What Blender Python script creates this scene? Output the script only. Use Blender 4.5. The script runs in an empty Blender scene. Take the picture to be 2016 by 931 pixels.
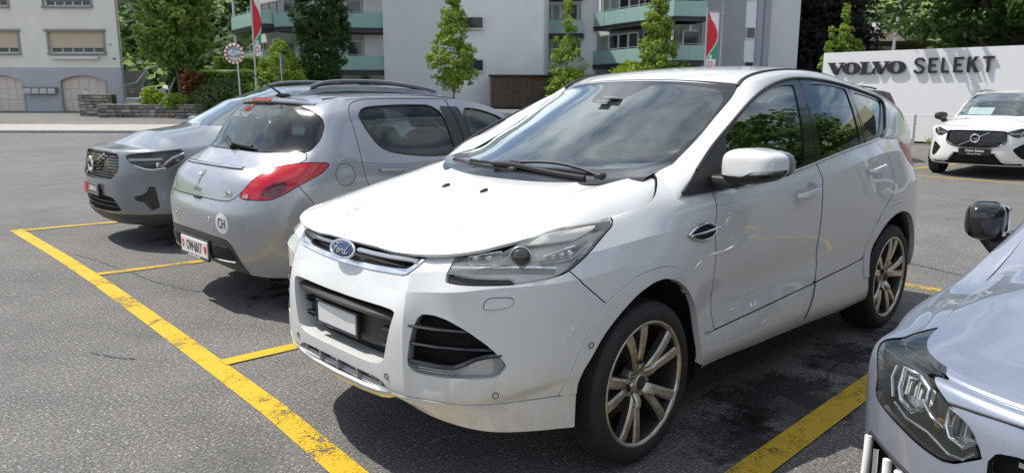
import bpy, bmesh, math, random, sys, os
import numpy as np
from mathutils import Vector, Matrix
R = math.radians
# ------------------------------------------------------------------ camera, sky, sun, exposure
S = bpy.context.scene
cam = bpy.data.cameras.new('camera'); camo = bpy.data.objects.new('camera', cam); S.collection.objects.link(camo); S.camera = camo
cam.sensor_width = 36; cam.lens = 25.913; cam.clip_start = .05; cam.clip_end = 4000
yaw, pit, rol = -2.3342, -.1873, .0014
f_ = Vector((math.cos(pit) * math.cos(yaw), math.cos(pit) * math.sin(yaw), math.sin(pit)))
r_ = f_.cross(Vector((0, 0, 1))).normalized(); u_ = r_.cross(f_)
r2 = r_ * math.cos(rol) + u_ * math.sin(rol); u2 = u_ * math.cos(rol) - r_ * math.sin(rol)
M = Matrix((r2, u2, -f_)).transposed().to_4x4(); M.translation = Vector((2.3916, 2.598, 1.514)); camo.matrix_world = M
SUN = Vector((.27, -.5, 1.)).normalized()
sel = math.asin(SUN.z); saz = math.atan2(SUN.x, SUN.y)
W = bpy.data.worlds.new('World'); S.world = W; W.use_nodes = True
nt = W.node_tree; nt.nodes.clear()
sky = nt.nodes.new('ShaderNodeTexSky'); sky.sky_type = 'NISHITA'; sky.sun_disc = False; sky.sun_elevation = sel; sky.sun_rotation = saz
sky.air_density = 1.0; sky.dust_density = 1.2; sky.ozone_density = 1.0
tc = nt.nodes.new('ShaderNodeTexCoord'); sx = nt.nodes.new('ShaderNodeSeparateXYZ'); nt.links.new(tc.outputs['Generated'], sx.inputs[0])
# broken cumulus, laid on a plane above (same everywhere)
dv = nt.nodes.new('ShaderNodeVectorMath'); dv.operation = 'DIVIDE'; ad = nt.nodes.new('ShaderNodeMath'); ad.operation = 'ADD'; ad.inputs[1].default_value = .18
ab = nt.nodes.new('ShaderNodeMath'); ab.operation = 'ABSOLUTE'; nt.links.new(sx.outputs[2], ab.inputs[0]); nt.links.new(ab.outputs[0], ad.inputs[0])
cx = nt.nodes.new('ShaderNodeCombineXYZ')
for i in range(3): nt.links.new(ad.outputs[0], cx.inputs[i])
nt.links.new(tc.outputs['Generated'], dv.inputs[0]); nt.links.new(cx.outputs[0], dv.inputs[1])
cn = nt.nodes.new('ShaderNodeTexNoise'); cn.inputs['Scale'].default_value = 2.1; cn.inputs['Detail'].default_value = 9; cn.inputs['Roughness'].default_value = .58; cn.inputs['Distortion'].default_value = .4
nt.links.new(dv.outputs[0], cn.inputs['Vector'])
cr = nt.nodes.new('ShaderNodeValToRGB'); cr.color_ramp.elements[0].position = .42; cr.color_ramp.elements[1].position = .62; nt.links.new(cn.outputs['Fac'], cr.inputs[0])
mx = nt.nodes.new('ShaderNodeMixRGB'); nt.links.new(cr.outputs[0], mx.inputs[0]); nt.links.new(sky.outputs[0], mx.inputs[1]); mx.inputs[2].default_value = (8.5, 8.8, 9.3, 1)
bg = nt.nodes.new('ShaderNodeBackground'); nt.links.new(mx.outputs[0], bg.inputs[0]); bg.inputs[1].default_value = .11
wo = nt.nodes.new('ShaderNodeOutputWorld'); nt.links.new(bg.outputs[0], wo.inputs[0])
sl = bpy.data.lights.new('sun', 'SUN'); sl.energy = 4.1; sl.angle = R(.53); sl.color = (1, .955, .88)
so = bpy.data.objects.new('sun', sl); S.collection.objects.link(so); so.rotation_euler = SUN.to_track_quat('Z', 'Y').to_euler(); so.location = (0, 0, 60)
S.view_settings.view_transform = 'Standard'; S.view_settings.look = 'None'; S.view_settings.exposure = 0.28; S.view_settings.gamma = 1
S.cycles.max_bounces = 8; S.cycles.transparent_max_bounces = 24; S.cycles.caustics_reflective = False; S.cycles.caustics_refractive = False
# ------------------------------------------------------------------ numpy mesh library (car panels)
def nspline(t, y, q):
    """natural cubic spline: knots t (n,), values y (n,...), evaluated at q"""
    t = np.asarray(t, float); y = np.asarray(y, float); q = np.asarray(q, float)
    n = len(t); sh = y.shape[1:]; y2 = y.reshape(n, -1)
    if n == 2:
        w = ((q - t[0]) / (t[1] - t[0]))[:, None]
        return (y2[0] * (1 - w) + y2[1] * w).reshape((len(q),) + sh)
    h = np.diff(t); A = np.zeros((n, n)); b = np.zeros((n, y2.shape[1]))
    A[0, 0] = A[-1, -1] = 1
    for i in range(1, n - 1):
        A[i, i - 1] = h[i - 1]; A[i, i] = 2 * (h[i - 1] + h[i]); A[i, i + 1] = h[i]
        b[i] = 6 * ((y2[i + 1] - y2[i]) / h[i] - (y2[i] - y2[i - 1]) / h[i - 1])
    m = np.linalg.solve(A, b)
    k = np.clip(np.searchsorted(t, q, side='right') - 1, 0, n - 2)
    hh = h[k][:, None]; a = (t[k + 1] - q)[:, None]; c = (q - t[k])[:, None]
    r = (m[k] * a ** 3 + m[k + 1] * c ** 3) / (6 * hh) + (y2[k] / hh - m[k] * hh / 6) * a + (y2[k + 1] / hh - m[k + 1] * hh / 6) * c
    return r.reshape((len(q),) + sh)

def chord(P, axis):
    d = np.linalg.norm(np.diff(P, axis=axis), axis=-1)
    d = np.sqrt(d.mean(axis=1 - axis) + 1e-6) if axis == 0 else np.sqrt(d.mean(axis=0) + 1e-6)
    return np.concatenate([[0], np.cumsum(d)])

def resample(P, axis, n, creases=()):
    """spline a control grid along axis; returns list of segments split at creases"""
    P = np.asarray(P, float)
    if axis == 1: return [np.swapaxes(s, 0, 1) for s in resample(np.swapaxes(P, 0, 1), 0, n, creases)]
    cs = [0] + sorted(creases) + [len(P) - 1]
    t = chord(P, 0); out = []
    for a, b in zip(cs[:-1], cs[1:]):
        m = max(2, int(round(n * (t[b] - t[a]) / t[-1])) + 1)
        out.append(nspline(t[a:b + 1], P[a:b + 1], np.linspace(t[a], t[b], m)))
    return out

class Piece:
    __slots__ = ('V', 'N', 'F')
    def __init__(s, V, N, F): s.V = V; s.N = N; s.F = F

def join(ps):
    V = []; N = []; F = []; o = 0
    for p in ps:
        if p is None or not len(p.F): continue
        V.append(p.V); N.append(p.N); F.append(p.F + o); o += len(p.V)
    if not V: return Piece(np.zeros((0, 3)), np.zeros((0, 3)), np.zeros((0, 3), int))
    return Piece(np.concatenate(V), np.concatenate(N), np.concatenate(F))

def grid_piece(G, flip=False):
    du = np.gradient(G, axis=0); dv = np.gradient(G, axis=1)
    N = np.cross(du, dv); L = np.linalg.norm(N, axis=-1, keepdims=True); N = N / np.maximum(L, 1e-12)
    n, m = G.shape[:2]; i = np.arange(n * m).reshape(n, m)
    a = i[:-1, :-1].ravel(); b = i[1:, :-1].ravel(); c = i[1:, 1:].ravel(); d = i[:-1, 1:].ravel()
    F = np.concatenate([np.stack([a, b, c], 1), np.stack([a, c, d], 1)])
    if flip: N = -N; F = F[:, ::-1]
    return Piece(G.reshape(-1, 3), N.reshape(-1, 3), F)

def loft(P, nu, nv, cu=(), cv=(), flip=False):
    return join([grid_piece(g, flip) for s in resample(P, 0, nu, cu) for g in resample(s, 1, nv, cv)])

def clip(p, f):
    """split piece by the sign of the vertex function f -> (f>0, f<=0)"""
    s = f > 0; F = p.F; c = s[F].sum(1)
    full = F[c == 3]; none = F[c == 0]; mix = F[(c == 1) | (c == 2)]
    if len(mix) == 0: return compact(p.V, p.N, full), compact(p.V, p.N, none)
    sm = s[mix]; one = sm.sum(1) == 1
    lone = np.where(one, np.argmax(sm, 1), np.argmin(sm, 1)); r = np.arange(len(mix))
    a = mix[r, lone]; b = mix[r, (lone + 1) % 3]; d = mix[r, (lone + 2) % 3]
    E = np.sort(np.concatenate([np.stack([a, b], 1), np.stack([a, d], 1)]), 1)
    U, inv = np.unique(E, axis=0, return_inverse=True); inv = inv.ravel()
    fa = f[U[:, 0]]; fb = f[U[:, 1]]; w = (fa / (fa - fb))[:, None]
    NV = p.V[U[:, 0]] * (1 - w) + p.V[U[:, 1]] * w; NN = p.N[U[:, 0]] * (1 - w) + p.N[U[:, 1]] * w
    NN /= np.maximum(np.linalg.norm(NN, axis=1, keepdims=True), 1e-9)
    V = np.concatenate([p.V, NV]); N = np.concatenate([p.N, NN]); o = len(p.V)
    e1 = inv[:len(a)] + o; e2 = inv[len(a):] + o
    T1 = np.stack([a, e1, e2], 1); T2 = np.concatenate([np.stack([e1, b, d], 1), np.stack([e1, d, e2], 1)]); oo = np.concatenate([one, one])
    return compact(V, N, np.concatenate([full, T1[one], T2[~oo]])), compact(V, N, np.concatenate([none, T1[~one], T2[oo]]))

def compact(V, N, F):
    if len(F) == 0: return Piece(np.zeros((0, 3)), np.zeros((0, 3)), np.zeros((0, 3), int))
    u, inv = np.unique(F, return_inverse=True)
    return Piece(V[u], N[u], inv.reshape(F.shape))

def rounded(pts, n=3, sharp=()):
    """closed polygon rounded by corner cutting; sharp = indices kept"""
    P = [np.array(p, float) for p in pts]; S = [i in sharp for i in range(len(P))]
    for _ in range(n):
        Q = []; T = []
        for i in range(len(P)):
            if S[i]: Q.append(P[i]); T.append(True); continue
            Q.append(P[i] * .8 + P[i - 1] * .2); T.append(False)
            Q.append(P[i] * .8 + P[(i + 1) % len(P)] * .2); T.append(False)
        P, S = Q, T
    return np.array(P)

def sdpoly(X, poly):
    """signed distance of points X (n,2) to closed polygon, + inside"""
    a = np.asarray(poly, float); b = np.roll(a, -1, 0); out = np.empty(len(X))
    for k in range(0, len(X), 20000):
        x = X[k:k + 20000]; e = b - a; w = x[:, None] - a[None]
        t = np.clip((w * e).sum(-1) / np.maximum((e * e).sum(-1), 1e-12), 0, 1)
        d = np.sqrt((((w - t[..., None] * e)) ** 2).sum(-1)).min(1)
        c = (a[None, :, 1] > x[:, 1:2]) != (b[None, :, 1] > x[:, 1:2])
        xi = a[None, :, 0] + (x[:, 1:2] - a[None, :, 1]) * e[None, :, 0] / np.where(e[None, :, 1] == 0, 1e-12, e[None, :, 1])
        ins = (c & (x[:, 0:1] < xi)).sum(1) % 2 == 1
        out[k:k + 20000] = np.where(ins, d, -d)
    return out

def sdline(X, line):
    """signed distance to an open polyline extended at the ends, + on its left"""
    L = np.asarray(line, float).copy()
    L = np.concatenate([[L[0] + (L[0] - L[1]) * 50], L, [L[-1] + (L[-1] - L[-2]) * 50]])
    a = L[:-1]; b = L[1:]; e = b - a; w = X[:, None] - a[None]
    t = np.clip((w * e).sum(-1) / (e * e).sum(-1), 0, 1); q = w - t[..., None] * e
    d = np.sqrt((q ** 2).sum(-1)); k = d.argmin(1); r = np.arange(len(X))
    m = d[r, k][:, None]; tie = d <= m + 1e-9
    cr = (e[:, 0] * w[..., 1] - e[:, 1] * w[..., 0]) / np.linalg.norm(e, axis=1)
    crt = np.where(tie, np.abs(cr), -1); k2 = crt.argmax(1)
    return np.sign(cr[r, k2]) * d[r, k]

AX = {'xz': (0, 2), 'yz': (1, 2), 'xy': (0, 1)}
def pr(p, proj): return p.V[:, AX[proj]] if proj in AX else proj(p.V)
def cut(p, proj, poly, gap=.005, where=None):
    """(inside, outside) of a closed outline seen along one axis, with a gap between; where(V)-> mask limits it"""
    if not len(p.F): return p, p
    d = sdpoly(pr(p, proj), poly)
    if where is not None: d = np.where(where(p.V), d, -1.)
    ins, _ = clip(p, d - gap / 2); _, out = clip(p, d + gap / 2)
    return ins, out
def split(p, proj, line, gap=.005):
    d = sdline(pr(p, proj), line)
    a, _ = clip(p, d - gap / 2); _, b = clip(p, d + gap / 2)
    return a, b

def boundary(p):
    # weld first so that crease seams are not taken for borders
    key = np.round(p.V / 2e-5).astype(np.int64)
    _, first, inv = np.unique(key, axis=0, return_index=True, return_inverse=True); inv = inv.ravel()
    F = inv[p.F]; e = np.concatenate([F[:, [0, 1]], F[:, [1, 2]], F[:, [2, 0]]])
    src = np.concatenate([p.F[:, [0, 1]], p.F[:, [1, 2]], p.F[:, [2, 0]]])
    ok = e[:, 0] != e[:, 1]; e = e[ok]; src = src[ok]
    k = np.sort(e, 1); _, ki, cnt = np.unique(k, axis=0, return_inverse=True, return_counts=True); ki = ki.ravel()
    b = cnt[ki] == 1
    return src[b], e[b]
def walls(p, depth=.015, vec=None, seam=True):
    """strips that turn the borders of a panel inward: gives the panel its thickness"""
    s, e = boundary(p)
    if seam and len(s): # the centre seam is closed by the mirrored half
        m = ~((np.abs(p.V[s[:, 0], 1]) < 1e-4) & (np.abs(p.V[s[:, 1], 1]) < 1e-4)); s = s[m]
    if not len(s): return Piece(np.zeros((0, 3)), np.zeros((0, 3)), np.zeros((0, 3), int))
    A = p.V[s[:, 0]]; B = p.V[s[:, 1]]
    oa = -p.N[s[:, 0]] * depth if vec is None else np.broadcast_to(np.array(vec, float), A.shape)
    ob = -p.N[s[:, 1]] * depth if vec is None else oa
    n = len(s); V = np.concatenate([A, B, B + ob, A + oa])
    N = np.cross(B - A, oa); N = -N / np.maximum(np.linalg.norm(N, axis=1, keepdims=True), 1e-12)
    i = np.arange(n)
    F = np.concatenate([np.stack([i + n, i, i + 2 * n], 1), np.stack([i + 2 * n, i, i + 3 * n], 1)])
    N = np.concatenate([N] * 4)
    return Piece(V, N, F)
def offset(p, d, vec=None):
    return Piece(p.V + (p.N * d if vec is None else np.array(vec, float)), p.N, p.F)
def panel(p, depth=.018, lift=0):
    q = offset(p, lift) if lift else p
    return join([q, walls(q, depth)])
def mirror(p): 
    return Piece(p.V * [1, -1, 1], p.N * [1, -1, 1], p.F[:, ::-1])
def both(p): return join([p, mirror(p)])

def ring(st, rows, nu=260, nv=70, cv=(), cu=()):
    """body side: plan outline st (x,y) times rows {station: (z, inset)}; returns the loft of half the car"""
    st = np.array(st, float); n = len(st); t = np.arange(n)
    ext = np.concatenate([[st[1] * [1, -1]], st, [st[-2] * [1, -1]]])
    tg = (ext[2:] - ext[:-2]); tg /= np.linalg.norm(tg, axis=1, keepdims=True)
    nr = np.stack([-tg[:, 1], tg[:, 0]], 1)
    if nr[0, 0] * st[0, 0] < 0: nr = -nr
    P = []
    for r in rows:
        k = sorted(r); z = np.interp(t, k, [r[i][0] for i in k]); s = np.interp(t, k, [r[i][1] for i in k])
        P.append(np.concatenate([st - nr * s[:, None], z[:, None]], 1))
    P = np.array(P)
    p = loft(P, nv, nu, cu=cv, cv=cu)
    # outward normals
    c = np.array([st[:, 0].mean(), 0, .6])
    if ((p.V - c) * [.3, 1, 0] * p.N).sum(1).mean() < 0: p = Piece(p.V, -p.N, p.F[:, ::-1])
    m = np.abs(p.V[:, 1]) < 1e-4; p.N[m, 1] = 0; p.N /= np.maximum(np.linalg.norm(p.N, axis=1, keepdims=True), 1e-9)
    return p
def topsheet(P, nu, nv, cu=(), cv=()):
    """sheet with y=0 as its first column, normals up"""
    p = loft(P, nu, nv, cu, cv)
    if p.N[:, 2].mean() < 0: p = Piece(p.V, -p.N, p.F[:, ::-1])
    m = np.abs(p.V[:, 1]) < 1e-4; p.N[m, 1] = 0; p.N /= np.maximum(np.linalg.norm(p.N, axis=1, keepdims=True), 1e-9)
    return p
def outw(p):
    if (p.N[:, 1] * np.sign(p.V[:, 1])).mean() < 0: p = Piece(p.V, -p.N, p.F[:, ::-1])
    return p

# ------------------------------------------------------------------ simple solids
def flat_piece(V, F):
    """unshared triangles with flat normals"""
    V = np.asarray(V, float); T = []
    for f in F:
        for k in range(1, len(f) - 1): T.append([f[0], f[k], f[k + 1]])
    T = np.array(T); A = V[T]; N = np.cross(A[:, 1] - A[:, 0], A[:, 2] - A[:, 0])
    N /= np.maximum(np.linalg.norm(N, axis=1, keepdims=True), 1e-12)
    return Piece(A.reshape(-1, 3), np.repeat(N, 3, 0), np.arange(len(T) * 3).reshape(-1, 3))
def box(c, s, rz=0, bev=0):
    x, y, z = np.array(s, float) / 2
    V = np.array([[a * x, b * y, d * z] for d in (-1, 1) for a, b in ((-1, -1), (1, -1), (1, 1), (-1, 1))])
    F = [(3, 2, 1, 0), (4, 5, 6, 7), (0, 1, 5, 4), (1, 2, 6, 5), (2, 3, 7, 6), (3, 0, 4, 7)]
    if bev:
        W = []; b = min(bev, x * .9, y * .9, z * .9); FF = []
        idx = {}
        for v in V:
            sg = np.sign(v); 
            for ax in range(3):
                q = v - sg * b; q[ax] = v[ax]; idx[(tuple(sg), ax)] = len(W); W.append(q)
        W = np.array(W)
        for f in F:
            sg = [tuple(np.sign(V[i])) for i in f]; ax = [a for a in range(3) if len({s_[a] for s_ in sg}) == 1][0]
            FF.append([idx[(s_, ax)] for s_ in sg])
        for i in range(8):
            for j in range(i + 1, 8):
                d = [a for a in range(3) if np.sign(V[i])[a] != np.sign(V[j])[a]]
                if len(d) == 1:
                    a0, a1 = [a for a in range(3) if a != d[0]]; si, sj = tuple(np.sign(V[i])), tuple(np.sign(V[j]))
                    FF.append([idx[(si, a0)], idx[(sj, a0)], idx[(sj, a1)], idx[(si, a1)]])
            sg = tuple(np.sign(V[i])); FF.append([idx[(sg, 0)], idx[(sg, 1)], idx[(sg, 2)]])
        G = []
        for f in FF:
            q = W[f]; nn = np.cross(q[1] - q[0], q[2] - q[0])
            G.append(f if (nn * q.mean(0)).sum() > 0 else f[::-1])
        V, F = W, G
    co, si = math.cos(rz), math.sin(rz)
    V = V @ np.array([[co, si, 0], [-si, co, 0], [0, 0, 1]]) + np.array(c, float)
    return flat_piece(V, F)
def tube(path, r, n=8, closed=False, cap=True):
    P = np.array(path, float); r = np.broadcast_to(np.array(r, float), (len(P),)); m = len(P)
    T = np.gradient(P, axis=0) if not closed else np.roll(P, -1, 0) - np.roll(P, 1, 0)
    T /= np.maximum(np.linalg.norm(T, axis=1, keepdims=True), 1e-12)
    u = np.cross(T[0], [0, 0, 1.]); u = u if np.linalg.norm(u) > 1e-3 else np.array([1., 0, 0])
    R = []; N = []
    for i in range(m):
        u = u - T[i] * (u @ T[i]); u /= max(np.linalg.norm(u), 1e-9); w = np.cross(T[i], u)
        a = np.linspace(0, 2 * np.pi, n, endpoint=False); d = np.cos(a)[:, None] * u + np.sin(a)[:, None] * w
        R.append(P[i] + d * r[i]); N.append(d)
    V = np.concatenate(R); N = np.concatenate(N); F = []
    for i in range(m if closed else m - 1):
        for j in range(n):
            a, b = i * n + j, i * n + (j + 1) % n; c, d = ((i + 1) % m) * n + (j + 1) % n, ((i + 1) % m) * n + j
            F += [(a, b, c), (a, c, d)]
    p = Piece(V, N, np.array(F))
    if cap and not closed:
        p = join([p, flat_piece(R[0], [list(range(n))[::-1]]), flat_piece(R[-1], [list(range(n))])])
    return p
def lathe(prof, n=48, axis='y', smooth=True, a0=0, a1=2 * np.pi):
    """profile of (radius, height) turned about an axis"""
    pf = np.array(prof, float); a = np.linspace(a0, a1, n + 1)
    r = pf[:, 0][:, None]; h = np.broadcast_to(pf[:, 1][:, None], (len(pf), n + 1))
    A, B = r * np.cos(a), r * np.sin(a)
    G = np.stack({'y': (A, h, B), 'z': (A, B, h), 'x': (h, A, B)}[axis], -1)
    q = []
    if smooth: return grid_piece(G)
    for i in range(len(pf) - 1): q.append(grid_piece(G[i:i + 2]))
    return join(q)
def extrude(poly, d, hole=None, flat=True):
    """2-D outline (x,y) to a prism z 0..d (convex or star shaped about its centre is enough here; ear clipping otherwise)"""
    P = [tuple(p) for p in poly]
    A = sum(P[i - 1][0] * P[i][1] - P[i][0] * P[i - 1][1] for i in range(len(P)))
    if A < 0: P = P[::-1]
    n = len(P); tris = earclip(P)
    V = [(x, y, 0) for x, y in P] + [(x, y, d) for x, y in P]
    F = [(c, b, a) for a, b, c in tris] + [(a + n, b + n, c + n) for a, b, c in tris] + [(i, (i + 1) % n, (i + 1) % n + n, i + n) for i in range(n)]
    return flat_piece(V, F)
def earclip(P):
    idx = list(range(len(P))); T = []
    def cr(a, b, c): return (P[b][0] - P[a][0]) * (P[c][1] - P[a][1]) - (P[b][1] - P[a][1]) * (P[c][0] - P[a][0])
    g = 0
    while len(idx) > 3 and g < 4000:
        g += 1; done = False
        for i in range(len(idx)):
            a, b, c = idx[i - 1], idx[i], idx[(i + 1) % len(idx)]
            if cr(a, b, c) <= 1e-14: continue
            if any(cr(a, b, k) >= 0 and cr(b, c, k) >= 0 and cr(c, a, k) >= 0 for k in idx if k not in (a, b, c)): continue
            T.append((a, b, c)); idx.pop(i); done = True; break
        if not done: idx.pop(0)
    T.append(tuple(idx)); return T
def xf(p, M=None, t=(0, 0, 0)):
    if M is None: return Piece(p.V + np.array(t, float), p.N, p.F)
    M = np.array(M, float); V = p.V @ M.T + np.array(t, float); N = p.N @ np.linalg.inv(M); N /= np.maximum(np.linalg.norm(N, axis=1, keepdims=True), 1e-12)
    return Piece(V, N, p.F if np.linalg.det(M) > 0 else p.F[:, ::-1])
def frame(o, ex, ey):
    """matrix whose columns are ex, ey and their normal"""
    ex = np.array(ex, float); ex /= np.linalg.norm(ex); ey = np.array(ey, float); ey -= ex * (ex @ ey); ey /= np.linalg.norm(ey)
    return np.stack([ex, ey, np.cross(ex, ey)], 1)
# ------------------------------------------------------------------ Blender helpers
COL = S.collection
def emit(name, p, m, parent=None, label=None, cat=None, group=None, kind=None, loc=None, flat=False):
    V, F = p.V, p.F
    me = bpy.data.meshes.new(name); me.vertices.add(len(V)); me.vertices.foreach_set('co', np.asarray(V, np.float32).ravel())
    me.loops.add(len(F) * 3); me.loops.foreach_set('vertex_index', np.asarray(F, np.int32).ravel())
    me.polygons.add(len(F)); me.polygons.foreach_set('loop_start', np.arange(0, len(F) * 3, 3, dtype=np.int32))
    me.update(calc_edges=True); me.validate()
    me.polygons.foreach_set('use_smooth', np.ones(len(me.polygons), bool))
    if len(me.vertices) == len(V) and not flat: me.normals_split_custom_set_from_vertices(np.asarray(p.N, np.float32))
    for q in (m if isinstance(m, (list, tuple)) else [m]): me.materials.append(q)
    o = bpy.data.objects.new(name, me); COL.objects.link(o)
    if parent is not None: o.parent = parent
    if loc is not None: o.location = loc
    return tag(o, label, cat, group, kind)
def tag(o, label=None, cat=None, group=None, kind=None):
    if label: o['label'] = label
    if cat: o['category'] = cat
    if group: o['group'] = group
    if kind: o['kind'] = kind
    return o
def thing(name, label, cat, loc=(0, 0, 0), rz=0, group=None):
    o = bpy.data.objects.new(name, None); COL.objects.link(o); o.location = loc; o.rotation_euler = (0, 0, rz); o.empty_display_size = .2
    return tag(o, label, cat, group)
def dup(root, loc=None, rz=None, label=None, group=None):
    r = root.copy(); COL.objects.link(r)
    if loc is not None: r.location = loc
    if rz is not None: r.rotation_euler = (0, 0, rz)
    if label: r['label'] = label
    if group: r['group'] = group
    for ch in list(root.children):
        c = ch.copy(); COL.objects.link(c); c.parent = r
        for g in list(ch.children):
            d = g.copy(); COL.objects.link(d); d.parent = c
    return r
def dup_child(o, parent, loc):
    c = o.copy(); COL.objects.link(c); c.parent = parent; c.location = loc
    for g in list(o.children):
        d = g.copy(); COL.objects.link(d); d.parent = c
    return c

# ------------------------------------------------------------------ materials
class NT:
    def __init__(s, name):
        s.m = bpy.data.materials.new(name); s.m.use_nodes = True; s.t = s.m.node_tree; s.b = s.t.nodes.get('Principled BSDF'); s.o = s.t.nodes.get('Material Output')
    def n(s, ty, **k):
        q = s.t.nodes.new(ty)
        for a, v in k.items(): setattr(q, a, v)
        return q
    def l(s, a, b): s.t.links.new(a, b)
    def coord(s, kind='Object', scale=None):
        c = s.n('ShaderNodeTexCoord').outputs[kind]
        if scale is None: return c
        mp = s.n('ShaderNodeMapping'); mp.inputs['Scale'].default_value = scale if hasattr(scale, '__len__') else (scale,) * 3; s.l(c, mp.inputs['Vector']); return mp.outputs[0]
    def noise(s, vec, scale, detail=4, rough=.55, dist=0):
        q = s.n('ShaderNodeTexNoise'); q.inputs['Scale'].default_value = scale; q.inputs['Detail'].default_value = detail; q.inputs['Roughness'].default_value = rough; q.inputs['Distortion'].default_value = dist
        if vec is not None: s.l(vec, q.inputs['Vector'])
        return q.outputs['Fac']
    def ramp(s, fac, stops):
        q = s.n('ShaderNodeValToRGB'); e = q.color_ramp.elements
        while len(e) < len(stops): e.new(.5)
        for i, (p, c) in enumerate(stops):
            e[i].position = p; e[i].color = tuple(c) + (1,) if hasattr(c, '__len__') else (c, c, c, 1)
        s.l(fac, q.inputs[0]); return q.outputs[0]
    def math(s, op, a, b=None, c=None, clamp=False):
        q = s.n('ShaderNodeMath', operation=op); q.use_clamp = clamp
        for i, v in enumerate((a, b, c)):
            if v is None: continue
            if isinstance(v, (int, float)): q.inputs[i].default_value = v
            else: s.l(v, q.inputs[i])
        return q.outputs[0]
    def mix(s, f, a, b, ty='MIX'):
        q = s.n('ShaderNodeMixRGB', blend_type=ty)
        for i, v in enumerate((f, a, b)):
            if isinstance(v, (int, float)): q.inputs[i].default_value = v if i == 0 else (v, v, v, 1)
            elif hasattr(v, '__len__'): q.inputs[i].default_value = tuple(v) + (1,)
            else: s.l(v, q.inputs[i])
        return q.outputs[0]
    def bump(s, h, strength, dist=.01):
        q = s.n('ShaderNodeBump'); q.inputs['Strength'].default_value = strength; q.inputs['Distance'].default_value = dist; s.l(h, q.inputs['Height']); s.l(q.outputs[0], s.b.inputs['Normal']); return q
    def set(s, **k):
        for a, v in k.items():
            i = s.b.inputs[{'col': 'Base Color', 'rough': 'Roughness', 'metal': 'Metallic', 'coat': 'Coat Weight', 'coatr': 'Coat Roughness', 'spec': 'Specular IOR Level', 'trans': 'Transmission Weight', 'ior': 'IOR', 'alpha': 'Alpha', 'sub': 'Subsurface Weight', 'em': 'Emission Color', 'ems': 'Emission Strength', 'sheen': 'Sheen Weight'}[a]]
            if isinstance(v, (int, float)): i.default_value = v
            elif hasattr(v, '__len__'): i.default_value = tuple(v) + (1,)
            else: s.l(v, i)
        return s
    def sep(s, vec):
        q = s.n('ShaderNodeSeparateXYZ'); s.l(vec, q.inputs[0]); return q.outputs
def simple(name, col, rough=.5, metal=0, coat=0, coatr=.05, spec=.5, nz=0, nsc=8, bump=0, bsc=60):
    k = NT(name); k.set(col=col, rough=rough, metal=metal, coat=coat, coatr=coatr, spec=spec)
    if nz:
        c = k.noise(k.coord(), nsc, 5); k.set(col=k.mix(k.ramp(c, [(.3, 0.), (.7, 1.)]), tuple(v * (1 - nz) for v in col), tuple(min(1, v * (1 + nz)) for v in col)))
    if bump: k.bump(k.noise(k.coord(), bsc, 3), bump, .004)
    return k.m
def glassmat(name, tint, gl=1.0, rough=0.0, ior=1.5, dirt=0):
    k = NT(name); t = k.t; t.nodes.remove(k.b)
    tr = k.n('ShaderNodeBsdfTransparent'); tr.inputs[0].default_value = tuple(tint) + (1,)
    gs = k.n('ShaderNodeBsdfGlossy'); gs.inputs[0].default_value = (.90, 1, .985, 1); gs.inputs['Roughness'].default_value = rough
    fr = k.n('ShaderNodeFresnel'); fr.inputs[0].default_value = ior
    ms = k.n('ShaderNodeMixShader'); f = k.math('MULTIPLY', fr.outputs[0], gl, clamp=True); k.l(f, ms.inputs[0]); k.l(tr.outputs[0], ms.inputs[1]); k.l(gs.outputs[0], ms.inputs[2]); out = ms.outputs[0]
    if dirt:
        df = k.n('ShaderNodeBsdfDiffuse'); df.inputs[0].default_value = (.6, .6, .58, 1); m2 = k.n('ShaderNodeMixShader'); nf = k.noise(k.coord(), 9, 6, .6)
        k.l(k.math('MULTIPLY', k.ramp(nf, [(.35, 0.2), (.75, 1.)]), dirt), m2.inputs[0]); k.l(out, m2.inputs[1]); k.l(df.outputs[0], m2.inputs[2]); out = m2.outputs[0]
    k.l(out, k.o.inputs[0]); return k.m
MT = {}
def carpaint(name, col, metal=0., rough=.35, grime=0., gcol=(.52, .48, .38), zg=.55, flake=0):
    k = NT(name); c = k.coord(); z = k.sep(c)[2]
    base = col
    k.set(metal=metal, rough=rough, coat=1.0, coatr=.03, spec=.5)
    if flake:
        vo = k.n('ShaderNodeTexVoronoi'); vo.inputs['Scale'].default_value = 900; k.l(c, vo.inputs['Vector'])
        base = k.mix(flake, col, vo.outputs['Color'], 'OVERLAY')
    if grime:
        lo = k.math('SUBTRACT', 1.0, k.math('DIVIDE', k.math('SUBTRACT', z, .22), zg - .22, clamp=True)); n1 = k.noise(k.coord('Object', (5, 5, 3)), 4.5, 8, .7)
        f1 = k.math('MULTIPLY', k.math('MULTIPLY', lo, k.ramp(n1, [(.36, 0.), (.72, 1.)])), grime)
        n2 = k.noise(c, 55, 3, .6); n3 = k.noise(c, 3.1, 3); sp = k.math('MULTIPLY', k.ramp(n2, [(.70, 0.), (.76, 1.)]), k.math('MULTIPLY', k.math('SUBTRACT', 1.12, z, clamp=True), k.ramp(n3, [(.42, 0.), (.65, 1.)])))
        f = k.math('MAXIMUM', f1, k.math('MULTIPLY', sp, grime * 1.0)); base = k.mix(f, base, gcol)
        k.set(rough=k.math('ADD', rough, k.math('MULTIPLY', f, .4)), coat=k.math('SUBTRACT', 1.0, f, clamp=True))
    k.set(col=base); k.bump(k.noise(k.coord('Object'), 1.7, 2), .006, .05)
    return k.m
MT['white'] = carpaint('white_paint', (.67, .675, .67), 0, .38, .95, zg=.66)
MT['white2'] = carpaint('white_paint_clean', (.80, .80, .79), 0, .35)
MT['silver'] = carpaint('silver_paint', (.36, .38, .415), .55, .34, .45, (.30, .28, .24), .6, .12)
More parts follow.
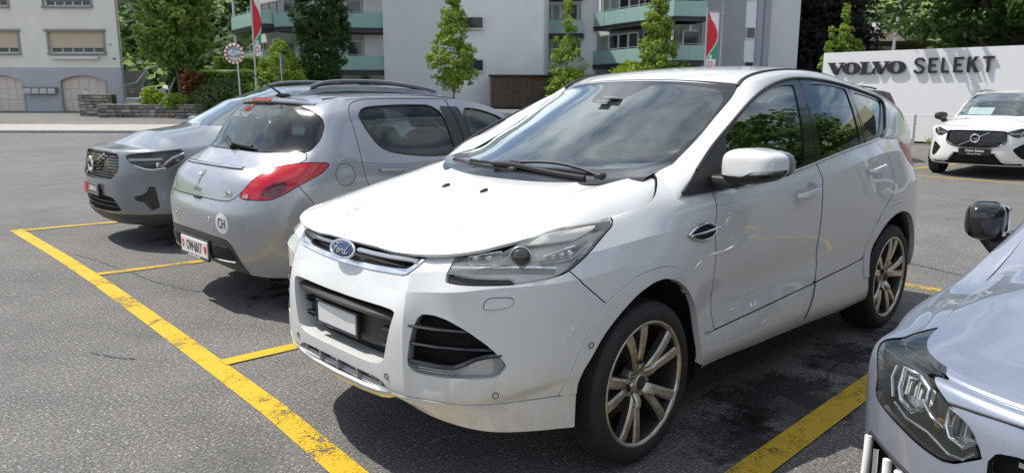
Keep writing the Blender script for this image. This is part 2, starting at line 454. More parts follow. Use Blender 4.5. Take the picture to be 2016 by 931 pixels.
MT['greysilver'] = carpaint('grey_silver_paint', (.20, .222, .245), .40, .34, .0, flake=.1)
MT['bluesilver'] = carpaint('blue_silver_paint', (.33, .36, .44), .62, .32, .0, flake=.1)
MT['darkcar'] = carpaint('graphite_paint', (.035, .037, .042), .4, .3)
MT['blackgloss'] = simple('black_gloss_trim', (.012, .012, .013), .12, 0, .6)
MT['blackplastic'] = simple('black_plastic', (.022, .022, .023), .48, 0, 0, bump=.15, bsc=400)
MT['greyplastic'] = simple('dark_grey_plastic', (.038, .038, .040), .42, 0, 0, bump=.1, bsc=300)
MT['void'] = simple('dark_cavity', (.006, .006, .006), .9)
MT['chrome'] = simple('chrome', (.82, .83, .85), .07, 1)
MT['satin'] = simple('satin_silver', (.62, .62, .62), .3, 1)
MT['rubber'] = simple('tyre_rubber', (.018, .018, .018), .72, nz=.35, nsc=14)
MT['rim'] = simple('brushed_rim', (.55, .50, .43), .34, .85, nz=.25, nsc=30)
MT['rimdark'] = simple('rim_pocket', (.05, .047, .043), .5, .5)
MT['steel'] = simple('brake_steel', (.20, .19, .18), .4, .9)
MT['glass'] = glassmat('car_glass', (.72, .82, .80), 1.3, dirt=.05)
MT['wsglass'] = glassmat('windscreen_glass', (.76, .90, .89), 2.3, ior=1.52, dirt=.08)
MT['hazylens'] = glassmat('hazy_lens', (.95, .95, .93), .8, dirt=.34)
MT['sideglass'] = glassmat('tinted_side_glass', (.42, .52, .50), 1.7, ior=1.55)
MT['privacy'] = glassmat('privacy_glass', (.13, .16, .16), 1.6, ior=1.55)
MT['lens'] = glassmat('clear_lens', (.94, .95, .95), .85, dirt=.06)
MT['smokelens'] = glassmat('smoked_lens', (.55, .55, .54), .9, dirt=.12)
MT['reflector'] = simple('lamp_reflector', (.75, .76, .77), .22, .9)
MT['lamphousing'] = simple('lamp_housing', (.80, .80, .79), .3, .15)
MT['brow'] = simple('lamp_brow', (.86, .86, .85), .35, .05)
MT['projector'] = simple('projector_glass', (.02, .025, .028), .03, 0, 1)
MT['amber'] = simple('amber_bulb', (.75, .38, .05), .25)
k = NT('red_lens'); vo = k.n('ShaderNodeTexWave'); vo.inputs['Scale'].default_value = 22; vo.bands_direction = 'Z'; k.l(k.coord(), vo.inputs['Vector'])
k.set(col=k.mix(k.ramp(vo.outputs['Fac'], [(.2, 0.), (.8, 1.)]), (.42, .004, .012), (.52, .008, .02)), rough=.16, coat=.6, coatr=.02); MT['redlens'] = k.m
MT['seat'] = simple('seat_fabric', (.035, .036, .04), .85, nz=.3, nsc=40)
MT['dash'] = simple('dashboard', (.075, .085, .095), .6)
MT['paper'] = simple('white_paper', (.80, .80, .78), .6)
MT['plateblue'] = simple('badge_blue', (.01, .03, .12), .15, .2, 1)
MT['plate'] = simple('plate_white', (.70, .70, .69), .45)
MT['ink'] = simple('black_print', (.015, .015, .015), .5)
MT['red'] = simple('red_print', (.62, .03, .03), .45)
MT['smoke'] = simple('smoked_plate_grey', (.34, .34, .34), .55)
# ------------------------------------------------------------------ white SUV: master surfaces (half car, +y)
def diag(V): return np.stack([(V[:, 1] - V[:, 0]) * .70711, V[:, 2]], 1)
def side_y(x, z, a=.872, sl=.27, cv=.36, z0=1.1, rx=-1.7, rl=1.1, rn=.05, fx=-1., fl=.7, fn=.02):
    d = z - z0
    return a - sl * d - cv * d * np.abs(d) - rn * np.maximum(0, (rx - x) / rl) ** 2 - fn * np.maximum(0, (x - fx) / fl) ** 2
def suv_surfaces():
    st = [(.905, 0), (.904, .18), (.893, .36), (.880, .435), (.855, .515), (.80, .63), (.71, .735), (.58, .815), (.42, .872), (.20, .905), (0, .915), (-.15, .912), (-.30, .905),
          (-.45, .899), (-.6, .896), (-1.0, .894), (-1.6, .896), (-2.2, .905), (-2.69, .912), (-2.95, .905), (-3.15, .878), (-3.32, .82), (-3.44, .73), (-3.52, .58), (-3.56, .3), (-3.57, 0)]
    rows = [
        {0: (.385, .05), 2: (.375, .05), 4: (.335, .05), 5: (.315, .045), 6: (.30, .035), 7: (.29, .03), 8: (.285, .015), 9: (.285, .02), 12: (.30, .02), 14: (.297, .02), 16: (.27, .02), 17: (.26, .02), 18: (.30, .03), 20: (.34, .04), 25: (.36, .05)},
        {0: (.40, .015), 2: (.395, .012), 3: (.39, .012), 4: (.385, .02), 5: (.39, .02), 6: (.40, .022), 7: (.42, .024), 8: (.44, .012), 10: (.40, .0), 13: (.37, .003), 14: (.36, .0), 16: (.35, -.004), 17: (.34, -.008), 18: (.40, 0), 20: (.42, .01), 25: (.44, .01)},
        {0: (.46, .0), 3: (.455, -.002), 4: (.45, .012), 5: (.45, .004), 6: (.46, .0), 8: (.50, .002), 10: (.47, .0), 13: (.45, .018), 14: (.452, .02), 15: (.475, .022), 16: (.50, .022), 17: (.545, .02), 18: (.56, .0), 21: (.56, 0), 25: (.56, 0)},
        {0: (.59, .0), 3: (.60, -.004), 4: (.60, .022), 5: (.60, .010), 6: (.60, .008), 8: (.60, .008), 10: (.60, .008), 12: (.56, .02), 14: (.575, .044), 15: (.59, .047), 16: (.625, .040), 17: (.63, .022), 18: (.66, .004), 21: (.66, 0), 25: (.66, 0)},
        {0: (.72, .02), 3: (.72, .006), 4: (.72, .030), 5: (.725, .018), 6: (.73, .014), 8: (.74, .014), 10: (.78, .006), 12: (.74, .012), 14: (.73, .026), 16: (.76, .024), 18: (.82, .006), 21: (.8, .01), 25: (.8, .01)},
        {0: (.80, .045), 2: (.80, .043), 3: (.805, .026), 4: (.815, .034), 5: (.83, .016), 6: (.845, .022), 8: (.85, .022), 10: (.88, .02), 12: (.87, .014), 14: (.87, .014), 16: (.90, .012), 18: (.96, .02), 21: (.95, .02), 25: (.95, .02)},
        {0: (.87, .075), 2: (.87, .07), 3: (.875, .056), 4: (.885, .062), 5: (.90, .055), 6: (.915, .062), 7: (.925, .062), 8: (.93, .058), 10: (.96, .042), 12: (.97, .022), 13: (.975, .012), 14: (.98, .006), 15: (1.015, .002), 16: (1.085, .004), 17: (1.15, .03), 18: (1.17, .07), 20: (1.14, .08), 25: (1.1, .06)},
        {0: (.945, .122), 2: (.942, .122), 4: (.95, .125), 5: (.965, .13), 6: (.985, .135), 7: (1.0, .128), 8: (1.012, .118), 9: (1.028, .106), 10: (1.05, .102), 11: (1.075, .088), 12: (1.09, .062), 13: (1.095, .045), 14: (1.10, .036), 15: (1.115, .031), 16: (1.165, .042), 17: (1.225, .085), 18: (1.262, .132), 20: (1.25, .15), 25: (1.2, .12)},
        {0: (.955, .16), 2: (.955, .16), 5: (.98, .18), 7: (1.015, .17), 9: (1.04, .14), 10: (1.075, .135), 11: (1.135, .158), 12: (1.186, .200), 13: (1.217, .212), 14: (1.26, .225), 15: (1.28, .17), 16: (1.30, .13), 17: (1.33, .16), 18: (1.36, .2), 20: (1.33, .21), 25: (1.28, .2)}]
    body = ring(st, rows, nu=320, nv=84, cv=(5, 6), cu=(3,))
    hy = [0, .16, .30, .42, .58, .70, .77, .84]
    hood = [(.84, [.915, .915, .914, .912, .905, .88, .85, .83]), (.78, [.949, .949, .948, .946, .938, .918, .893, .865]), (.65, [.997, .997, .994, .992, .990, .970, .938, .90]), (.45, [1.046, 1.046, 1.040, 1.038, 1.036, 1.015, .975, .935]),
            (.25, [1.087, 1.087, 1.080, 1.080, 1.079, 1.062, 1.012, .965]), (0, [1.128, 1.128, 1.121, 1.122, 1.123, 1.11, 1.062, .99]), (-.15, [1.147, 1.147, 1.143, 1.145, 1.15, 1.145, 1.107, 1.02]), (-.32, [1.168, 1.168, 1.165, 1.168, 1.175, 1.172, 1.14, 1.05])]
    hrows = []
    for x, zs in hood:
        A = np.interp(x, [-.32, -.16, .3, .72, .84], [.47, .45, .40, .22, .17]); B = np.interp(x, [-.32, -.27, -.04, .23, .49, .61, .84], [.68, .66, .59, .52, .49, .465, .41])
        yq = np.array([0, A * .5, A, A * .5 + B * .5, B, B * .62 + .76 * .38, .72 if B < .66 else .73, .77, .84]); fade = np.interp(x, [.5, .78], [1, .35])
        dzq = np.array([.002, .004, .007, -.007, .007, .001, 0, 0, 0]) * fade; zq = nspline(np.array(hy), np.array(zs, float), yq) + dzq
        hrows.append([(x, y, z) for y, z in zip(yq, zq)])
    H = topsheet(np.array(hrows), 90, 100, cv=(2, 4))
    I = np.array([(-.20, .705, 1.155), (-.235, .70, 1.174), (-.48, .685, 1.222), (-.60, .67, 1.28), (-.768, .65, 1.361), (-.94, .625, 1.457), (-1.09, .605, 1.535), (-1.135, .60, 1.567), (-1.16, .597, 1.58)])
    Cn = np.array([(.03, 0, 1.115), (.0, 0, 1.13), (-.20, 0, 1.225), (-.33, 0, 1.285), (-.55, 0, 1.385), (-.78, 0, 1.488), (-.97, 0, 1.573), (-1.02, 0, 1.597), (-1.05, 0, 1.61)])
    tt = np.array([0, .25, .5, .7, .85, 1.0])
    WS = topsheet(np.array([[(c[0] + (i[0] - c[0]) * t ** 2.2, i[1] * t, c[2] + (i[2] - c[2]) * t ** 2.2) for t in tt] for c, i in zip(Cn, I)]), 60, 50)
    # cant rail: inner border I, outer border O
    RI = [(-.245, .716, 1.170), (-.40, .692, 1.205), (-.60, .672, 1.28), (-.768, .652, 1.361), (-.94, .627, 1.457), (-1.09, .607, 1.537), (-1.17, .590, 1.592), (-1.317, .580, 1.632), (-1.608, .577, 1.663), (-1.914, .577, 1.668), (-2.20, .573, 1.652), (-2.63, .562, 1.605), (-2.95, .555, 1.565), (-3.20, .57, 1.515), (-3.36, .64, 1.42), (-3.40, .695, 1.30), (-3.42, .715, 1.22), (-3.40, .72, 1.12)]
    RO = [(-.235, .866, 1.075), (-.40, .830, 1.195), (-.563, .802, 1.287), (-.721, .776, 1.359), (-.946, .734, 1.451), (-1.10, .705, 1.506), (-1.24, .682, 1.548), (-1.366, .662, 1.576), (-1.60, .640, 1.611), (-1.90, .635, 1.616), (-2.20, .637, 1.598), (-2.60, .643, 1.551), (-2.85, .647, 1.510), (-2.955, .655, 1.475), (-2.876, .702, 1.40), (-2.73, .765, 1.29), (-2.60, .786, 1.26), (-2.42, .790, 1.20)]
    RI = np.array(RI); RO = np.array(RO)
    ex_ = np.array([(-1.135, .590, 1.568)] + [tuple(p) for p in RI[7:14]] + [(-3.33, .575, 1.47)])
    ez = [(-1.02, 1.600), (-1.2, 1.640), (-1.5, 1.682), (-1.8, 1.702), (-2.15, 1.707), (-2.6, 1.685), (-2.95, 1.652), (-3.22, 1.612), (-3.40, 1.57)]
    tv = np.array([0, .3, .55, .75, .9, 1.0])
    RF = topsheet(np.array([[(c[0] + (e[0] - c[0]) * t ** 2.2, e[1] * t, c[1] + (e[2] - c[1]) * t ** 2.4) for t in tv] for e, c in zip(ex_, ez)]), 70, 50)
    rows = []
    for i, (a, b) in enumerate(zip(RI, RO)):
        d = b - a; w = np.linalg.norm(d); ax = (RI + RO)[min(i + 1, 17)] - (RI + RO)[max(i - 1, 0)]
        n = np.cross(ax, d); n /= np.linalg.norm(n); n = n if n[1] > 0 else -n
        k = w * (.13 if i < 11 else .10 if i < 13 else .05 if i < 15 else .03)
        rows.append([a - n * .004, a + d * .12 + n * k * .42, a + d * .35 + n * k * .9, a + d * .65 + n * k * .9, a + d * .9 + n * k * .4, b])
    RL = outw(loft(np.array(rows), 150, 18))
    gx = np.linspace(-.2, -3.1, 90); gz = np.linspace(1.02, 1.66, 40)
    GS = outw(grid_piece(np.array([[(x, side_y(x, z), z) for z in gz] for x in gx])))
    return body, H, WS, RF, RL, GS
# ------------------------------------------------------------------ silver hatchback: master surfaces (rear axle at x=0, tail at +x)
def rowsheet(rows, nu, nv, cu=(), cv=()):
    p = loft(np.array(rows, float), nv, nu, cu=cv, cv=cu); c = np.array([p.V[:, 0].mean(), 0, .6])
    if ((p.V - c) * [.3, 1, 0] * p.N).sum(1).mean() < 0: p = Piece(p.V, -p.N, p.F[:, ::-1])
    m = np.abs(p.V[:, 1]) < 1e-4; p.N[m, 1] = 0; p.N /= np.maximum(np.linalg.norm(p.N, axis=1, keepdims=True), 1e-9)
    return p
def topfrom(edge, zc, xc=None, pw=2.3, n=10, nu=120, nv=40, flat=None):
    """sheet from an edge curve (x,y,z) up to the centre line height zc(x)"""
    t = np.array([0, .3, .55, .75, .9, 1.0]); rows = []
    for (x, y, z) in edge:
        x0 = x if xc is None else xc(x); rows.append([(x0 + (x - x0) * a ** 2.2, y * a, zc(x0) + (z - zc(x0)) * a ** pw) for a in t])
    return topsheet(np.array(rows), nu, nv)
def hatch_surfaces():
    xs = [[.70, .70, .66, .58, .48, .36, .25, 0, -.35, -1.1, -1.9, -2.6, -3.0, -3.35, -3.45],
          [.745, .742, .71, .64, .54, .42, .27, 0, -.35, -1.1, -1.9, -2.6, -3.0, -3.38, -3.5],
          [.765, .76, .73, .665, .575, .45, .29, 0, -.35, -1.1, -1.9, -2.6, -3.0, -3.4, -3.51],
          [.765, .76, .735, .67, .58, .455, .30, 0, -.35, -1.1, -1.9, -2.6, -3.0, -3.38, -3.5],
          [.735, .73, .705, .65, .57, .45, .30, 0, -.35, -1.1, -1.9, -2.6, -3.0, -3.36, -3.48],
          [.70, .695, .665, .60, .52, .41, .28, 0, -.35, -1.1, -1.9, -2.6, -3.0, -3.33, -3.45],
          [.61, .605, .57, .515, .44, .35, .24, 0, -.35, -1.1, -1.9, -2.6, -3.0, -3.30, -3.42],
          [.44, .435, .40, .34, .28, .21, .12, -.05, -.35, -1.1, -1.9, -2.6, -2.97, -3.25, -3.38],
          [.35, .345, .32, .27, .21, .15, .07, -.08, -.35, -1.1, -1.9, -2.58, -2.93, -3.2, -3.3],
          [.25, .245, .22, .175, .125, .07, 0, -.12, -.35, -1.1, -1.87, -2.55, -2.9, -3.15, -3.25],
          [.16, .155, .13, .09, .05, 0, -.06, -.15, -.35, -1.1, -1.80, -2.5, -2.85, -3.1, -3.2]]
    ys = [[0, .25, .5, .64, .74, .81, .84, .86, .85, .85, .85, .86, .80, .55, 0],
          [0, .25, .5, .65, .755, .825, .87, .89, .875, .875, .875, .88, .83, .58, 0],
          [0, .25, .5, .665, .77, .84, .885, .90, .885, .88, .885, .895, .85, .6, 0],
          [0, .25, .5, .67, .775, .845, .887, .90, .885, .88, .885, .895, .85, .6, 0],
          [0, .25, .5, .655, .765, .84, .885, .897, .88, .88, .88, .88, .84, .58, 0],
          [0, .25, .5, .65, .76, .83, .872, .885, .868, .862, .865, .86, .81, .55, 0],
          [0, .25, .5, .63, .73, .80, .85, .868, .85, .845, .84, .80, .74, .5, 0],
          [0, .25, .5, .61, .70, .775, .825, .84, .815, .81, .80, .77, .70, .46, 0],
          [0, .25, .46, .56, .65, .725, .775, .79, .78, .775, .765, .745, .67, .44, 0],
          [0, .25, .43, .53, .61, .675, .715, .73, .735, .735, .735, .72, .65, .42, 0],
          [0, .25, .42, .50, .55, .59, .61, .63, .645, .645, .66, .69, .62, .4, 0]]
    zs = [[.34, .335, .31, .285, .275, .27, .27, .30, .2, .19, .19, .3, .22, .2, .2],
          [.40] * 9 + [.38, .38, .4, .38, .36, .36], [.57] * 15, [.72, .72, .72, .72, .72, .72, .72, .72, .72, .72, .70, .68, .64, .56, .55],
          [.80, .80, .815, .83, .84, .85, .86, .86, .86, .86, .84, .80, .72, .60, .58], [.92, .92, .93, .94, .95, .955, .96, .965, .95, .94, .92, .88, .78, .66, .63],
          [1.03, 1.03, 1.025, 1.03, 1.035, 1.04, 1.05, 1.06, 1.03, 1.02, 1.0, .955, .83, .70, .68], [1.125, 1.12, 1.12, 1.13, 1.14, 1.15, 1.16, 1.16, 1.14, 1.12, 1.06, .965, .84, .71, .69],
          [1.25, 1.25, 1.25, 1.25, 1.26, 1.27, 1.28, 1.28, 1.26, 1.24, 1.13, .975, .845, .715, .70], [1.38, 1.38, 1.38, 1.38, 1.385, 1.39, 1.395, 1.40, 1.38, 1.36, 1.20, .985, .85, .72, .71],
          [1.475, 1.47, 1.46, 1.455, 1.455, 1.46, 1.475, 1.487, 1.505, 1.50, 1.345, .99, .86, .74, .72]]
    body = rowsheet(np.stack([xs, ys, zs], -1), 280, 90, cv=(6,))
    top = np.stack([xs[-1], ys[-1], zs[-1]], -1); pts = nspline(np.arange(15.), top, np.linspace(0, 14, 57))
    zc = lambda x: float(np.interp(-x, [-.20, -.16, 0, .15, .35, .8, 1.1, 1.5, 1.8, 2.0, 2.3, 2.5, 2.85, 3.1, 3.2], [1.46, 1.478, 1.507, 1.525, 1.536, 1.542, 1.532, 1.49, 1.42, 1.33, 1.15, 1.05, .95, .82, .72]))
    T = topfrom(pts, zc, pw=2.6)
    return body, T
# ------------------------------------------------------------------ other SUVs: one family of master surfaces (front axle at x=0, nose at +x)
def gen_suv(N=.87, Wd=.93, hood=.99, belt=1.06, roof=1.62, wb=2.70, tail=-3.57, a0=-.42, a1=-1.22, corner=1.0, face=(.10, .03, .0, .0, .015, .04, .075), drop=.0, hoodc=1.06, dz=.0):
    w = Wd; X = [N, N - .01, N - .055, N - .14, N - .27, N - .43, .27, 0, a0, (a0 + a1) / 2, a1, -1.75, -wb, -wb - .45, tail + .14, tail + .02, tail]
    Y = [0, .25 * corner, .5 * corner, .66 * corner, .79 * corner, w - .055, w - .02, w, w - .015, w - .02, w - .02, w - .02, w, w - .03, w - .16, .5, 0]
    n = len(X); X = np.array(X); Y = np.array(Y); fx = np.array([1, 1, 1, .95, .8, .5, .2, 0, 0, 0, 0, 0, 0, -.2, -.8, -1, -1.]); fy = np.array([0, 0, .0, .2, .55, .85, .95, 1, 1, 1, 1, 1, 1, 1, .7, .2, 0])
    Z = [.25, .33, .50, .68, .82, .91, hood]; ins_side = [.05, .02, .02, .03, .012, .022, .085]
    rows = []
    for k, z in enumerate(Z):
        zz = np.full(n, z); f = face[k]
        if k == 6:
            zz = np.array([hood - .005, hood - .005, hood - .003, hood, hood + .005, hood + .012, hood + .02, hood + .035, belt - .02, belt - .01, belt, belt + .015, belt + .04, belt + .06, belt + .06, belt + .05, belt + .05])
        elif k >= 4:
            q = [0, .01, .02, .02, .02, .02, .02, .02, .02, .03, .04, .05, .06, .07, .07, .06, .06]; zz = zz + np.array(q) * (1 if k == 5 else .5)
        ix = f * np.maximum(fx, 0) + .05 * (k in (0,)) * np.minimum(fx, 0) * -1 * 0; iy = ins_side[k]
        r = .03 * k / 6 * np.minimum(fx, 0)
        rows.append(np.stack([X - ix * 1.0 - r * 2, Y - iy * fy, zz], 1))
    top = np.array([(N - .10, 0, hood + .005), (N - .11, .25 * corner, hood + .005), (N - .155, .48 * corner, hood + .008), (N - .23, .62 * corner, hood + .012), (N - .34, min(.72 * corner, w - .19), hood + .018), (N - .48, w - .175, hood + .026), (.25, w - .16, hood + .04), (0, w - .15, hood + .055), (a0 - .03, w - .20, belt + .07), ((a0 + a1) / 2 - .02, w - .25, (belt + roof) / 2 + .03), (a1 - .05, w - .315, roof - .09),
                    (-1.75, w - .32, roof - .035), (-wb, w - .325, roof - .055), (-wb - .4, w - .335, roof - .10), (tail + .32, w - .38, roof - .14), (tail + .28, .42, roof - .12), (tail + .27, 0, roof - .11)])
    b = rows[6]
    for t, bu in ((.35, .020), (.72, .018)):
        q = b * (1 - t) + top * t; d = np.linalg.norm(top - b, axis=1); q[:, 1] += bu * fy * np.clip(d / .5, 0, 1); q[:, 0] += bu * np.sign(fx) * (np.abs(fx) > .5) * np.clip(d / .5, 0, 1); rows.append(q)
    rows.append(top)
    body = rowsheet(np.array(rows), 280, 84)
    tt = nspline(np.arange(float(n)), top, np.linspace(0, n - 1, 70))
    xs_ = [tail + .27, tail + .4, -wb, -1.75, a1 + .05, (a0 + a1) / 2 + .14, a0 + .26, a0 + .40, .3, N - .3, N - .10]
    zs_ = [roof - .11, roof - .07, roof - .012, roof, roof - .045, (belt + roof) / 2 + .09, hoodc + .035, hoodc + .012, hoodc - .025, hood + .03, hood + .005]
    zc = lambda x: float(np.interp(x, xs_, zs_))
    T = topfrom(tt, zc, pw=2.6)
    return body, T
def sub(p, m):
    """faces whose vertices all satisfy the mask / the others"""
    k = m[p.F].all(1); return compact(p.V, p.N, p.F[k]), compact(p.V, p.N, p.F[~k])
# ------------------------------------------------------------------ wheels
def make_wheel(parent, Rt=.347, Rr=.262, wd=.235, style='twin', mrim='rim', side=1, rot=0., name='wheel', detail=True):
    """wheel about the origin, axis y, outer face at +y*wd/2"""
    h = wd / 2; w = bpy.data.objects.new(name, None); COL.objects.link(w); w.parent = parent
    prof = [(Rr + .004, h - .012), (Rr + .010, h - .004), (Rr + .028, h + .002), (Rr + .05, h + .001), (Rt - .022, h - .008), (Rt - .010, h - .020), (Rt - .003, h - .038), (Rt, h - .07), (Rt, 0), (Rt, -h + .07), (Rt - .003, -h + .038), (Rt - .010, -h + .02), (Rt - .03, -h + .004), (Rr + .03, -h), (Rr, -h + .02)]
    t = lathe(prof, 96 if detail else 40, smooth=True)
    if ((t.V * [1, 0, 1]) * t.N).sum(1).mean() < 0: t = Piece(t.V, -t.N, t.F[:, ::-1])
    ps = [t]
    if detail:   # tread blocks stand proud of the carcass
        for k in range(72):
            a = 2 * np.pi * k / 72
            for (y0, y1, sk) in ((-h + .03, -h + .075, .05), (-h + .083, -.012, -.05), (.012, h - .083, .05), (h - .075, h - .026, -.05)):
                b = box((0, (y0 + y1) / 2, 0), (Rt * 2 * np.pi / 72 * .72, y1 - y0, .012)); V = b.V.copy(); V[:, 0] += (V[:, 1] - (y0 + y1) / 2) * sk * 4
                ed = .012 if abs(y0 + y1) / 2 > .05 else 0.; V[:, 2] += Rt - .004 - ed * .5 * (np.abs(V[:, 1]) > h - .03)
                c, s_ = math.cos(a), math.sin(a); Mx = np.array([[c, 0, s_], [0, 1, 0], [-s_, 0, c]]); ps.append(Piece(V @ Mx.T, b.N @ Mx.T, b.F))
    emit('tyre', join(ps), MT['rubber'], w)
    rimp = lathe([(Rr + .006, h - .010), (Rr + .006, h - .004), (Rr - .002, h - .003), (Rr - .012, h - .012), (Rr - .02, h - .045), (Rr - .026, 0), (Rr - .02, -h + .02)], 72 if detail else 36)
    if ((rimp.V * [1, 0, 1]) * rimp.N).sum(1).mean() > 0: rimp = Piece(rimp.V, -rimp.N, rimp.F[:, ::-1])
    lip, barrel = clip(rimp, rimp.V[:, 1] - (h - .014))
    emit('rim_barrel', barrel, MT['rimdark'], w); emit('rim_lip', lip, MT[mrim], w)
    yo = h - .010
    def spoke(a0, a1, w0, w1, r0=.05, r1=Rr - .004, d=.022):
        """bar from the hub at angle a0 to the rim at a1, ridged section; bows inwards"""
        n = 9; G = []; q = np.linspace(0, 1, n)
        for s in q:
            r = r0 + (r1 - r0) * s; a = a0 + (a1 - a0) * s ** .8; ww = (w0 + (w1 - w0) * s); y = yo - .030 * (1 - s) ** 1.5 + .004 * math.sin(s * math.pi)
            c = np.array([r * math.cos(a), y, r * math.sin(a)]); tn = np.array([-math.sin(a), 0, math.cos(a)])
            G.append([c - tn * ww * .62 + [0, -d - .012, 0], c - tn * ww * .5 + [0, -.007, 0], c - tn * ww * .30, c + tn * ww * .30, c + tn * ww * .5 + [0, -.007, 0], c + tn * ww * .62 + [0, -d - .012, 0]])
        G = np.array(G); return join([grid_piece(G[:, i:i + 2]) for i in range(5)])
    def fixo(p):  # outward: faces +y on the whole
        if (p.N[:, 1]).mean() < 0: p = Piece(p.V, -p.N, p.F[:, ::-1])
        return p
    if style == 'twin':
        for k in range(5):
            a = rot + k * 2 * np.pi / 5
            sp = join([fixo(spoke(a - .13, a - .22, .036, .050, .052)), fixo(spoke(a + .13, a + .22, .036, .050, .052))])
            face, sidew = clip(sp, np.minimum(sp.N[:, 1] - .62, 1))
            web = fixo(spoke(a, a, .055, .03, .045, .10)); face = join([face, web])
            so_ = emit('spoke', face, MT[mrim], w); emit('spoke_side', sidew, MT['rimdark'], so_ if False else w)
    elif style == 'five':
        for k in range(5):
            a = rot + k * 2 * np.pi / 5; emit('spoke', fixo(spoke(a, a, .06, .055, .05)), MT[mrim], w)
    hub = lathe([(0, yo - .022), (.030, yo - .022), (.034, yo - .026), (.062, yo - .032), (.078, yo - .040), (.085, yo - .07)], 30, smooth=False)
    emit('hub', fixo(hub), MT[mrim], w)
    cap = emit('centre_cap', fixo(lathe([(0, yo - .012), (.024, yo - .013), (.029, yo - .018), (.030, yo - .026)], 28)), MT['ink'], w)
    nuts = []
    for k in range(5):
        a = rot + (k + .5) * 2 * np.pi / 5; nuts.append(xf(fixo(lathe([(0, .012), (.008, .012), (.011, .008), (.011, -.02)], 6, smooth=False)), None, (.055 * math.cos(a), yo - .036, .055 * math.sin(a))))
    for q in nuts: emit('lug_nut', q, MT['steel'], w)
    emit('brake_disc', fixo(lathe([(.06, -.005), (.155, -.005), (.157, -.02)], 40, smooth=False)), MT['steel'], w)
    emit('brake_caliper', xf(box((0, 0, 0), (.09, .05, .16), bev=.012), None, (.135, .0, .03)), MT['rimdark'], w)
    if side < 0: w.scale = (1, -1, 1)
    return w

def strokes(lines, r, T, n=6):
    """thin round strokes for badges: 2-D polylines mapped by T(x,y)->3-D"""
    return join([tube([T(x, y) for x, y in l], r, n) for l in lines])
def curve2(pts, n=24):
    p = np.array(pts, float); t = np.concatenate([[0], np.cumsum(np.sqrt(np.linalg.norm(np.diff(p, axis=0), axis=1)) + 1e-6)]); return nspline(t, p, np.linspace(0, t[-1], n))
def text_piece(s, size, depth=.002, bold=0., shear=0., sx=1.):
    cu = bpy.data.curves.new('tmp', 'FONT'); cu.body = s; cu.size = size; cu.extrude = depth / 2; cu.offset = bold; cu.shear = shear; cu.align_x = 'CENTER'; cu.align_y = 'CENTER'; cu.resolution_u = 3
    o = bpy.data.objects.new('tmp', cu); COL.objects.link(o); dg = bpy.context.evaluated_depsgraph_get(); me = bpy.data.meshes.new_from_object(o.evaluated_get(dg)); me.calc_loop_triangles()
    V = np.array([v.co[:] for v in me.vertices]); F = [tuple(t.vertices) for t in me.loop_triangles]
    bpy.data.objects.remove(o); bpy.data.curves.remove(cu); bpy.data.meshes.remove(me); V[:, 0] *= sx
    return flat_piece(V, F)
def place(p, o, ex, ey): return xf(p, frame(o, ex, ey), o)
def ellipsoid(c, r, nu=24, nv=14):
    a = np.linspace(0, 2 * np.pi, nu + 1); b = np.linspace(-np.pi / 2, np.pi / 2, nv + 1); G = np.stack([np.cos(b)[:, None] * np.cos(a), np.cos(b)[:, None] * np.sin(a), np.repeat(np.sin(b)[:, None], nu + 1, 1)], -1)
    p = grid_piece(G); N = G.reshape(-1, 3) / np.array(r, float); N /= np.linalg.norm(N, axis=1, keepdims=True); V = G.reshape(-1, 3) * np.array(r, float) + np.array(c, float)
    s = (p.N * N).sum(1).mean(); return Piece(V, N, p.F if s > 0 else p.F[:, ::-1])
def sweep(path, prof, closed=False):
    """profile (list of (a,b)) carried along a 3-D path; a = sideways-outward (horizontal normal), b = up"""
    P = np.array(path, float); T = np.gradient(P, axis=0); T /= np.linalg.norm(T, axis=1, keepdims=True)
    Z = np.array([0, 0, 1.]); S_ = np.cross(T, Z); S_ /= np.maximum(np.linalg.norm(S_, axis=1, keepdims=True), 1e-9); U = np.cross(S_, T)
    G = np.stack([P + S_ * a + U * b for a, b in prof] , 1); q = [grid_piece(G[:, i:i + 2]) for i in range(len(prof) - 1)]
    p = join(q); c = np.repeat(P, 2, 0)
    cc = np.concatenate([np.repeat(P + S_ * np.mean([a for a, b in prof]) + U * np.mean([b for a, b in prof]), 2, 0) for _ in range(len(prof) - 1)])
    if ((p.V - cc) * p.N).sum(1).mean() < 0: p = Piece(p.V, -p.N, p.F[:, ::-1])
    caps = [flat_piece(G[0], [list(range(len(prof)))]), flat_piece(G[-1], [list(range(len(prof)))[::-1]])]
    return join([p] + caps)
def soft_box(c, s, e=.35, rot=None, nu=20, nv=12):
    """rounded cushion"""
    a = np.linspace(0, 2 * np.pi, nu + 1); b = np.linspace(-np.pi / 2, np.pi / 2, nv + 1)
    f = lambda v: np.sign(v) * np.abs(v) ** e
    G = np.stack([f(np.cos(b))[:, None] * f(np.cos(a)), f(np.cos(b))[:, None] * f(np.sin(a)), np.repeat(f(np.sin(b))[:, None], nu + 1, 1)], -1) * np.array(s, float) / 2
    p = grid_piece(G)
    if (p.V * p.N).sum(1).mean() < 0: p = Piece(p.V, -p.N, p.F[:, ::-1])
    return xf(p, rot, c)
def rotm(ax, a):
    return np.array(Matrix.Rotation(a, 3, ax))
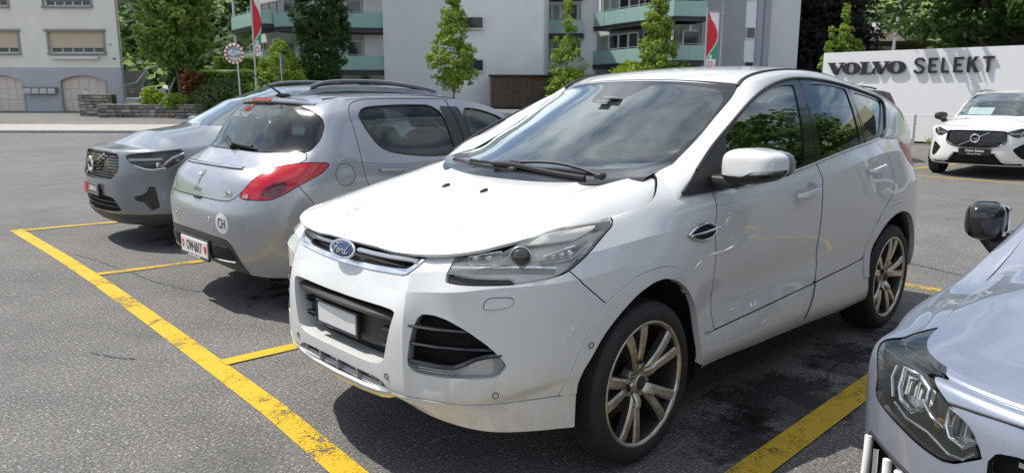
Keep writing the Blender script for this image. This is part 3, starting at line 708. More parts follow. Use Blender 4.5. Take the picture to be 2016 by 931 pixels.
def seat(root, x, y, z, fwd=1, w=.5, rest=True, rec=.25):
    """front seat: cushion, backrest, headrest on two rods"""
    s = bpy.data.objects.new('seat', None); COL.objects.link(s); s.parent = root
    emit('seat_cushion', soft_box((x + fwd * .05, y, z + .08), (.52, w, .18)), MT['seat'], s)
    emit('seat_backrest', soft_box((x - fwd * .27, y, z + .42), (.16, w, .66), rot=rotm('Y', -fwd * rec)), MT['seat'], s)
    emit('headrest', soft_box((x - fwd * .40, y, z + .86), (.11, .27, .20), .45, rot=rotm('Y', -fwd * rec)), MT['seat'], s)
    emit('headrest_rod', join([tube([(x - fwd * .36, y + d, z + .66), (x - fwd * .39, y + d, z + .84)], .007, 6) for d in (-.07, .07)]), MT['satin'], s)
    return s
def steering(root, c, tilt, r=.185):
    a = np.linspace(0, 2 * np.pi, 40, endpoint=False); Mx = rotm('Y', tilt)
    P = np.stack([0 * a, r * np.cos(a), r * np.sin(a)], 1) @ Mx.T + np.array(c)
    p = join([tube(P, .014, 8, closed=True), xf(soft_box((0, 0, 0), (.05, .15, .12)), Mx, c), tube([np.array([0, -r, 0]) @ Mx.T + c, np.array([0, r, 0]) @ Mx.T + c], .012, 6), tube([np.array(c), np.array([0, 0, -r]) @ Mx.T + c], .012, 6)])
    emit('steering_wheel', p, MT['dash'], root)

def chunks(p, nmin=250):
    """drops stray slivers left over by the panel cuts"""
    key = np.round(p.V / 2e-5).astype(np.int64); _, inv = np.unique(key, axis=0, return_inverse=True); inv = inv.ravel(); F = inv[p.F]; lab = np.arange(inv.max() + 1)
    for _ in range(4000):
        m = lab[F].min(1); new = lab.copy(); np.minimum.at(new, F.ravel(), np.repeat(m, 3)); new = new[new]
        if (new == lab).all(): break
        lab = new
    fl = lab[F[:, 0]]; u, c = np.unique(fl, return_counts=True); keep = np.isin(fl, u[c >= min(nmin, c.max())]); return compact(p.V, p.N, p.F[keep])
def dish(p, x, z, rx, rz, d):
    """presses an oval hollow into a side panel"""
    u = (p.V[:, 0] - x) / rx; v = (p.V[:, 2] - z) / rz; q = u * u + v * v; w = np.clip(1 - q, 0, 1)
    V = p.V.copy(); N = p.N.copy(); V[:, 1] -= d * w ** 1.5
    g = d * 1.5 * np.sqrt(w) * 2; N[:, 0] -= g * u / rx * N[:, 1]; N[:, 2] -= g * v / rz * N[:, 1]; N /= np.linalg.norm(N, axis=1, keepdims=True)
    return Piece(V, N, p.F)
# ------------------------------------------------------------------ the white SUV in the middle
def build_suv():
    root = thing('parked_car', 'white compact SUV with blue oval badge, parked in the middle bay nearest the viewer', 'car')
    body, H, WS, RF, RL, GS = suv_surfaces()
    # wheel arch flare
    for cx in (0., -2.69):
        d = np.hypot(body.V[:, 0] - cx, body.V[:, 2] - .345); w = np.clip((.49 - d) / .09, 0, 1); w = w * w * (3 - 2 * w)
        m = np.abs(body.N[:, 1]) > .5; body.V[m, 1] += .014 * w[m]
    archF = [(.415, .10), (.41, .445), (.396, .503), (.348, .556), (.291, .625), (.205, .697), (.106, .757), (.0, .787), (-.087, .787), (-.181, .76), (-.277, .704), (-.351, .619), (-.387, .535), (-.394, .418), (-.388, .10)]
    trimF = [(.47, .416), (.43, .52), (.365, .63), (.28, .735), (.175, .79), (.07, .828), (-.09, .836), (-.20, .812), (-.33, .742), (-.42, .64), (-.452, .53), (-.462, .43), (-.462, .335), (-.38, .33), (-.2, .5), (.2, .5), (.40, .416)]
    archR = [(x - 2.69, z) for x, z in [(.43, .10), (.425, .44), (.385, .56), (.325, .645), (.21, .73), (.08, .775), (-.05, .787), (-.20, .76), (-.32, .69), (-.385, .59), (-.41, .45), (-.42, .10)]]
    trimR = [(x - 2.69, z) for x, z in [(.47, .42), (.445, .57), (.385, .675), (.25, .782), (.09, .83), (-.06, .842), (-.23, .81), (-.37, .73), (-.445, .62), (-.475, .45), (-.475, .38), (-.38, .35), (-.2, .5), (.2, .5), (.40, .42)]]
    side = lambda V: V[:, 1] > .4
    front = lambda V: V[:, 0] > .3
    _, body = cut(body, 'xz', rounded(archF, 2), 0, side); _, body = cut(body, 'xz', rounded(archR, 2), 0, side)
    O = [(-.279, 1.111), (-.415, 1.2), (-.564, 1.287), (-.722, 1.359), (-.948, 1.451), (-1.178, 1.53), (-1.366, 1.576), (-1.549, 1.606), (-1.74, 1.618), (-2.047, 1.61), (-2.376, 1.581), (-2.707, 1.537), (-2.955, 1.478), (-2.877, 1.399), (-2.722, 1.289), (-2.588, 1.261)]
    belt = [(-2.401, 1.243), (-1.933, 1.207), (-1.549, 1.167), (-1.1, 1.128), (-.80, 1.111), (-.512, 1.101), (-.31, 1.098)]
    # remove the body behind the side glass and the rail
    up = [(-.43, 1.215)] + [(-.43, 1.9), (-3.9, 1.9), (-3.9, 1.33), (-2.95, 1.30)] + [(x, z + .002) for x, z in [(-2.62, 1.262)] + belt] + [(-.33, 1.16)]
    _, body = cut(body, 'xz', up, 0, side)
    ho = [(.95, -.3), (.812, -.02), (.812, .0), (.811, .263), (.800, .40), (.787, .471), (.758, .545), (.723, .60), (.667, .653), (.577, .688), (.477, .711), (.37, .732), (.197, .762), (.10, .780), (-.028, .793), (-.116, .799), (-.168, .786), (-.225, .752), (-.267, .718), (-.268, .690), (-.20, .60), (-.14, .45), (-.09, .27), (-.062, .07), (-.06, 0), (-.06, -.3)]
    hoc = rounded(ho, 1, (0, 25))
    dh = sdpoly(body.V[:, :2], hoc); _, body = clip(body, np.where((body.V[:, 2] > np.interp(body.V[:, 0], [.30, .60, .70], [.985, .955, .95])) & (body.V[:, 0] < .68) & (body.V[:, 1] > .55), dh + .009, -1.))
    # --- front openings
    grl = [(-.2, .96), (.30, .96), (.40, .957), (.462, .953), (.455, .928), (.438, .900), (.424, .880), (.405, .866), (.378, .858), (.316, .853), (.18, .846), (0, .842), (-.2, .846)]
    gin = [(-.2, .96), (.30, .96), (.40, .957), (.448, .955), (.440, .930), (.424, .906), (.408, .890), (.385, .879), (.316, .872), (.18, .866), (0, .862), (-.2, .866)]
    chrome_, body = cut(body, 'yz', grl, .001, front); gopen, chr_ = cut(chrome_, 'yz', gin, 0)
    low = [(-.2, .727), (0, .727), (.292, .734), (.388, .731), (.375, .69), (.335, .54), (.322, .516), (.29, .505), (.24, .498), (0, .497), (-.2, .497)]
    lopen, body = cut(body, 'yz', rounded(low, 2, (0, 10)), 0, front)
    skid = [(-.2, .448), (.27, .449), (.315, .440), (.352, .412), (.30, .408), (.16, .403), (-.2, .402)]
    sopen, body = cut(body, 'yz', rounded(skid, 1, (0, 6)), 0, front)
    DG = lambda L: [((y - x) * .70711, z) for x, y, z in L]
    hl = DG([(.701, .571, .985), (.783, .577, .884), (.797, .589, .861), (.769, .639, .857), (.623, .764, .857), (.603, .774, .859), (.52, .812, .865), (.446, .834, .877), (.414, .839, .886), (.321, .839, .929), (.197, .824, .995), (.145, .816, 1.018), (.122, .80, 1.042), (.16, .79, 1.06), (.30, .77, 1.055), (.45, .74, 1.04), (.55, .70, 1.025), (.64, .64, 1.0)])
    dfr = lambda V: (V[:, 0] > -.1) & (V[:, 2] > .45)
    hlp, body = cut(body, diag, rounded(hl, 1, (1, 2)), .006, dfr)
    fog = DG([(.853, .496, .73), (.832, .551, .735), (.801, .605, .724), (.759, .664, .69), (.709, .722, .636), (.66, .766, .566), (.672, .752, .538), (.697, .744, .518), (.776, .664, .511), (.856, .526, .504), (.87, .485, .510), (.878, .45, .537), (.869, .464, .652)])
    fogp, body = cut(body, diag, rounded(fog, 1), 0, lambda V: (V[:, 0] > .5) & (V[:, 2] < .8))
    wash = DG([(.71, .712, .813), (.64, .763, .813), (.632, .772, .80), (.642, .765, .777), (.716, .71, .767), (.723, .703, .78)])
    wsh, body = cut(body, diag, rounded(wash, 2), .003, lambda V: (V[:, 0] > .5))
    # --- side panels
    tF, body = cut(body, 'xz', rounded(trimF, 2, (0, 12)), .002, lambda V: (V[:, 1] > .5) & (V[:, 2] < .9))
    tR, body = cut(body, 'xz', rounded(trimR, 2, (0,)), .002, lambda V: (V[:, 1] > .5) & (V[:, 2] < .9))
    seamF = [(.60, .995), (.45, .93), (.414, .886), (.363, .83), (.30, .775), (.246, .728), (.2, .68)]
    fr, body = split(body, 'xz', [(.55, 1.3), (.50, 1.05), (.44, .93), (.414, .886), (.363, .83), (.252, .735), (.05, .60), (-.1, .2)][::-1], .005)
    if fr.V[:, 0].mean() < body.V[:, 0].mean(): fr, body = body, fr
    # the headlight's roof strip belongs to the fender: nothing else is left above it
    fz = np.interp(fr.V[:, 1], [.0, .30, .36, .7, .9], [.30, .36, .408, .412, .418]) - fr.V[:, 2]
    lip, _ = clip(fr, fz - .002); _, bumper = clip(fr, fz + .002); lip = offset(lip, .003)
    dF = [(-.508, 1.16), (-.508, 1.095), (-.497, .968), (-.535, .78), (-.558, .453), (-.981, .468), (-1.59, .4945), (-1.614, .514), (-1.645, .585), (-1.62, .69), (-1.606, .837), (-1.588, .971), (-1.55, 1.117), (-1.543, 1.25), (-1.0, 1.25)]
    dR = [(-1.548, 1.25), (-1.555, 1.117), (-1.593, .971), (-1.611, .837), (-1.625, .69), (-1.65, .585), (-1.619, .514), (-1.60, .4955), (-2.0, .519), (-2.235, .541), (-2.29, .60), (-2.36, .72), (-2.47, .82), (-2.60, .90), (-2.655, 1.0), (-2.62, 1.12), (-2.52, 1.22), (-2.40, 1.32)]
    mid = lambda V: V[:, 1] > .5
    fdoor, body = cut(body, 'xz', rounded(dF, 1, (0, 1, 2, 3, 4, 6, 14, 13)), .005, mid)
    rdoor, body = cut(body, 'xz', rounded(dR, 1, (0, 1, 2, 3, 7, 17)), .005, mid)
    sill, body = cut(body, 'xz', [(-.44, .1), (-.44, .455), (-.552, .451), (-.981, .466), (-1.6, .493), (-2.0, .517), (-2.24, .54), (-2.35, .42), (-2.35, .1)], .004, mid)
    fend, quarter = clip(body, body.V[:, 0] + 1.5); fend = chunks(fend); quarter = chunks(quarter)
    tail = [(-2.885, 1.197), (-2.99, 1.225), (-3.15, 1.23), (-3.6, 1.24), (-3.6, 1.05), (-3.2, 1.04), (-3.06, 1.06), (-2.95, 1.12)]
    tl, quarter = cut(quarter, 'xz', rounded(tail, 1), .004, lambda V: V[:, 1] > .3)
    Wt = MT['white']
    bp = join([bumper, walls(bumper, .022), walls_from(gopen, (-.05, 0, 0)), walls_from(fogp, (-.05, -.03, 0)), walls_from(lopen, (-.10, 0, 0)), walls_from(sopen, (-.045, 0, 0))])
    bmp = emit('bumper', both(bp), Wt, root)
    lq = join([lip, walls(lip, .03)]); emit('bumper_lip', lq, Wt, bmp); emit('bumper_lip', mirror(lq), Wt, bmp)
    emit('grille_surround', both(panel(offset(chr_, .004), .03)), MT['chrome'], root)
    # upper grille: dark back, chrome bar, badge
    g = emit('upper_grille', both(offset(gopen, 0, (-.055, 0, 0))), MT['void'], root)
    ys = np.linspace(-.40, .40, 40); bx = lambda y: np.interp(abs(y), [0, .2, .3, .40], [.842, .838, .825, .795])
    for s in (-1, 1):
        yy = np.linspace(.10 * s, .425 * s, 20); emit('chrome_bar', outer_fix(sweep([(bx(y), y, .915 - .004 * abs(y)) for y in yy], [(.0, .009), (.012, .006), (.015, 0), (.012, -.006), (0, -.009), (-.01, 0)])), MT['satin'], g)
    emit('grille_floor', outer_fix(sweep([(bx(y) - .03, y, .876) for y in np.linspace(-.41, .41, 30)], [(-.03, .008), (.03, .0), (.03, -.006), (-.03, -.004)])), MT['greyplastic'], g)
    # oval badge
    bc = np.array((.857, 0, .905)); ex = np.array((0, 1., 0)); ey = np.array((-.42, 0, 1.)); Fm = frame(bc, ex, ey)
    bd = emit('badge', xf(ellipsoid((0, 0, 0), (.088, .035, .012), 40, 10), Fm, bc), MT['plateblue'], g)
    a = np.linspace(0, 2 * np.pi, 48, endpoint=False)
    Tb = lambda x, y, z=.012: bc + Fm @ np.array((x, y, z))
    emit('badge_rim', tube([Tb(.088 * math.cos(t), .0355 * math.sin(t), .003) for t in a], .0055, 8, closed=True), MT['chrome'], bd)
    ford = [curve2([(-.052, .004), (-.056, .012), (-.046, .019), (-.028, .016), (-.012, .020), (-.004, .019)]), curve2([(-.026, .016), (-.031, .002), (-.038, -.013), (-.050, -.018), (-.054, -.011)]), curve2([(-.043, .001), (-.030, .003), (-.018, .001)]),
            curve2([(-.012, -.003), (-.019, -.008), (-.016, -.015), (-.007, -.012), (-.006, -.004), (-.012, -.002)], 20), curve2([(.002, -.003), (.004, -.008), (.001, -.016)], 10), curve2([(.003, -.009), (.010, -.003), (.015, -.005)], 10),
            curve2([(.034, -.005), (.026, -.004), (.020, -.011), (.026, -.016), (.034, -.009), (.044, .014), (.050, .020)], 24), curve2([(.034, -.009), (.034, -.015), (.042, -.014), (.052, -.006)], 14)]
    emit('badge_script', strokes(ford, .0022, lambda x, y: Tb(x * 1.12, y * 1.1, .0125 * math.sqrt(max(0, 1 - (x / .088) ** 2 - (y / .035) ** 2)) + .0012)), MT['chrome'], bd)
    # lower grille
    lg = emit('lower_grille', both(offset(lopen, 0, (-.10, 0, 0))), MT['void'], root)
    bow = lambda y, d=0: np.interp(abs(y), [0, .2, .36, .45], [.905, .899, .875, .855]) - d
    emit('grille_bar', outer_fix(sweep([(bow(y, .03), y, .690 - .02 * y * y) for y in np.linspace(-.392, .392, 40)], [(-.04, .016), (.0, .016), (.022, .006), (.024, -.004), (.012, -.012), (-.04, -.012)])), MT['greyplastic'], lg)
    pl = np.array([[(bow(y, .055), y, z) for z in (.545, .684)] for y in np.linspace(-.345, .345, 24)])
    q = grid_piece(pl); q = q if q.N[:, 0].mean() > 0 else Piece(q.V, -q.N, q.F[:, ::-1]); emit('number_plate_panel', q, MT['greyplastic'], lg)
    for s in (-1, 1):
        for z in (.633, .57): emit('grille_rib', outer_fix(sweep([(bow(y, .045), y, z) for y in np.linspace(.262 * s, (.365 - (.66 - z) * .22) * s, 8)], [(-.02, .007), (.012, .005), (.016, 0), (.012, -.007), (-.02, -.007)])), MT['greyplastic'], lg)
    pc = np.array((.872, 0, .607)); npl = emit('number_plate', box(pc + [0, -.045, 0], (.012, .30, .085), bev=.004), MT['plate'], root)
    emit('plate_frame', join([box(pc + [-.004, -.045, z], (.02, .33, .012), bev=.003) for z in (-.048, .048)] + [box(pc + [-.004, -.045 + y, 0], (.02, .012, .096), bev=.003) for y in (-.159, .159)]), MT['blackgloss'], npl)
    for i, (y, z, w, h, c) in enumerate([(-.14, .0, .10, .078, .36), (-.05, .02, .10, .04, .42), (-.05, -.02, .10, .04, .52), (.045, .018, .09, .045, .30), (.045, -.022, .09, .04, .46)]):
        pass
    # skid bar with fins
    emit('skid_opening', both(offset(sopen, 0, (-.05, 0, 0))), MT['void'], root)
    sk = [(bow(y, -.004) - .0, y, .392 + .0 * y) for y in np.linspace(-.30, .30, 30)]
    sk = [(.862, -.385, .415), (.884, -.335, .398)] + sk + [(.884, .335, .398), (.862, .385, .415)]
    emit('skid_bar', outer_fix(sweep(sk, [(-.055, .010), (.0, .012), (.012, .006), (.014, -.006), (.004, -.022), (-.05, -.03)])), MT['satin'], root)
    for y in (-.29, -.145, 0, .145, .29): emit('skid_fin', box((bow(y, .02), y, .424), (.05, .010, .05), bev=.002), MT['satin'], root)
    # sensors
    def sensor(pt, n, r=.011):
        n = np.array(n, float); n /= np.linalg.norm(n); ex = np.cross(n, [0, 0, 1.]); ey = np.cross(ex, n); c = np.array(pt)
        p = join([tube([c + ex * r * math.cos(t) + ey * r * math.sin(t) + n * .001 for t in a[::2]], .0016, 6, closed=True)])
        emit('parking_sensor', p, MT['greyplastic'], bmp)
    for s in (-1, 1):
        sensor((.897, .345 * s, .468), (1, .15 * s, 0)); sensor((.702, .748 * s, .456), (.6, .75 * s, 0)); sensor((.352, .898 * s, .60), (.15, 1 * s, 0))
    for s, f in ((1, lambda p: p), (-1, mirror)):
        emit('washer_cover', f(panel(offset(wsh, .006), .012)), Wt, bmp)
        # fog lamp recess
        fg = emit('fog_recess', f(offset(fogp, 0, (-.055, -.035, 0))), MT['void'], root)
        fx = lambda u: np.array([np.interp(u, [0, .25, .5, .75, 1], [.872, .83, .775, .715, .655]), np.interp(u, [0, .25, .5, .75, 1], [.455, .565, .655, .722, .772])])
        for z, u1, dz in ((.684, .60, 0), (.618, .80, 0)):
            L = [(*fx(u) - [.012, .008], z + dz * u) for u in np.linspace(-.04, u1, 18)]
            emit('recess_bar', f(outer_fix(sweep(L, [(-.03, .004), (.004, .006), (.010, .0), (.004, -.006), (-.03, -.006)]))), MT['blackgloss'], fg)
        L = [(*(fx(u) - [.010, .007]), np.interp(u, [-.05, .30, .42, .62, .74, 1.0], [.552, .547, .549, .585, .597, .602])) for u in np.linspace(-.05, .9, 40)]
        emit('recess_bar', f(outer_fix(sweep(L, [(-.03, .006), (.006, .008), (.013, .0), (.006, -.008), (-.03, -.008)]))), MT['blackgloss'], fg)
        # fog lamp: lens under the last bar
        lens = [(-.35, .49)] ; zl = lambda V: np.interp((V[:, 1] - V[:, 0]) * .70711, [(y - x) * .70711 for x, y in (fx(0), fx(.30), fx(.42), fx(.62), fx(.74), fx(1))], [.545, .540, .542, .578, .590, .596])
        lensp, _ = clip(offset(fogp, 0, (-.014, -.010, 0)), zl(fogp.V) - fogp.V[:, 2])
        fl = emit('fog_lamp', f(lensp), MT['hazylens'], root)
        bowl, strip = clip(offset(lensp, 0, (-.028, -.018, 0)), (lensp.V[:, 1] - lensp.V[:, 0]) * .70711 + .075)
        emit('fog_reflector', f(bowl), MT['reflector'], fl); emit('running_light', f(strip), MT['lamphousing'], fl)
        c0 = np.array((*fx(.86) - [.03, .022], .562)); emit('fog_bulb', f(ellipsoid(c0 - [.02, .014, 0], (.014, .014, .014), 12, 8)), MT['reflector'], fl)
        emit('fog_rib', f(join([tube([(*(fx(u) - [.022, .014]), .522), (*(fx(u) - [.022, .014]), .585)], .002, 5) for u in np.linspace(.80, .97, 9)])), MT['reflector'], fl)
        emit('running_light_bar', f(join([tube([(*(fx(u) - [.02, .014]), z) for u in np.linspace(.08, .40, 8)], .003, 5) for z in (.517, .527, .537)])), MT['satin'], fl)
        # headlight
        isme = lambda p: (p.V[:, 1] - p.V[:, 0]) * .70711
        mline = DG([(.784, .578, .886), (.632, .752, .876), (.615, .768, .861), (.58, .785, .85)])
        mesh_, hlens = split(hlp, diag, mline, .003)
        if mesh_.V[:, 2].mean() > hlens.V[:, 2].mean(): mesh_, hlens = hlens, mesh_
        hd = emit('headlight', f(join([hlens, walls(hlens, .012)])), MT['hazylens'], root)
        emit('headlight_mesh', f(offset(mesh_, -.012)), MT['blackplastic'], hd)
        hx = lambda u: np.array([np.interp(u, [0, .2, .4, .6, .8, 1], [.775, .69, .60, .50, .38, .16]), np.interp(u, [0, .2, .4, .6, .8, 1], [.575, .665, .735, .79, .826, .815])])
        inn = offset(hlens, -.045)
        tr = [((p[1] - p[0]) * .70711, z) for p, z in ((hx(0), .922), (hx(.2), .947), (hx(.4), .954), (hx(.6), .960), (hx(.8), .967), (hx(1), 1.02))]
        upz, loz = split(inn, diag, tr, 0)
        if upz.V[:, 2].mean() < loz.V[:, 2].mean(): upz, loz = loz, upz
        emit('lamp_housing', f(loz), MT['lamphousing'], hd); emit('lamp_brow', f(join([offset(upz, .030), walls(offset(upz, .030), .012)])), MT['brow'], hd)
        pc_ = np.array((.545, .715, .943)); dirn = np.array((.72, .69, 0)) / np.linalg.norm((.72, .69, 0))
        emit('projector_lens', f(ellipsoid(pc_ + dirn * .02, (.036, .036, .036))), MT['projector'], hd)
        exd = np.array((-.69, .72, 0)); ring_ = [pc_ + dirn * .028 + exd * .038 * math.cos(t) + np.array((0, 0, 1)) * .038 * math.sin(t) for t in a]
        emit('projector_ring', f(tube(ring_, .0035, 8, closed=True)), MT['satin'], hd)
        def frame_box(us, zs0, zs1, dep, m, nm, r=.006):
            top = [np.array((*(hx(u) - [.022, .022]), z)) for u, z in zip(us, zs1)]; bot = [np.array((*(hx(u) - [.022, .022]), z)) for u, z in zip(us, zs0)]
            emit(nm, f(tube(top + bot[::-1], r, 6, closed=True)), MT[m], hd)
            G = np.array([[t - [dep, dep, 0], b - [dep, dep, 0]] for t, b in zip(top, bot)]); p = grid_piece(G); p = p if (p.N[:, 0] + p.N[:, 1]).mean() > 0 else Piece(p.V, -p.N, p.F[:, ::-1]); emit(nm + '_back', f(p), MT['rimdark' if m == 'chrome' else 'reflector'], hd)
        frame_box([.60, .70, .79, .87], [.913, .912, .916, .955], [.938, .953, .962, .972], .02, 'chrome', 'indicator_frame', .007)
        frame_box([.12, .22, .32], [.918, .918, .92], [.945, .955, .962], .02, 'satin', 'high_beam_box', .004)
        for u in (.66, .72, .78): emit('reflector_facet', f(ellipsoid((*(hx(u) - [.03, .03]), .935), (.016, .016, .017), 8, 5)), MT['chrome'], hd)
        for u in (.16, .24): emit('reflector_facet', f(ellipsoid((*(hx(u) - [.036, .036]), .94), (.025, .025, .017), 8, 5)), MT['chrome'], hd)
        emit('amber_bulb', f(ellipsoid((*(hx(.60) - [.03, .03]), .922), (.012, .012, .007), 8, 6)), MT['amber'], hd)
        st_ = [np.array((*(hx(u) - [.016, .016]), z)) for u, z in zip(np.linspace(.02, .68, 14), np.interp(np.linspace(.02, .68, 14), [0, .4, .55, .68], [.908, .907, .902, .893]))]
        emit('light_blade', f(outer_fix(sweep(st_, [(-.02, .006), (.004, .005), (.006, -.003), (-.02, -.006)]))), MT['chrome'], hd)
        emit('turn_strip', f(outer_fix(sweep([p - [0, 0, .016] for p in st_], [(-.012, .008), (0, .008), (0, -.009), (-.012, -.009)]))), MT['smoke'], hd)
        # side
        def nm(p, m, n_, par=root, d=.018):
            if n_ in ('wheel_arch_trim', 'tail_light'): return emit(n_, f(join([p, walls(p, d)])), m, par)
            o = emit(n_, f(p), m, par); emit('panel_edge', f(walls(p, d)), MT['void'], o); return o  # edges coloured near black instead of body paint, shade painted into the shut lines
        
        nm(fend, Wt, 'fender'); nm(quarter, Wt, 'quarter_panel'); nm(sill, Wt, 'side_skirt', root, .03)
        nm(offset(tF, .006), Wt, 'wheel_arch_trim', root, .03); nm(offset(tR, .006), Wt, 'wheel_arch_trim', root, .03)
        d1 = nm(dish(fdoor, -1.42, 1.030, .075, .052, .020), Wt, 'door'); d2 = nm(dish(rdoor, -2.36, 1.092, .075, .052, .020), Wt, 'door')
        nm(tl, MT['tailred'], 'tail_light')
        emit('skirt_seam', f(tube([(-1.603, .880, .49), (-1.56, .893, .43), (-1.50, .902, .37), (-1.455, .900, .32)], .003, 5)), MT['ink'], root)
        for dd, (xa, xb, y, za, zb) in ((d1, (-1.25, -1.50, .897, 1.010, 1.032)), (d2, (-2.20, -2.44, .884, 1.072, 1.095))):
            n = 14; path = [(xa + (xb - xa) * t, y + .030 * min(1, 6 * min(t, 1 - t) + .25), za + (zb - za) * t) for t in np.linspace(0, 1, n)]
            emit('handle', f(outer_fix(sweep(path, [(-.008 , .016), (.004, .014), (.009, .0), (.004, -.014), (-.008, -.016), (-.012, 0)]))), Wt, dd)
            
        # fender vent
        v0 = [(-.285, .936), (-.345, .962), (-.455, .968), (-.505, .936), (-.47, .905), (-.35, .907)]
        vt = [np.array((x, .892 + .0 * x, z)) for x, z in v0]; loop = curve2(vt + [vt[0]], 40)
        vn = emit('fender_vent', f(tube(loop, .0065, 6, closed=True)), MT['chrome'], root)
        pv = extrude([(-x, z) for x, z in v0], .004); pv = xf(pv, [[-1, 0, 0], [0, 0, 1], [0, 1, 0]], (0, .889, 0)); emit('vent_mesh', f(pv), MT['void'], vn)
        emit('vent_blade', f(tube([(-.30, .897, .934), (-.40, .903, .936), (-.51, .905, .946)], .006, 6)), MT['chrome'], vn)
        # greenhouse side
        fr_, _ = cut(GS, 'xz', rounded(O + belt, 1, (0,)), 0)
        fr_ = offset(fr_, .002)
        gF = [(-.512, 1.105), (-.60, 1.112), (-.80, 1.121), (-1.1, 1.136), (-1.424, 1.166), (-1.43, 1.201), (-1.542, 1.421), (-1.622, 1.578), (-1.483, 1.575), (-1.33, 1.553), (-1.161, 1.506), (-.936, 1.431), (-.781, 1.365), (-.703, 1.326), (-.667, 1.255), (-.60, 1.13)]
        gF = [(-.628, 1.118), (-.80, 1.121), (-1.1, 1.140), (-1.418, 1.172), (-1.43, 1.201), (-1.542, 1.421), (-1.622, 1.580), (-1.483, 1.575), (-1.33, 1.553), (-1.161, 1.506), (-.936, 1.431), (-.781, 1.365), (-.703, 1.326)]
        gR = [(-1.629, 1.195), (-2.0, 1.225), (-2.215, 1.243), (-2.235, 1.262), (-2.334, 1.555), (-2.33, 1.563), (-2.103, 1.586), (-1.80, 1.587), (-1.734, 1.507), (-1.667, 1.347)]
        gQ = [(-2.38, 1.262), (-2.589, 1.282), (-2.67, 1.32), (-2.915, 1.475), (-2.90, 1.486), (-2.684, 1.520), (-2.43, 1.545), (-2.425, 1.53), (-2.39, 1.40)]
        w1, fr_ = cut(fr_, 'xz', rounded(gF, 1, (0, 3, 6)), 0); w2, fr_ = cut(fr_, 'xz', rounded(gR, 1, (0,)), 0); w3, fr_ = cut(fr_, 'xz', rounded(gQ, 1), 0)
        sail = [(-.22, 1.08), (-.40, 1.24), (-.56, 1.34), (-.72, 1.42), (-.702, 1.33), (-.628, 1.112), (-.62, 1.08)]
        sl_, fr_ = cut(fr_, 'xz', sail, .003)
        emit('window_frame', f(join([fr_, walls(fr_, .012)])), MT['blackgloss'], root)
        emit('mirror_sail', f(join([offset(sl_, .004), walls(offset(sl_, .004), .015)])), MT['blackplastic'], root)
        emit('window', f(offset(w1, -.006)), MT['sideglass'], d1); emit('window', f(offset(w2, -.006)), MT['privacy'], d2); emit('quarter_window', f(offset(w3, -.006)), MT['privacy'], root)
        bl = curve2([(x, float(side_y(x, z)) + .006, z) for x, z in [(-.70, 1.105), (-1.0, 1.120), (-1.3, 1.142), (-1.549, 1.167), (-1.933, 1.207), (-2.401, 1.243), (-2.60, 1.262), (-2.72, 1.291), (-2.88, 1.395)]], 50)
        emit('window_chrome', f(tube(bl, .0065, 6)), MT['chrome'], root)
        rb = curve2([(x, float(side_y(x, z)) + .005, z) for x, z in O[1:]], 80); emit('window_rubber', f(tube(rb, .009, 6)), MT['blackplastic'], root)
        emit('pillar_gap', f(join([tube([(x, float(side_y(x, z)) + .003, z) for x, z in [(-1.545, 1.17), (-1.60, 1.30), (-1.665, 1.45), (-1.725, 1.615)]], .0025, 5), tube([(x, float(side_y(x, z)) + .003, z) for x, z in [(-2.30, 1.24), (-2.345, 1.40), (-2.39, 1.575)]], .0025, 5)])), MT['void'], root)
        # mirror
        mir = bpy.data.objects.new('door_mirror', None); COL.objects.link(mir); mir.parent = root
        mc = np.array((-.56, 1.035, 1.222)); q = soft_box((0, 0, 0), (.215, .262, .158), .52, nu=40, nv=24)
        V = q.V.copy(); V[:, 2] *= 1 - .30 * np.clip(V[:, 1] / .13 + .15, 0, 1.1) ** 1.5; V[:, 0] *= 1 - .28 * np.clip(V[:, 1] / .14, -.2, 1); V[:, 2] += .010 * (V[:, 1] / .14); 
        q = Piece(V, q.N, q.F); q = xf(q, rotm('Z', R(-12)), mc)
        capz = mc[2] - .040 - .10 * (q.V[:, 1] - mc[1]) * 0; up_, lo_ = clip(q, q.V[:, 2] - capz)
        ind = [(.99, 1.172), (1.03, 1.187), (1.18, 1.19), (1.19, 1.212), (1.02, 1.205)]
        indp, up_ = cut(up_, 'yz', [(1.01, 1.16), (1.03, 1.196), (1.09, 1.206), (1.20, 1.216), (1.20, 1.16)], .002, lambda V: V[:, 0] > mc[0] - .02)
        if s < 0:
            fold = lambda p: xf(p, rotm('Z', R(62)), np.array((-.56, .93, 1.2)) - rotm('Z', R(62)) @ np.array((-.56, .93, 1.2))); up_, lo_, indp = [xf(fold(p), None, (-.42, -.02, -.03)) for p in (up_, lo_, indp)]
        emit('mirror_cap', f(up_), Wt, mir); emit('mirror_base', f(lo_), MT['blackplastic'], mir); emit('mirror_indicator', f(offset(indp, .001)), MT['lens'], mir); emit('indicator_back', f(offset(indp, -.012)), MT['reflector'], mir)
        emit('mirror_arm', f(soft_box((-.545, .905, 1.150), (.13, .16, .055), .5)), MT['blackplastic'], mir)
        mg = xf(extrude(rounded([(-.12, -.06), (.12, -.05), (.115, .06), (-.11, .07)], 2), .003), [[0, 0, -1], [1, 0, 0], [0, 1, 0]], (-.672, 1.035, 1.222)); emit('mirror_glass', f(mg if s > 0 else xf(fold(mg), None, (-.42, -.02, -.03))), MT['chrome'], mir)
        # ditch moulding
        di = [(-1.13, .598, 1.571), (-1.17, .592, 1.595), (-1.317, .581, 1.635), (-1.608, .578, 1.665), (-1.914, .578, 1.668), (-2.20, .574, 1.650), (-2.5, .566, 1.612)]
        emit('roof_moulding', f(outer_fix(sweep(curve2(di, 50), [(-.010, -.006), (-.008, .004), (.008, .004), (.010, -.006)]))), MT['blackplastic'], root)
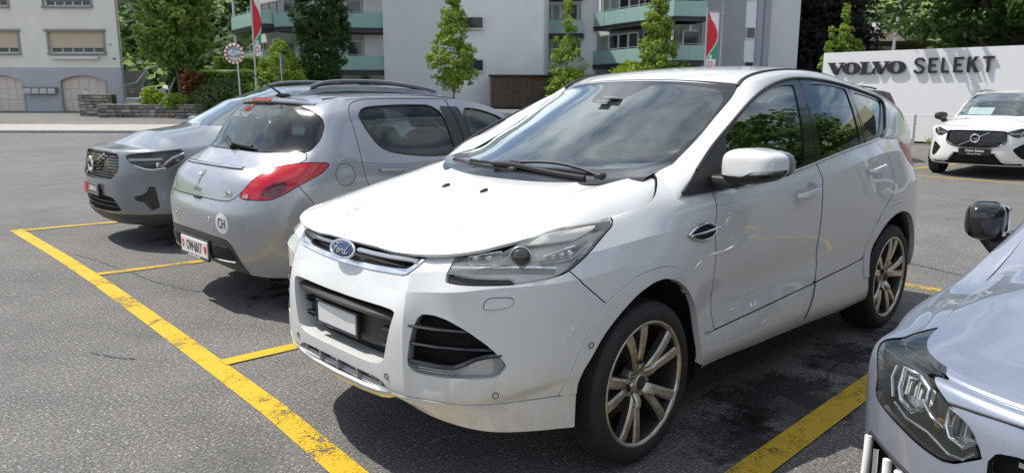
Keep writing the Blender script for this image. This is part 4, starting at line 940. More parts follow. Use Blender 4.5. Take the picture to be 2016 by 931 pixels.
        liner = lathe([(.0, .47), (.458, .48), (.458, .848)], 30, a0=-.25, a1=math.pi + .25)
        for cx in (0, -2.69): emit('wheel_liner', f(xf(liner, None, (cx, 0, .345))), MT['void'], root)
    # hood, roof, screen
    hp, _ = cut(H, 'xy', rounded(ho, 1, (0, 25)), .0)
    hdo = emit('hood', both(hp), Wt, root); emit('panel_edge', both(walls(hp, .012)), Wt, hdo); emit('hood_gap', both(tube(np.array([near_top(H, p) for p in curve2(np.array(ho)[13:22], 40)]) + [0, 0, .0015], .0042, 5)), MT['void'], hdo)
    for s in (-1, 1): emit('washer_nozzle', soft_box((.21, .135 * s, 1.100), (.045, .018, .014), .6, rot=rotm('Y', R(14))), MT['blackplastic'], root)
    wsf = [(-.3, 1.183), (0, 1.186), (.366, 1.188), (.492, 1.192), (.591, 1.202), (.633, 1.222), (.645, 1.265), (.642, 1.34), (.622, 1.426), (.596, 1.498), (.553, 1.537), (.492, 1.559), (.28, 1.580), (.18, 1.583), (.15, 1.56), (.11, 1.50), (.06, 1.478), (-.3, 1.478)]
    gl, frit = cut(WS, 'yz', rounded(wsf, 1, (0, 17)), 0)
    emit('windscreen', both(gl), MT['wsglass'], root); emit('windscreen_border', both(join([frit, offset(Piece(frit.V, -frit.N, frit.F[:, ::-1]), 0, (0, 0, -.003))])), MT['frit'] if 'frit' in MT else MT['blackgloss'], root)
    emit('roof', both(join([RF, walls(RF, .02)])), Wt, root)
    RLc, _ = clip(RL, -.268 - RL.V[:, 0] - .12 * (.74 - RL.V[:, 1]))
    RLc = Piece(RLc.V - RLc.N * (.022 * np.clip((RLc.V[:, 0] + .42) / .16, 0, 1) ** 1.5)[:, None], RLc.N, RLc.F)
    Rl = join([RLc, walls(RLc, .004)])
    for f in (lambda p: p, mirror): emit('roof_rail', f(Rl), Wt, root)
    emit('mirror_camera_box', join([soft_box((-.80, .02, 1.455), (.18, .12, .05), .5, rot=rotm('Y', R(25)))]), MT['blackplastic'], root)
    emit('sensor_window', box((-.745, .03, 1.492), (.04, .07, .003)), MT['plate'], root); emit('sensor_window', box((-.80, .05, 1.515), (.05, .09, .003)), MT['plate'], root)
    emit('rear_view_mirror', soft_box((-.78, 0, 1.40), (.04, .25, .075), .5), MT['blackplastic'], root)
    # wipers
    for pts, bl_ in (([(-.16, .50, 1.165), (-.155, .36, 1.197), (-.135, .19, 1.210), (-.105, .02, 1.200)], [(-.075, -.12, 1.188), (-.085, .02, 1.190), (-.085, .25, 1.172), (-.10, .46, 1.160)]), ([(-.085, .02, 1.165), (-.10, -.16, 1.188), (-.12, -.30, 1.186)], [(-.19, -.56, 1.176), (-.11, -.30, 1.172), (-.085, -.10, 1.170), (-.08, .05, 1.168)])):
        w = emit('wiper', tube(curve2(pts, 20), [.011] + [.008] * 18 + [.006], 6), MT['blackplastic'], root)
        emit('wiper_blade', outer_fix(sweep(curve2(bl_, 24), [(-.010, -.010), (-.010, .004), (0, .012), (.010, .004), (.010, -.010)])), MT['blackgloss'], w)
        emit('wiper_joint', soft_box(pts[-1], (.03, .09, .022), .5), MT['blackgloss'], w); emit('wiper_pivot', soft_box(pts[0], (.05, .05, .035), .6), MT['blackplastic'], w)
    cw = np.array([[(-.02 - .20 * (abs(y) / .7) ** 2.2 + d, y, 1.128 + .036 * (abs(y) / .7) ** 2.2 + dz) for d, dz in ((.06, -.03), (.0, -.004), (-.04, .005))] for y in np.linspace(-.70, .70, 30)]); q = grid_piece(cw); q = q if q.N[:, 2].mean() > 0 else Piece(q.V, -q.N, q.F[:, ::-1]); emit('cowl', q, MT['blackplastic'], root)
    # cabin
    emit('dashboard', join([soft_box((-.52, 0, 1.03), (.80, 1.36, .20), .4), soft_box((-.62, .36, 1.13), (.22, .36, .10), .5)]), MT['dash'], root)
    steering(root, np.array((-.92, .37, 1.06)), R(-28))
    for s in (-1, 1): seat(root, -1.42, .37 * s, .52)
    emit('rear_bench', join([soft_box((-2.35, 0, .62), (.52, 1.3, .2), .35), soft_box((-2.62, 0, .95), (.16, 1.3, .62), .35, rot=rotm('Y', R(-14)))] + [soft_box((-2.70, y, 1.33), (.1, .25, .17), .45) for y in (-.4, .4)]), MT['seat'], root)
    emit('cabin_floor', box((-1.6, 0, .40), (2.7, 1.5, .06)), MT['seat'], root)
    emit('headliner', both(offset(Piece(RF.V, -RF.N, RF.F[:, ::-1]), .03)), MT['lamphousing'], root)
    emit('underbody', join([box((-1.35, 0, .28), (3.7, 1.2, .08), bev=.03), box((-1.35, 0, .33), (1.75, 1.7, .08), bev=.03)]), MT['void'], root)  # wider second plate added to block sun leaking under the car
    emit('engine_block', join([box((.10, 0, .62), (.8, 1.1, .5), bev=.1), box((.62, 0, .60), (.20, 1.36, .46), bev=.05)]), MT['void'], root)  # second box added behind the nose to stop sun leaking onto the ground
    for cx in (0, -2.69):
        for s in (1, -1):
            w = make_wheel(root, side=s, rot=R(76 if cx == 0 else 100)); w.location = (cx, .786 * s, .347)
            if cx == 0: w.rotation_euler = (0, 0, R(1.5 if s > 0 else 1.5))
    return root
def near_top(H, q):
    d = ((H.V[:, :2] - q) ** 2).sum(1); k = np.argsort(d)[:3]; w = 1 / (d[k] + 1e-8); return np.array([q[0], q[1], (H.V[k, 2] * w).sum() / w.sum() - .001])
def walls_from(opening, vec):
    """pocket sides that go in from the border of a removed piece"""
    s, e = boundary(opening)
    if not len(s): return Piece(np.zeros((0, 3)), np.zeros((0, 3)), np.zeros((0, 3), int))
    m = ~((np.abs(opening.V[s[:, 0], 1]) < 1e-4) & (np.abs(opening.V[s[:, 1], 1]) < 1e-4)); s = s[m]
    A = opening.V[s[:, 1]]; B = opening.V[s[:, 0]]; o = np.broadcast_to(np.array(vec, float), A.shape); n = len(s); V = np.concatenate([A, B, B + o, A + o])
    N = -np.cross(B - A, o); N /= np.maximum(np.linalg.norm(N, axis=1, keepdims=True), 1e-12); i = np.arange(n)
    N = -N
    F = np.concatenate([np.stack([i + n, i, i + 2 * n], 1), np.stack([i + 2 * n, i, i + 3 * n], 1)]); fn = np.cross(V[F[:, 1]] - V[F[:, 0]], V[F[:, 2]] - V[F[:, 0]])
    if (fn * N[F[:, 0] % n]).sum() < 0: F = F[:, ::-1]
    return Piece(V, np.concatenate([N] * 4), F)
def outer_fix(p): return p
# ------------------------------------------------------------------ shared pieces of the other cars
def near(p, q, proj=(1, 2), mask=None):
    """surface point and normal of a piece nearest to q in a projection"""
    V = p.V if mask is None else p.V[mask]; N = p.N if mask is None else p.N[mask]
    d = ((V[:, list(proj)] - np.array(q)) ** 2).sum(1); k = np.argsort(d)[:3]; w = 1 / (d[k] + 1e-8); w /= w.sum(); n = (N[k] * w[:, None]).sum(0)
    pos = (V[k] * w[:, None]).sum(0); pos[list(proj)] = q; return pos, n / np.linalg.norm(n)
def drape(flatp, p, origin, mask=None, lift=.002, ysign=1, up=1.):
    """lays a flat piece (x right, y up) on the front/rear of a body: x -> +-y, y -> z"""
    V = flatp.V.copy(); out = np.empty_like(V); MV = p.V if mask is None else p.V[mask]; MN = p.N if mask is None else p.N[mask]
    for i, v in enumerate(V):
        q = np.array([origin[0] + ysign * v[0], origin[1] + v[1] * up]); d = ((MV[:, 1:] - q) ** 2).sum(1); k = np.argpartition(d, 4)[:4]; w = 1 / (d[k] + 1e-7); w /= w.sum()
        out[i] = [(MV[k, 0] * w).sum() + lift + v[2], q[0], q[1]]
    F = flatp.F; fn = np.cross(out[F[:, 1]] - out[F[:, 0]], out[F[:, 2]] - out[F[:, 0]])
    old = np.cross(V[F[:, 1]] - V[F[:, 0]], V[F[:, 2]] - V[F[:, 0]])
    if (fn[:, 0] * old[:, 2]).sum() < 0: F = F[:, ::-1]
    N = np.stack([flatp.N[:, 2], flatp.N[:, 0] * ysign, flatp.N[:, 1]], 1); return Piece(out, N, F)
def ngon(r, n=32, cx=0, cy=0, ry=None): return [(cx + r * math.cos(2 * math.pi * k / n), cy + (ry or r) * math.sin(2 * math.pi * k / n)) for k in range(n)]
def arch_cut(body, cxs, r=.365, zc=.335, k=1.04):
    for cx in cxs:
        poly = [(cx + r * k * math.cos(t), zc + r * math.sin(t)) for t in np.linspace(-.5, math.pi + .5, 40)]
        _, body = cut(body, 'xz', poly, 0, lambda V: V[:, 1] > .45)
    return body
def liners(root, cxs, y1, zc=.335):
    l = lathe([(.0, .42), (.42, .43), (.42, y1)], 30, a0=-.25, a1=math.pi + .25)
    for cx in cxs:
        for f in (lambda p: p, mirror): emit('wheel_liner', f(xf(l, None, (cx, 0, zc))), MT['void'], root)
def panel2(nm, p, m, root, d=.016, lift=0):
    q = offset(p, lift) if lift else p; r = []
    for f in (lambda a: a, mirror):
        o = emit(nm, f(q), m, root); r.append(o); emit('panel_edge', f(walls(q, d)), MT['void'], o)  # edge strips painted near black to stand for shade in the panel gaps
    return r
def cabin(root, xs, zf=.45, hat=True, drive=1, wz=1.0, fwd=1):
    emit('cabin_floor', box((xs - .6 * fwd, 0, zf), (2.4, 1.5, .05)), MT['seat'], root)
    for s in (-1, 1): seat(root, xs, .36 * s, zf + .10, fwd=fwd)
    b = xs - fwd * .95; emit('rear_bench', join([soft_box((b, 0, zf + .18), (.5, 1.25, .2), .35), soft_box((b - fwd * .25, 0, zf + .5), (.16, 1.25, .6), .35, rot=rotm('Y', -fwd * .25))] + [soft_box((b - fwd * .34, y, zf + .86), (.1, .26, .19), .45) for y in (-.38, .38)]), MT['seat'], root)
    emit('dashboard', soft_box((xs + fwd * .85, 0, zf + .50), (.6, 1.35, .22), .4), MT['dash'], root)
    steering(root, np.array((xs + fwd * .50, .36 * fwd, zf + .56)), R(-25 * fwd))

# ------------------------------------------------------------------ silver hatchback, seen from its tail
def build_hatch():
    root = thing('parked_car', 'silver hatchback parked nose in, its red tail lamps and CH sticker facing out', 'car', (-.36, -2.86, 0))
    body, T = hatch_surfaces(); P = MT['silver']
    body = arch_cut(body, (0, -2.608), .34, .31, 1.04)
    DG = lambda L: [((y - x) * .70711, z) for x, y, z in L]; rear = lambda V: V[:, 0] > -.12
    gl = DG([(.155, -.30, 1.455), (.15, .0, 1.46), (.137, .30, 1.456), (.11, .46, 1.448), (.075, .60, 1.41), (.066, .70, 1.365), (.079, .753, 1.308), (.13, .783, 1.218), (.202, .783, 1.15), (.24, .769, 1.131), (.384, .532, 1.124), (.434, .164, 1.126), (.44, 0, 1.127), (.43, -.3, 1.127)])
    glp, body = cut(body, diag, rounded(gl, 1, (0, 13)), .006, rear)
    cl = DG([(.15, -.3, 1.44), (.147, .15, 1.447), (.137, .42, 1.438), (.158, .60, 1.36), (.18, .67, 1.27), (.235, .675, 1.20), (.307, .60, 1.163), (.397, .424, 1.145), (.43, .1, 1.143), (.43, -.3, 1.143)])
    clear, dark = cut(glp, diag, rounded(cl, 2, (0, 9)), 0)
    tl = DG([(.668, .601, .845), (.599, .647, .943), (.515, .677, 1.01), (.402, .735, 1.052), (.263, .826, 1.069), (.132, .864, 1.061), (.125, .872, 1.045), (.131, .87, 1.035), (.183, .876, .991), (.348, .866, .922), (.445, .84, .868), (.532, .798, .829), (.604, .731, .827), (.65, .65, .83)])
    tlp, body = cut(body, diag, rounded(tl, 1), .005, rear)
    tg = DG([(.44, -.3, 1.135), (.43, .164, 1.134), (.384, .532, 1.132), (.235, .772, 1.136), (.25, .80, 1.075), (.40, .745, 1.04), (.58, .66, .95), (.665, .606, .86), (.69, .565, .825), (.71, .50, .806), (.732, .096, .805), (.735, 0, .805), (.72, -.3, .805)])
    tgp, body = cut(body, diag, rounded(tg, 1, (0, 12)), .006, rear)
    wins = [('rear', [(-.20, 1.375), (-.235, 1.415), (-.309, 1.437), (-.594, 1.450), (-.975, 1.446), (-1.055, 1.115), (-1.045, 1.062), (-.84, 1.055), (-.65, 1.07), (-.45, 1.10), (-.34, 1.145), (-.265, 1.24)]), ('front', [(-1.195, 1.428), (-1.435, 1.405), (-1.653, 1.343), (-1.82, 1.25), (-1.93, 1.12), (-1.90, 1.05), (-1.50, 1.045), (-1.29, 1.05)])]
    dR = [(-.327, 1.497), (-.215, 1.474), (-.166, 1.448), (-.128, 1.397), (-.143, 1.188), (-.147, 1.073), (-.166, .914), (-.26, .74), (-.42, .52), (-.48, .28), (-1.20, .28), (-1.18, .8), (-1.165, 1.169), (-1.094, 1.417), (-1.083, 1.497)]
    dFr = [(-1.088, 1.497), (-1.099, 1.417), (-1.170, 1.169), (-1.185, .8), (-1.205, .28), (-2.15, .28), (-2.16, 1.0), (-1.95, 1.16), (-1.75, 1.36), (-1.6, 1.45), (-1.3, 1.493)]
    sd = lambda V: V[:, 1] > .4
    rd, body = cut(body, 'xz', rounded(dR, 1, (8, 9, 10, 14)), .005, sd); fd, body = cut(body, 'xz', rounded(dFr, 1, (0, 4, 5)), .005, sd)
    w1, rd = cut(rd, 'xz', rounded(wins[0][1], 2), 0); w2, fd = cut(fd, 'xz', rounded(wins[1][1], 2), 0)
    bpl = [(-.985, 1.440), (-1.062, 1.10), (-1.07, 1.05), (-1.30, 1.045), (-1.19, 1.43)]
    fuel, body = cut(body, 'xz', ngon(.078, 40, .005, .972), .004, sd)
    val = DG([(.765, -.3, .565), (.763, .16, .56), (.731, .49, .549), (.712, .55, .505), (.675, .592, .40), (.63, .61, .30), (.6, .6, .2), (.8, -.3, .2)])
    vl, body = cut(body, diag, rounded(val, 1, (0, 6, 7)), .003, lambda V: V[:, 0] > .4)
    bump, quart = split(body, 'xz', [(.40, 1.2), (.358, .93), (.358, .913), (.264, .79), (.20, .68), (.15, .2)], .005)
    if bump.V[:, 0].mean() < quart.V[:, 0].mean(): bump, quart = quart, bump
    bm = emit('bumper', both(join([bump, walls(bump, .03)])), P, root)
    panel2('quarter_panel', quart, P, root)
    tgo = emit('tailgate', both(join([tgp, walls(tgp, .025)])), P, root)
    doors = panel2('door', rd, P, root) + panel2('door', fd, P, root)
    for i, w in enumerate((w1, w2)):
        for j, f in enumerate((lambda a: a, mirror)):
            dr = doors[i * 2 + j]; emit('window', f(offset(w, -.005)), MT['glass'], dr); emit('window_seal', f(tube(np.concatenate([b_loop(offset(w, .001))]), .006, 6, closed=True)), MT['blackplastic'], dr)
    for f in (lambda a: a, mirror):
        for pc, par in ((rd, doors[0]), (fd, doors[2])):
            q, _ = cut(pc, 'xz', bpl, 0)
            if len(q.F): emit('pillar_trim', f(offset(q, .0022)), MT['greyplastic'], root)
        for xa, y, z in ((-.30, .868, .982), (-1.32, .87, .965)):
            L = [(xa - .20 * t, y + .028 * min(1, 5 * min(t, 1 - t) + .3), z - .012 * t) for t in np.linspace(0, 1, 12)]
            emit('handle', f(sweep(L, [(-.008, .014), (.004, .012), (.009, 0), (.004, -.012), (-.008, -.014)])), MT['silver'], doors[0] if xa > -1 else doors[2])
        emit('tail_light', f(join([tlp, walls(tlp, .03)])), MT['redlens'], root)
        # darker lamp chambers behind the lens
        q, _ = cut(tlp, diag, rounded(DG([(.50, .80, .84), (.42, .83, .90), (.40, .80, .955), (.50, .735, .93), (.57, .72, .86)]), 2), 0); emit('lamp_chamber', f(offset(q, .0015)), MT['reddark'], root)
        emit('reversing_lamp', f(drape(extrude([(0, 0), (.045, .0), (.04, .028), (.01, .028)], .001), tlp, (.635, .838), None, .003)), MT['lens2'], root)
    panel2('fuel_flap', fuel, P, root, .008)
    emit('valance', both(join([vl, walls(vl, .03)])), MT['greyplastic'], bm)
    emit('rear_window', both(clear), MT['glass'], tgo); emit('window_border', both(dark), MT['blackgloss'], tgo)
    # roof, spoiler with the third brake light
    rf, front = sub(T, T.V[:, 0] > -1.28); ws_, hood = sub(front, front.V[:, 0] > -2.33)
    emit('roof', both(join([rf, walls(rf, .02)])), P, root); emit('windscreen', both(ws_), MT['wsglass'], root); emit('hood', both(hood), P, root)
    sp = curve2([(.04, -.565, 1.456), (.09, -.50, 1.470), (.135, -.42, 1.480), (.165, -.22, 1.489), (.17, 0, 1.492), (.165, .22, 1.489), (.135, .42, 1.480), (.09, .50, 1.470), (.04, .565, 1.456)], 60)
    emit('roof_spoiler', sweep(sp, [(-.12, .010), (-.02, .010), (.012, .002), (.014, -.012), (.006, -.022), (-.05, -.022)]), P, root)
    L = [p for p in sp if abs(p[1]) < .16]; emit('brake_light', sweep(L, [(-.01, .012), (.017, .005), (.019, -.013), (.0, -.024)]), MT['redlens'], root)
    emit('roof_seam', both(tube(curve2([(-.05, .505, 1.492), (-.25, .515, 1.510), (-.6, .53, 1.520), (-1.1, .535, 1.512), (-1.3, .535, 1.49)], 30), .005, 5)), MT['ink'], root)
    an = thing_part('antenna', root); emit('antenna_base', soft_box((.0, 0, 1.52), (.12, .05, .03), .7), MT['blackplastic'], an); emit('antenna_mast', tube([(.0, 0, 1.52), (.12, 0, 1.60), (.27, .0, 1.70)], [.010, .006, .004], 6), MT['blackplastic'], an)
    # lid lip, wiper, badges
    lip = [(near(tgp, (y, 1.028))[0][0] + .004, y, 1.028 - .008 * y * y) for y in np.linspace(.0, .49, 14)]; lip = [(x, -y, z) for x, y, z in lip[::-1]] + lip[1:]
    emit('lid_lip', sweep(lip, [(-.03, .009), (.006, .008), (.016, .002), (.013, -.006), (.0, -.008)]), P, tgo)
    emit('lid_strip', sweep(lip, [(.0, -.008), (.0135, -.0063), (.009, -.014), (-.004, -.016)]), MT['greyplastic'], tgo)
    wp = [(.405, -.02, 1.16), (.385, -.14, 1.185), (.355, -.26, 1.205)]
    emit('rear_wiper', join([tube(curve2([(.445, .03, 1.145), (.43, -.05, 1.165), (.40, -.18, 1.20)], 10), [.018] * 4 + [.012] * 6, 6), tube(curve2([(.425, .33, 1.160), (.430, .10, 1.166), (.415, -.12, 1.19), (.385, -.26, 1.215)], 16), .011, 6)]), MT['blackplastic'], tgo)
    lion = [curve2([(.010, .055), (.020, .060), (.022, .045), (.008, .038), (.004, .020), (.012, .000), (.006, -.022), (.018, -.048), (.026, -.054)], 24), curve2([(.004, .030), (-.014, .026), (-.022, .036), (-.026, .030)], 10), curve2([(.004, .012), (-.016, .006), (-.026, .012)], 8), curve2([(.010, -.004), (-.008, -.022), (-.004, -.040), (-.014, -.054), (-.022, -.054)], 12), curve2([(.010, .054), (-.004, .050), (-.010, .042)], 8), curve2([(.014, .02), (.026, .03), (.028, .045)], 8)]
    def TB(x, y, cy=.02, cz=.928): p, n = near(tgp, (cy + x, cz + y)); return p + n * .004
    emit('lion_badge', strokes(lion, .0055, TB), MT['chrome'], tgo)
    body_txt = lambda s, size, c, m, par, src, bold=0, sx=1., lift=.002, dep=.003, nm='lettering': emit(nm, drape(text_piece(s, size, dep, bold, sx=sx), src, c, None, lift), MT[m], par)
    body_txt('PEUGEOT', .030, (.035, .855), 'chrome', tgo, tgp, .0008, 1.1); body_txt('308', .052, (.50, .855), 'chrome', tgo, tgp, .0015, 1.15)
    emit('tailgate_handle', soft_box((.737, .06, .803), (.03, .12, .022), .6), MT['blackplastic'], tgo)
    disc, _ = cut(bump, 'yz', ngon(.072, 40, .470, .655), 0, lambda V: V[:, 0] > .4); st = emit('country_sticker', offset(disc, .0015), MT['plate'], bm)
    body_txt('CH', .098, (.470, .652), 'ink', st, bump, .001, .62, .003, .001)
    for y, z in ((.30, .668), (-.30, .668), (.682, .641), (-.682, .641)):
        p, n = near(bump, (y, z), mask=bump.V[:, 0] > .4) if y > 0 else near(mirror(bump), (y, z), mask=bump.V[:, 0] > .4)
        emit('parking_sensor', place(tube([(.013 * math.cos(t), .013 * math.sin(t), .001) for t in np.linspace(0, 2 * math.pi, 20, endpoint=False)], .002, 5, closed=True), p, np.cross([0, 0, 1.], n), (0, 0, 1)), MT['satin'], bm)
    # number plate
    pc = np.array((.775, .03, .435)); ex = np.array((0, 1., 0)); ey = np.array((.0, 0, 1.)); Fm = frame(pc, ex, ey)
    npl = emit('number_plate', box(pc, (.010, .49, .118), bev=.003), MT['plate'], root)
    emit('plate_holder', join([box(pc + [-.008, 0, 0], (.012, .52, .15), bev=.004), box(pc + [.0, 0, -.068], (.012, .52, .022), bev=.003)]), MT['blackgloss'], npl)
    emit('plate_characters', xf(text_piece('OW·6017', .105, .002, .0008, sx=.66), Fm, pc + [.006, .005, -.002]), MT['ink'], npl)
    sh = rounded([(-.022, .030), (.022, .030), (.022, -.005), (0, -.034), (-.022, -.005)], 1)
    for y in (-.205, .21): emit('plate_shield', xf(extrude(sh, .002), Fm, pc + [.005, y, 0]), MT['red'], npl)
    emit('shield_cross', xf(join([extrude([(-.014, -.004), (.014, -.004), (.014, .004), (-.014, .004)], .001), extrude([(-.004, -.014), (.004, -.014), (.004, .014), (-.004, .014)], .0012)]), Fm, pc + [.0072, -.205, .004]), MT['plate'], npl)
    for y in (-.08, .0, .08): emit('holder_print', box(pc + [.007, y, -.068], (.001, .065, .010)), MT['plate'], npl)
    for s in (-1, 1):
        f = (lambda a: a) if s > 0 else mirror
        vt, _ = cut(vl, diag, rounded(DG([(.745, .345, .503), (.719, .515, .478), (.70, .553, .43), (.69, .565, .395), (.742, .302, .392)]), 1), 0); vo = emit('valance_vent', f(offset(vt, .002)), MT['void'], bm)
        for k in range(5):
            z = .42 + .017 * k; L = [(near(vl, (y, z))[0][0] + .001, y, z - .02 * (y - .4)) for y in np.linspace(.32, .555 - .012 * k, 9)]; emit('vent_slat', f(sweep(L, [(-.01, .004), (.007, .002), (.007, -.002), (-.01, -.004)])), MT['greyplastic'], vo)
        L = [(near(vl, (y, .39))[0][0] + .002, y, .388) for y in np.linspace(.27, .555, 9)]; emit('chrome_strip', f(sweep(L, [(-.01, .009), (.008, .006), (.010, -.003), (-.01, -.008)])), MT['chrome'], bm)
    # window sticker
    rw = lambda p: offset(p, .002)
    tx = text_piece('CABRIOFAHRER', .050, .001, .0006, sx=.8); both_g = both(glp)
    emit('window_lettering', drape(tx, both_g, (-.20, 1.375), None, .003, 1), MT['paper'], tgo)
    emit('window_sticker', drape(extrude([(-.045, -.018), (.05, -.018), (.055, .0), (.02, .012), (-.03, .006)], .001), both_g, (-.17, 1.425), None, .003), MT['red'], tgo)
    emit('sticker_sun', drape(extrude([(0, 0), (.05, 0), (.045, .025), (.01, .018)], .001), both_g, (-.155, 1.432), None, .004), MT['amber'], tgo)
    liners(root, (0, -2.608), .84, .31)
    cabin(root, -1.45, .40, fwd=-1)
    emit('hanging_tag', box((-1.95, .0, 1.33), (.004, .06, .12)), simple('green_tag', (.05, .45, .15), .5), root)
    emit('rear_view_mirror', soft_box((-1.93, 0, 1.40), (.03, .2, .06), .5), MT['blackplastic'], root)
    emit('parcel_shelf', box((.02, 0, 1.02), (.5, 1.15, .02)), MT['seat'], root); emit('underbody', box((-1.3, 0, .27), (3.6, 1.3, .08)), MT['void'], root)
    for cx in (0, -2.608):
        for s in (1, -1): w = make_wheel(root, .315, .215, .20, 'five', 'satin', s, detail=False); w.location = (cx, .76 * s, .315)
    return root
def thing_part(name, parent):
    o = bpy.data.objects.new(name, None); COL.objects.link(o); o.parent = parent; return o
def b_loop(p):
    """ordered outline of a piece"""
    s, e = boundary(p); nx = {a: (b, i) for i, (a, b) in enumerate(e)}; k = e[0][0]; L = []; st = k
    for _ in range(len(e)):
        b, i = nx[k]; L.append(p.V[s[i][0]]); k = b
        if k == st: break
    L = np.array(L); d = np.concatenate([[0], np.cumsum(np.linalg.norm(np.diff(np.concatenate([L, L[:1]]), axis=0), axis=1))]); n = 60; q = np.linspace(0, d[-1], n, endpoint=False); L2 = np.concatenate([L, L[:1]])
    return np.stack([np.interp(q, d, L2[:, c]) for c in range(3)], 1)

# ------------------------------------------------------------------ other SUVs
def gen_finish(root, body, T, P, kw, cfg):
    """windows, doors, roof, wheels and cabin shared by the generic SUVs; body already lacks its front openings"""
    wb = kw.get('wb', 2.7); a0 = kw.get('a0', -.42); a1 = kw.get('a1', -1.22); be = kw['belt']; ro = kw['roof']; tail = kw.get('tail', -3.57); clad = cfg.get('clad')
    body = arch_cut(body, (0, -wb), .375, .345, 1.03); sd = lambda V: V[:, 1] > .35
    win = [(a0 - .12, be + .055), (a0 - .30, be + .16), (a1 - .02, ro - .125), (-1.75, ro - .085), (-wb, ro - .11), (tail + .55, ro - .165), (tail + .42, be + .22), (tail + .62, be + .12), (-1.75, be + .06)]
    if cfg.get('loop'):
        lp_ = rounded(win, 2); L3 = np.array([(x, near(body, (x, z), (0, 2), body.V[:, 1] > .35)[0][1] + .006, z) for x, z in lp_])
        for f in (lambda a: a, mirror): emit('window_surround', f(tube(L3, .016, 6, closed=True)), MT['chrome'], root)
    w, body = cut(body, 'xz', rounded(win, 2), 0, sd)
    posts = [[(-1.60, 0), (-1.54, 3), (-1.66, 3), (-1.72, 0)], [(-wb + .02, 0), (-wb - .06, 3), (-wb - .16, 3), (-wb - .06, 0)]]
    tr = []
    for q in posts: a, w = cut(w, 'xz', q, 0); tr.append(a)
    for f in (lambda a: a, mirror):
        emit('side_window', f(offset(w, -.008)), MT['privacy'], root); emit('window_pillar', f(join(tr)), MT['blackgloss'], root)
        emit('window_trim', f(tube(b_loop(offset(join([w] + tr), .002)) if False else curve2([(x, near(body, (x, z), (0, 2))[0][1] + .003, z) for x, z in [(a0 - .12, be + .05), (-1.75, be + .055), (tail + .62, be + .115)]], 20), .007, 6)), MT[cfg.get('trim', 'blackgloss')], root)
    dz = lambda a, b: [(a, be + .05), (a, .42), (b, .42), (b, be + .05)]
    d1, body = cut(body, 'xz', [(a0 - .10, be + .06), (a0 - .10, .42), (-1.655, .42), (-1.66, be + .07)], .005, sd); d2, body = cut(body, 'xz', [(-1.665, be + .07), (-1.66, .42), (-2.30, .42), (-2.42, .62), (-wb + .10, .80), (-wb + .02, be + .05)], .005, sd)
    for d in (d1, d2):
        ds = panel2('door', d, P, root); x0, x1 = d.V[:, 0].min(), d.V[:, 0].max(); xh = x0 + .10
        for o, f in zip(ds, (lambda a: a, mirror)): emit('handle', f(soft_box((xh + .10, near(d, (xh + .1, be - .09), (0, 2))[0][1] + .012, be - .09), (.22, .035, .034), .5)), P, o)
    if clad:
        lo, body = clip(body, clad - body.V[:, 2]); panel2('lower_cladding', lo, MT['greyplastic'], root)
    panel2('body_shell', body, P, root)
    ed = T.V[:, 0]; xb = a0 + .30
    wsx = lambda V: np.stack([V[:, 0] - 0, V[:, 1]], 1)
    half = lambda V: (V[:, 0] < xb) & (V[:, 0] > a1 - .05)
    tw = T
    # windscreen outline in plan
    y0, y1 = kw['Wd'] - .215, kw['Wd'] - .34
    scr = [(xb - .03, -.2), (xb - .03, 0), (xb - .06, y0 * .5), (a0 + .12, y0 * .82), (a0 - .02, y0), (a1 - .04, y1), (a1 + .045, y1 * .9), (a1 + .075, y1 * .5), (a1 + .09, 0), (a1 + .09, -.2)]
    scrp, rest = cut(T, 'xy', rounded(scr, 1, (0, 9)), 0)
    emit('windscreen', both(offset(scrp, .002)), MT['wsglass'], root)
    hoodp, roofp = clip(rest, rest.V[:, 0] - (a0 + .10))
    emit('hood', both(join([hoodp, walls(hoodp, .02)])), P, root)
    rear_g = [(tail + .10, -.2), (tail + .10, .55), (tail + .30, .50), (tail + .30, -.2)]
    emit('roof', both(roofp), MT[cfg['roofmat']] if 'roofmat' in cfg else P, root)
    emit('cowl', both(sweep([(xb - .03 - .35 * (y / y0) ** 2.2, y, float(np.interp(y, [0, y0], [cfg.get('cz', be + .05), be + .05]))) for y in np.linspace(0, y0, 12)], [(-.05, .004), (.03, .004), (.03, -.02)])), MT['blackplastic'], root)
    liners(root, (0, -wb), kw['Wd'] - .06, .345); cabin(root, a1 - .25, .52)
    emit('underbody', box((-wb / 2, 0, .28), (wb + .9, 1.3, .08)), MT['void'], root); emit('engine_block', box((.25, 0, .60), (.85, 1.15, .5), bev=.1), MT['void'], root)
    for cx in (0, -wb):
        for s in (1, -1): wl = make_wheel(root, .35, .25, .235, 'five', cfg.get('rim', 'rimdark'), s, detail=cfg.get('wdet', False)); wl.location = (cx, (kw['Wd'] - .125) * s, .35)
def mirrors(root, kw, m, x=-.62, y=.13, z=.08, sides=(1, -1), sc=1., wy=.24):
    for s in sides:
        c = np.array((x, (kw['Wd'] + y - .02) * s, kw['belt'] + z)); mo = thing_part('door_mirror', root)
        q = soft_box((0, 0, 0), (.19 * sc, wy * sc, .165 * sc), .62, nu=30, nv=18); V = q.V.copy(); V[:, 0] *= 1 - .3 * np.clip(V[:, 1] * s / .12, -.3, 1); V[:, 2] *= 1 - .18 * np.clip(V[:, 1] * s / .12, 0, 1); q = xf(Piece(V, q.N, q.F), rotm('Z', R(-14 * s)), c)
        emit('mirror_cap', q, m, mo); emit('mirror_arm', tube([c + [.0, -.02 * s, -.05], c + [.01, -.05 * s, -.09], (x + .03, (kw['Wd'] - .075) * s, kw['belt'] - .045)], [.04, .04, .035], 10), MT['blackplastic'], mo)
        emit('mirror_glass', soft_box(c + [-.098 * sc, -.01 * s, 0], (.01, wy * .78 * sc, .12 * sc), .4), MT['chrome'], mo)
DGL = lambda L: [((abs(y) - x) * .70711, z) for x, y, z in L]
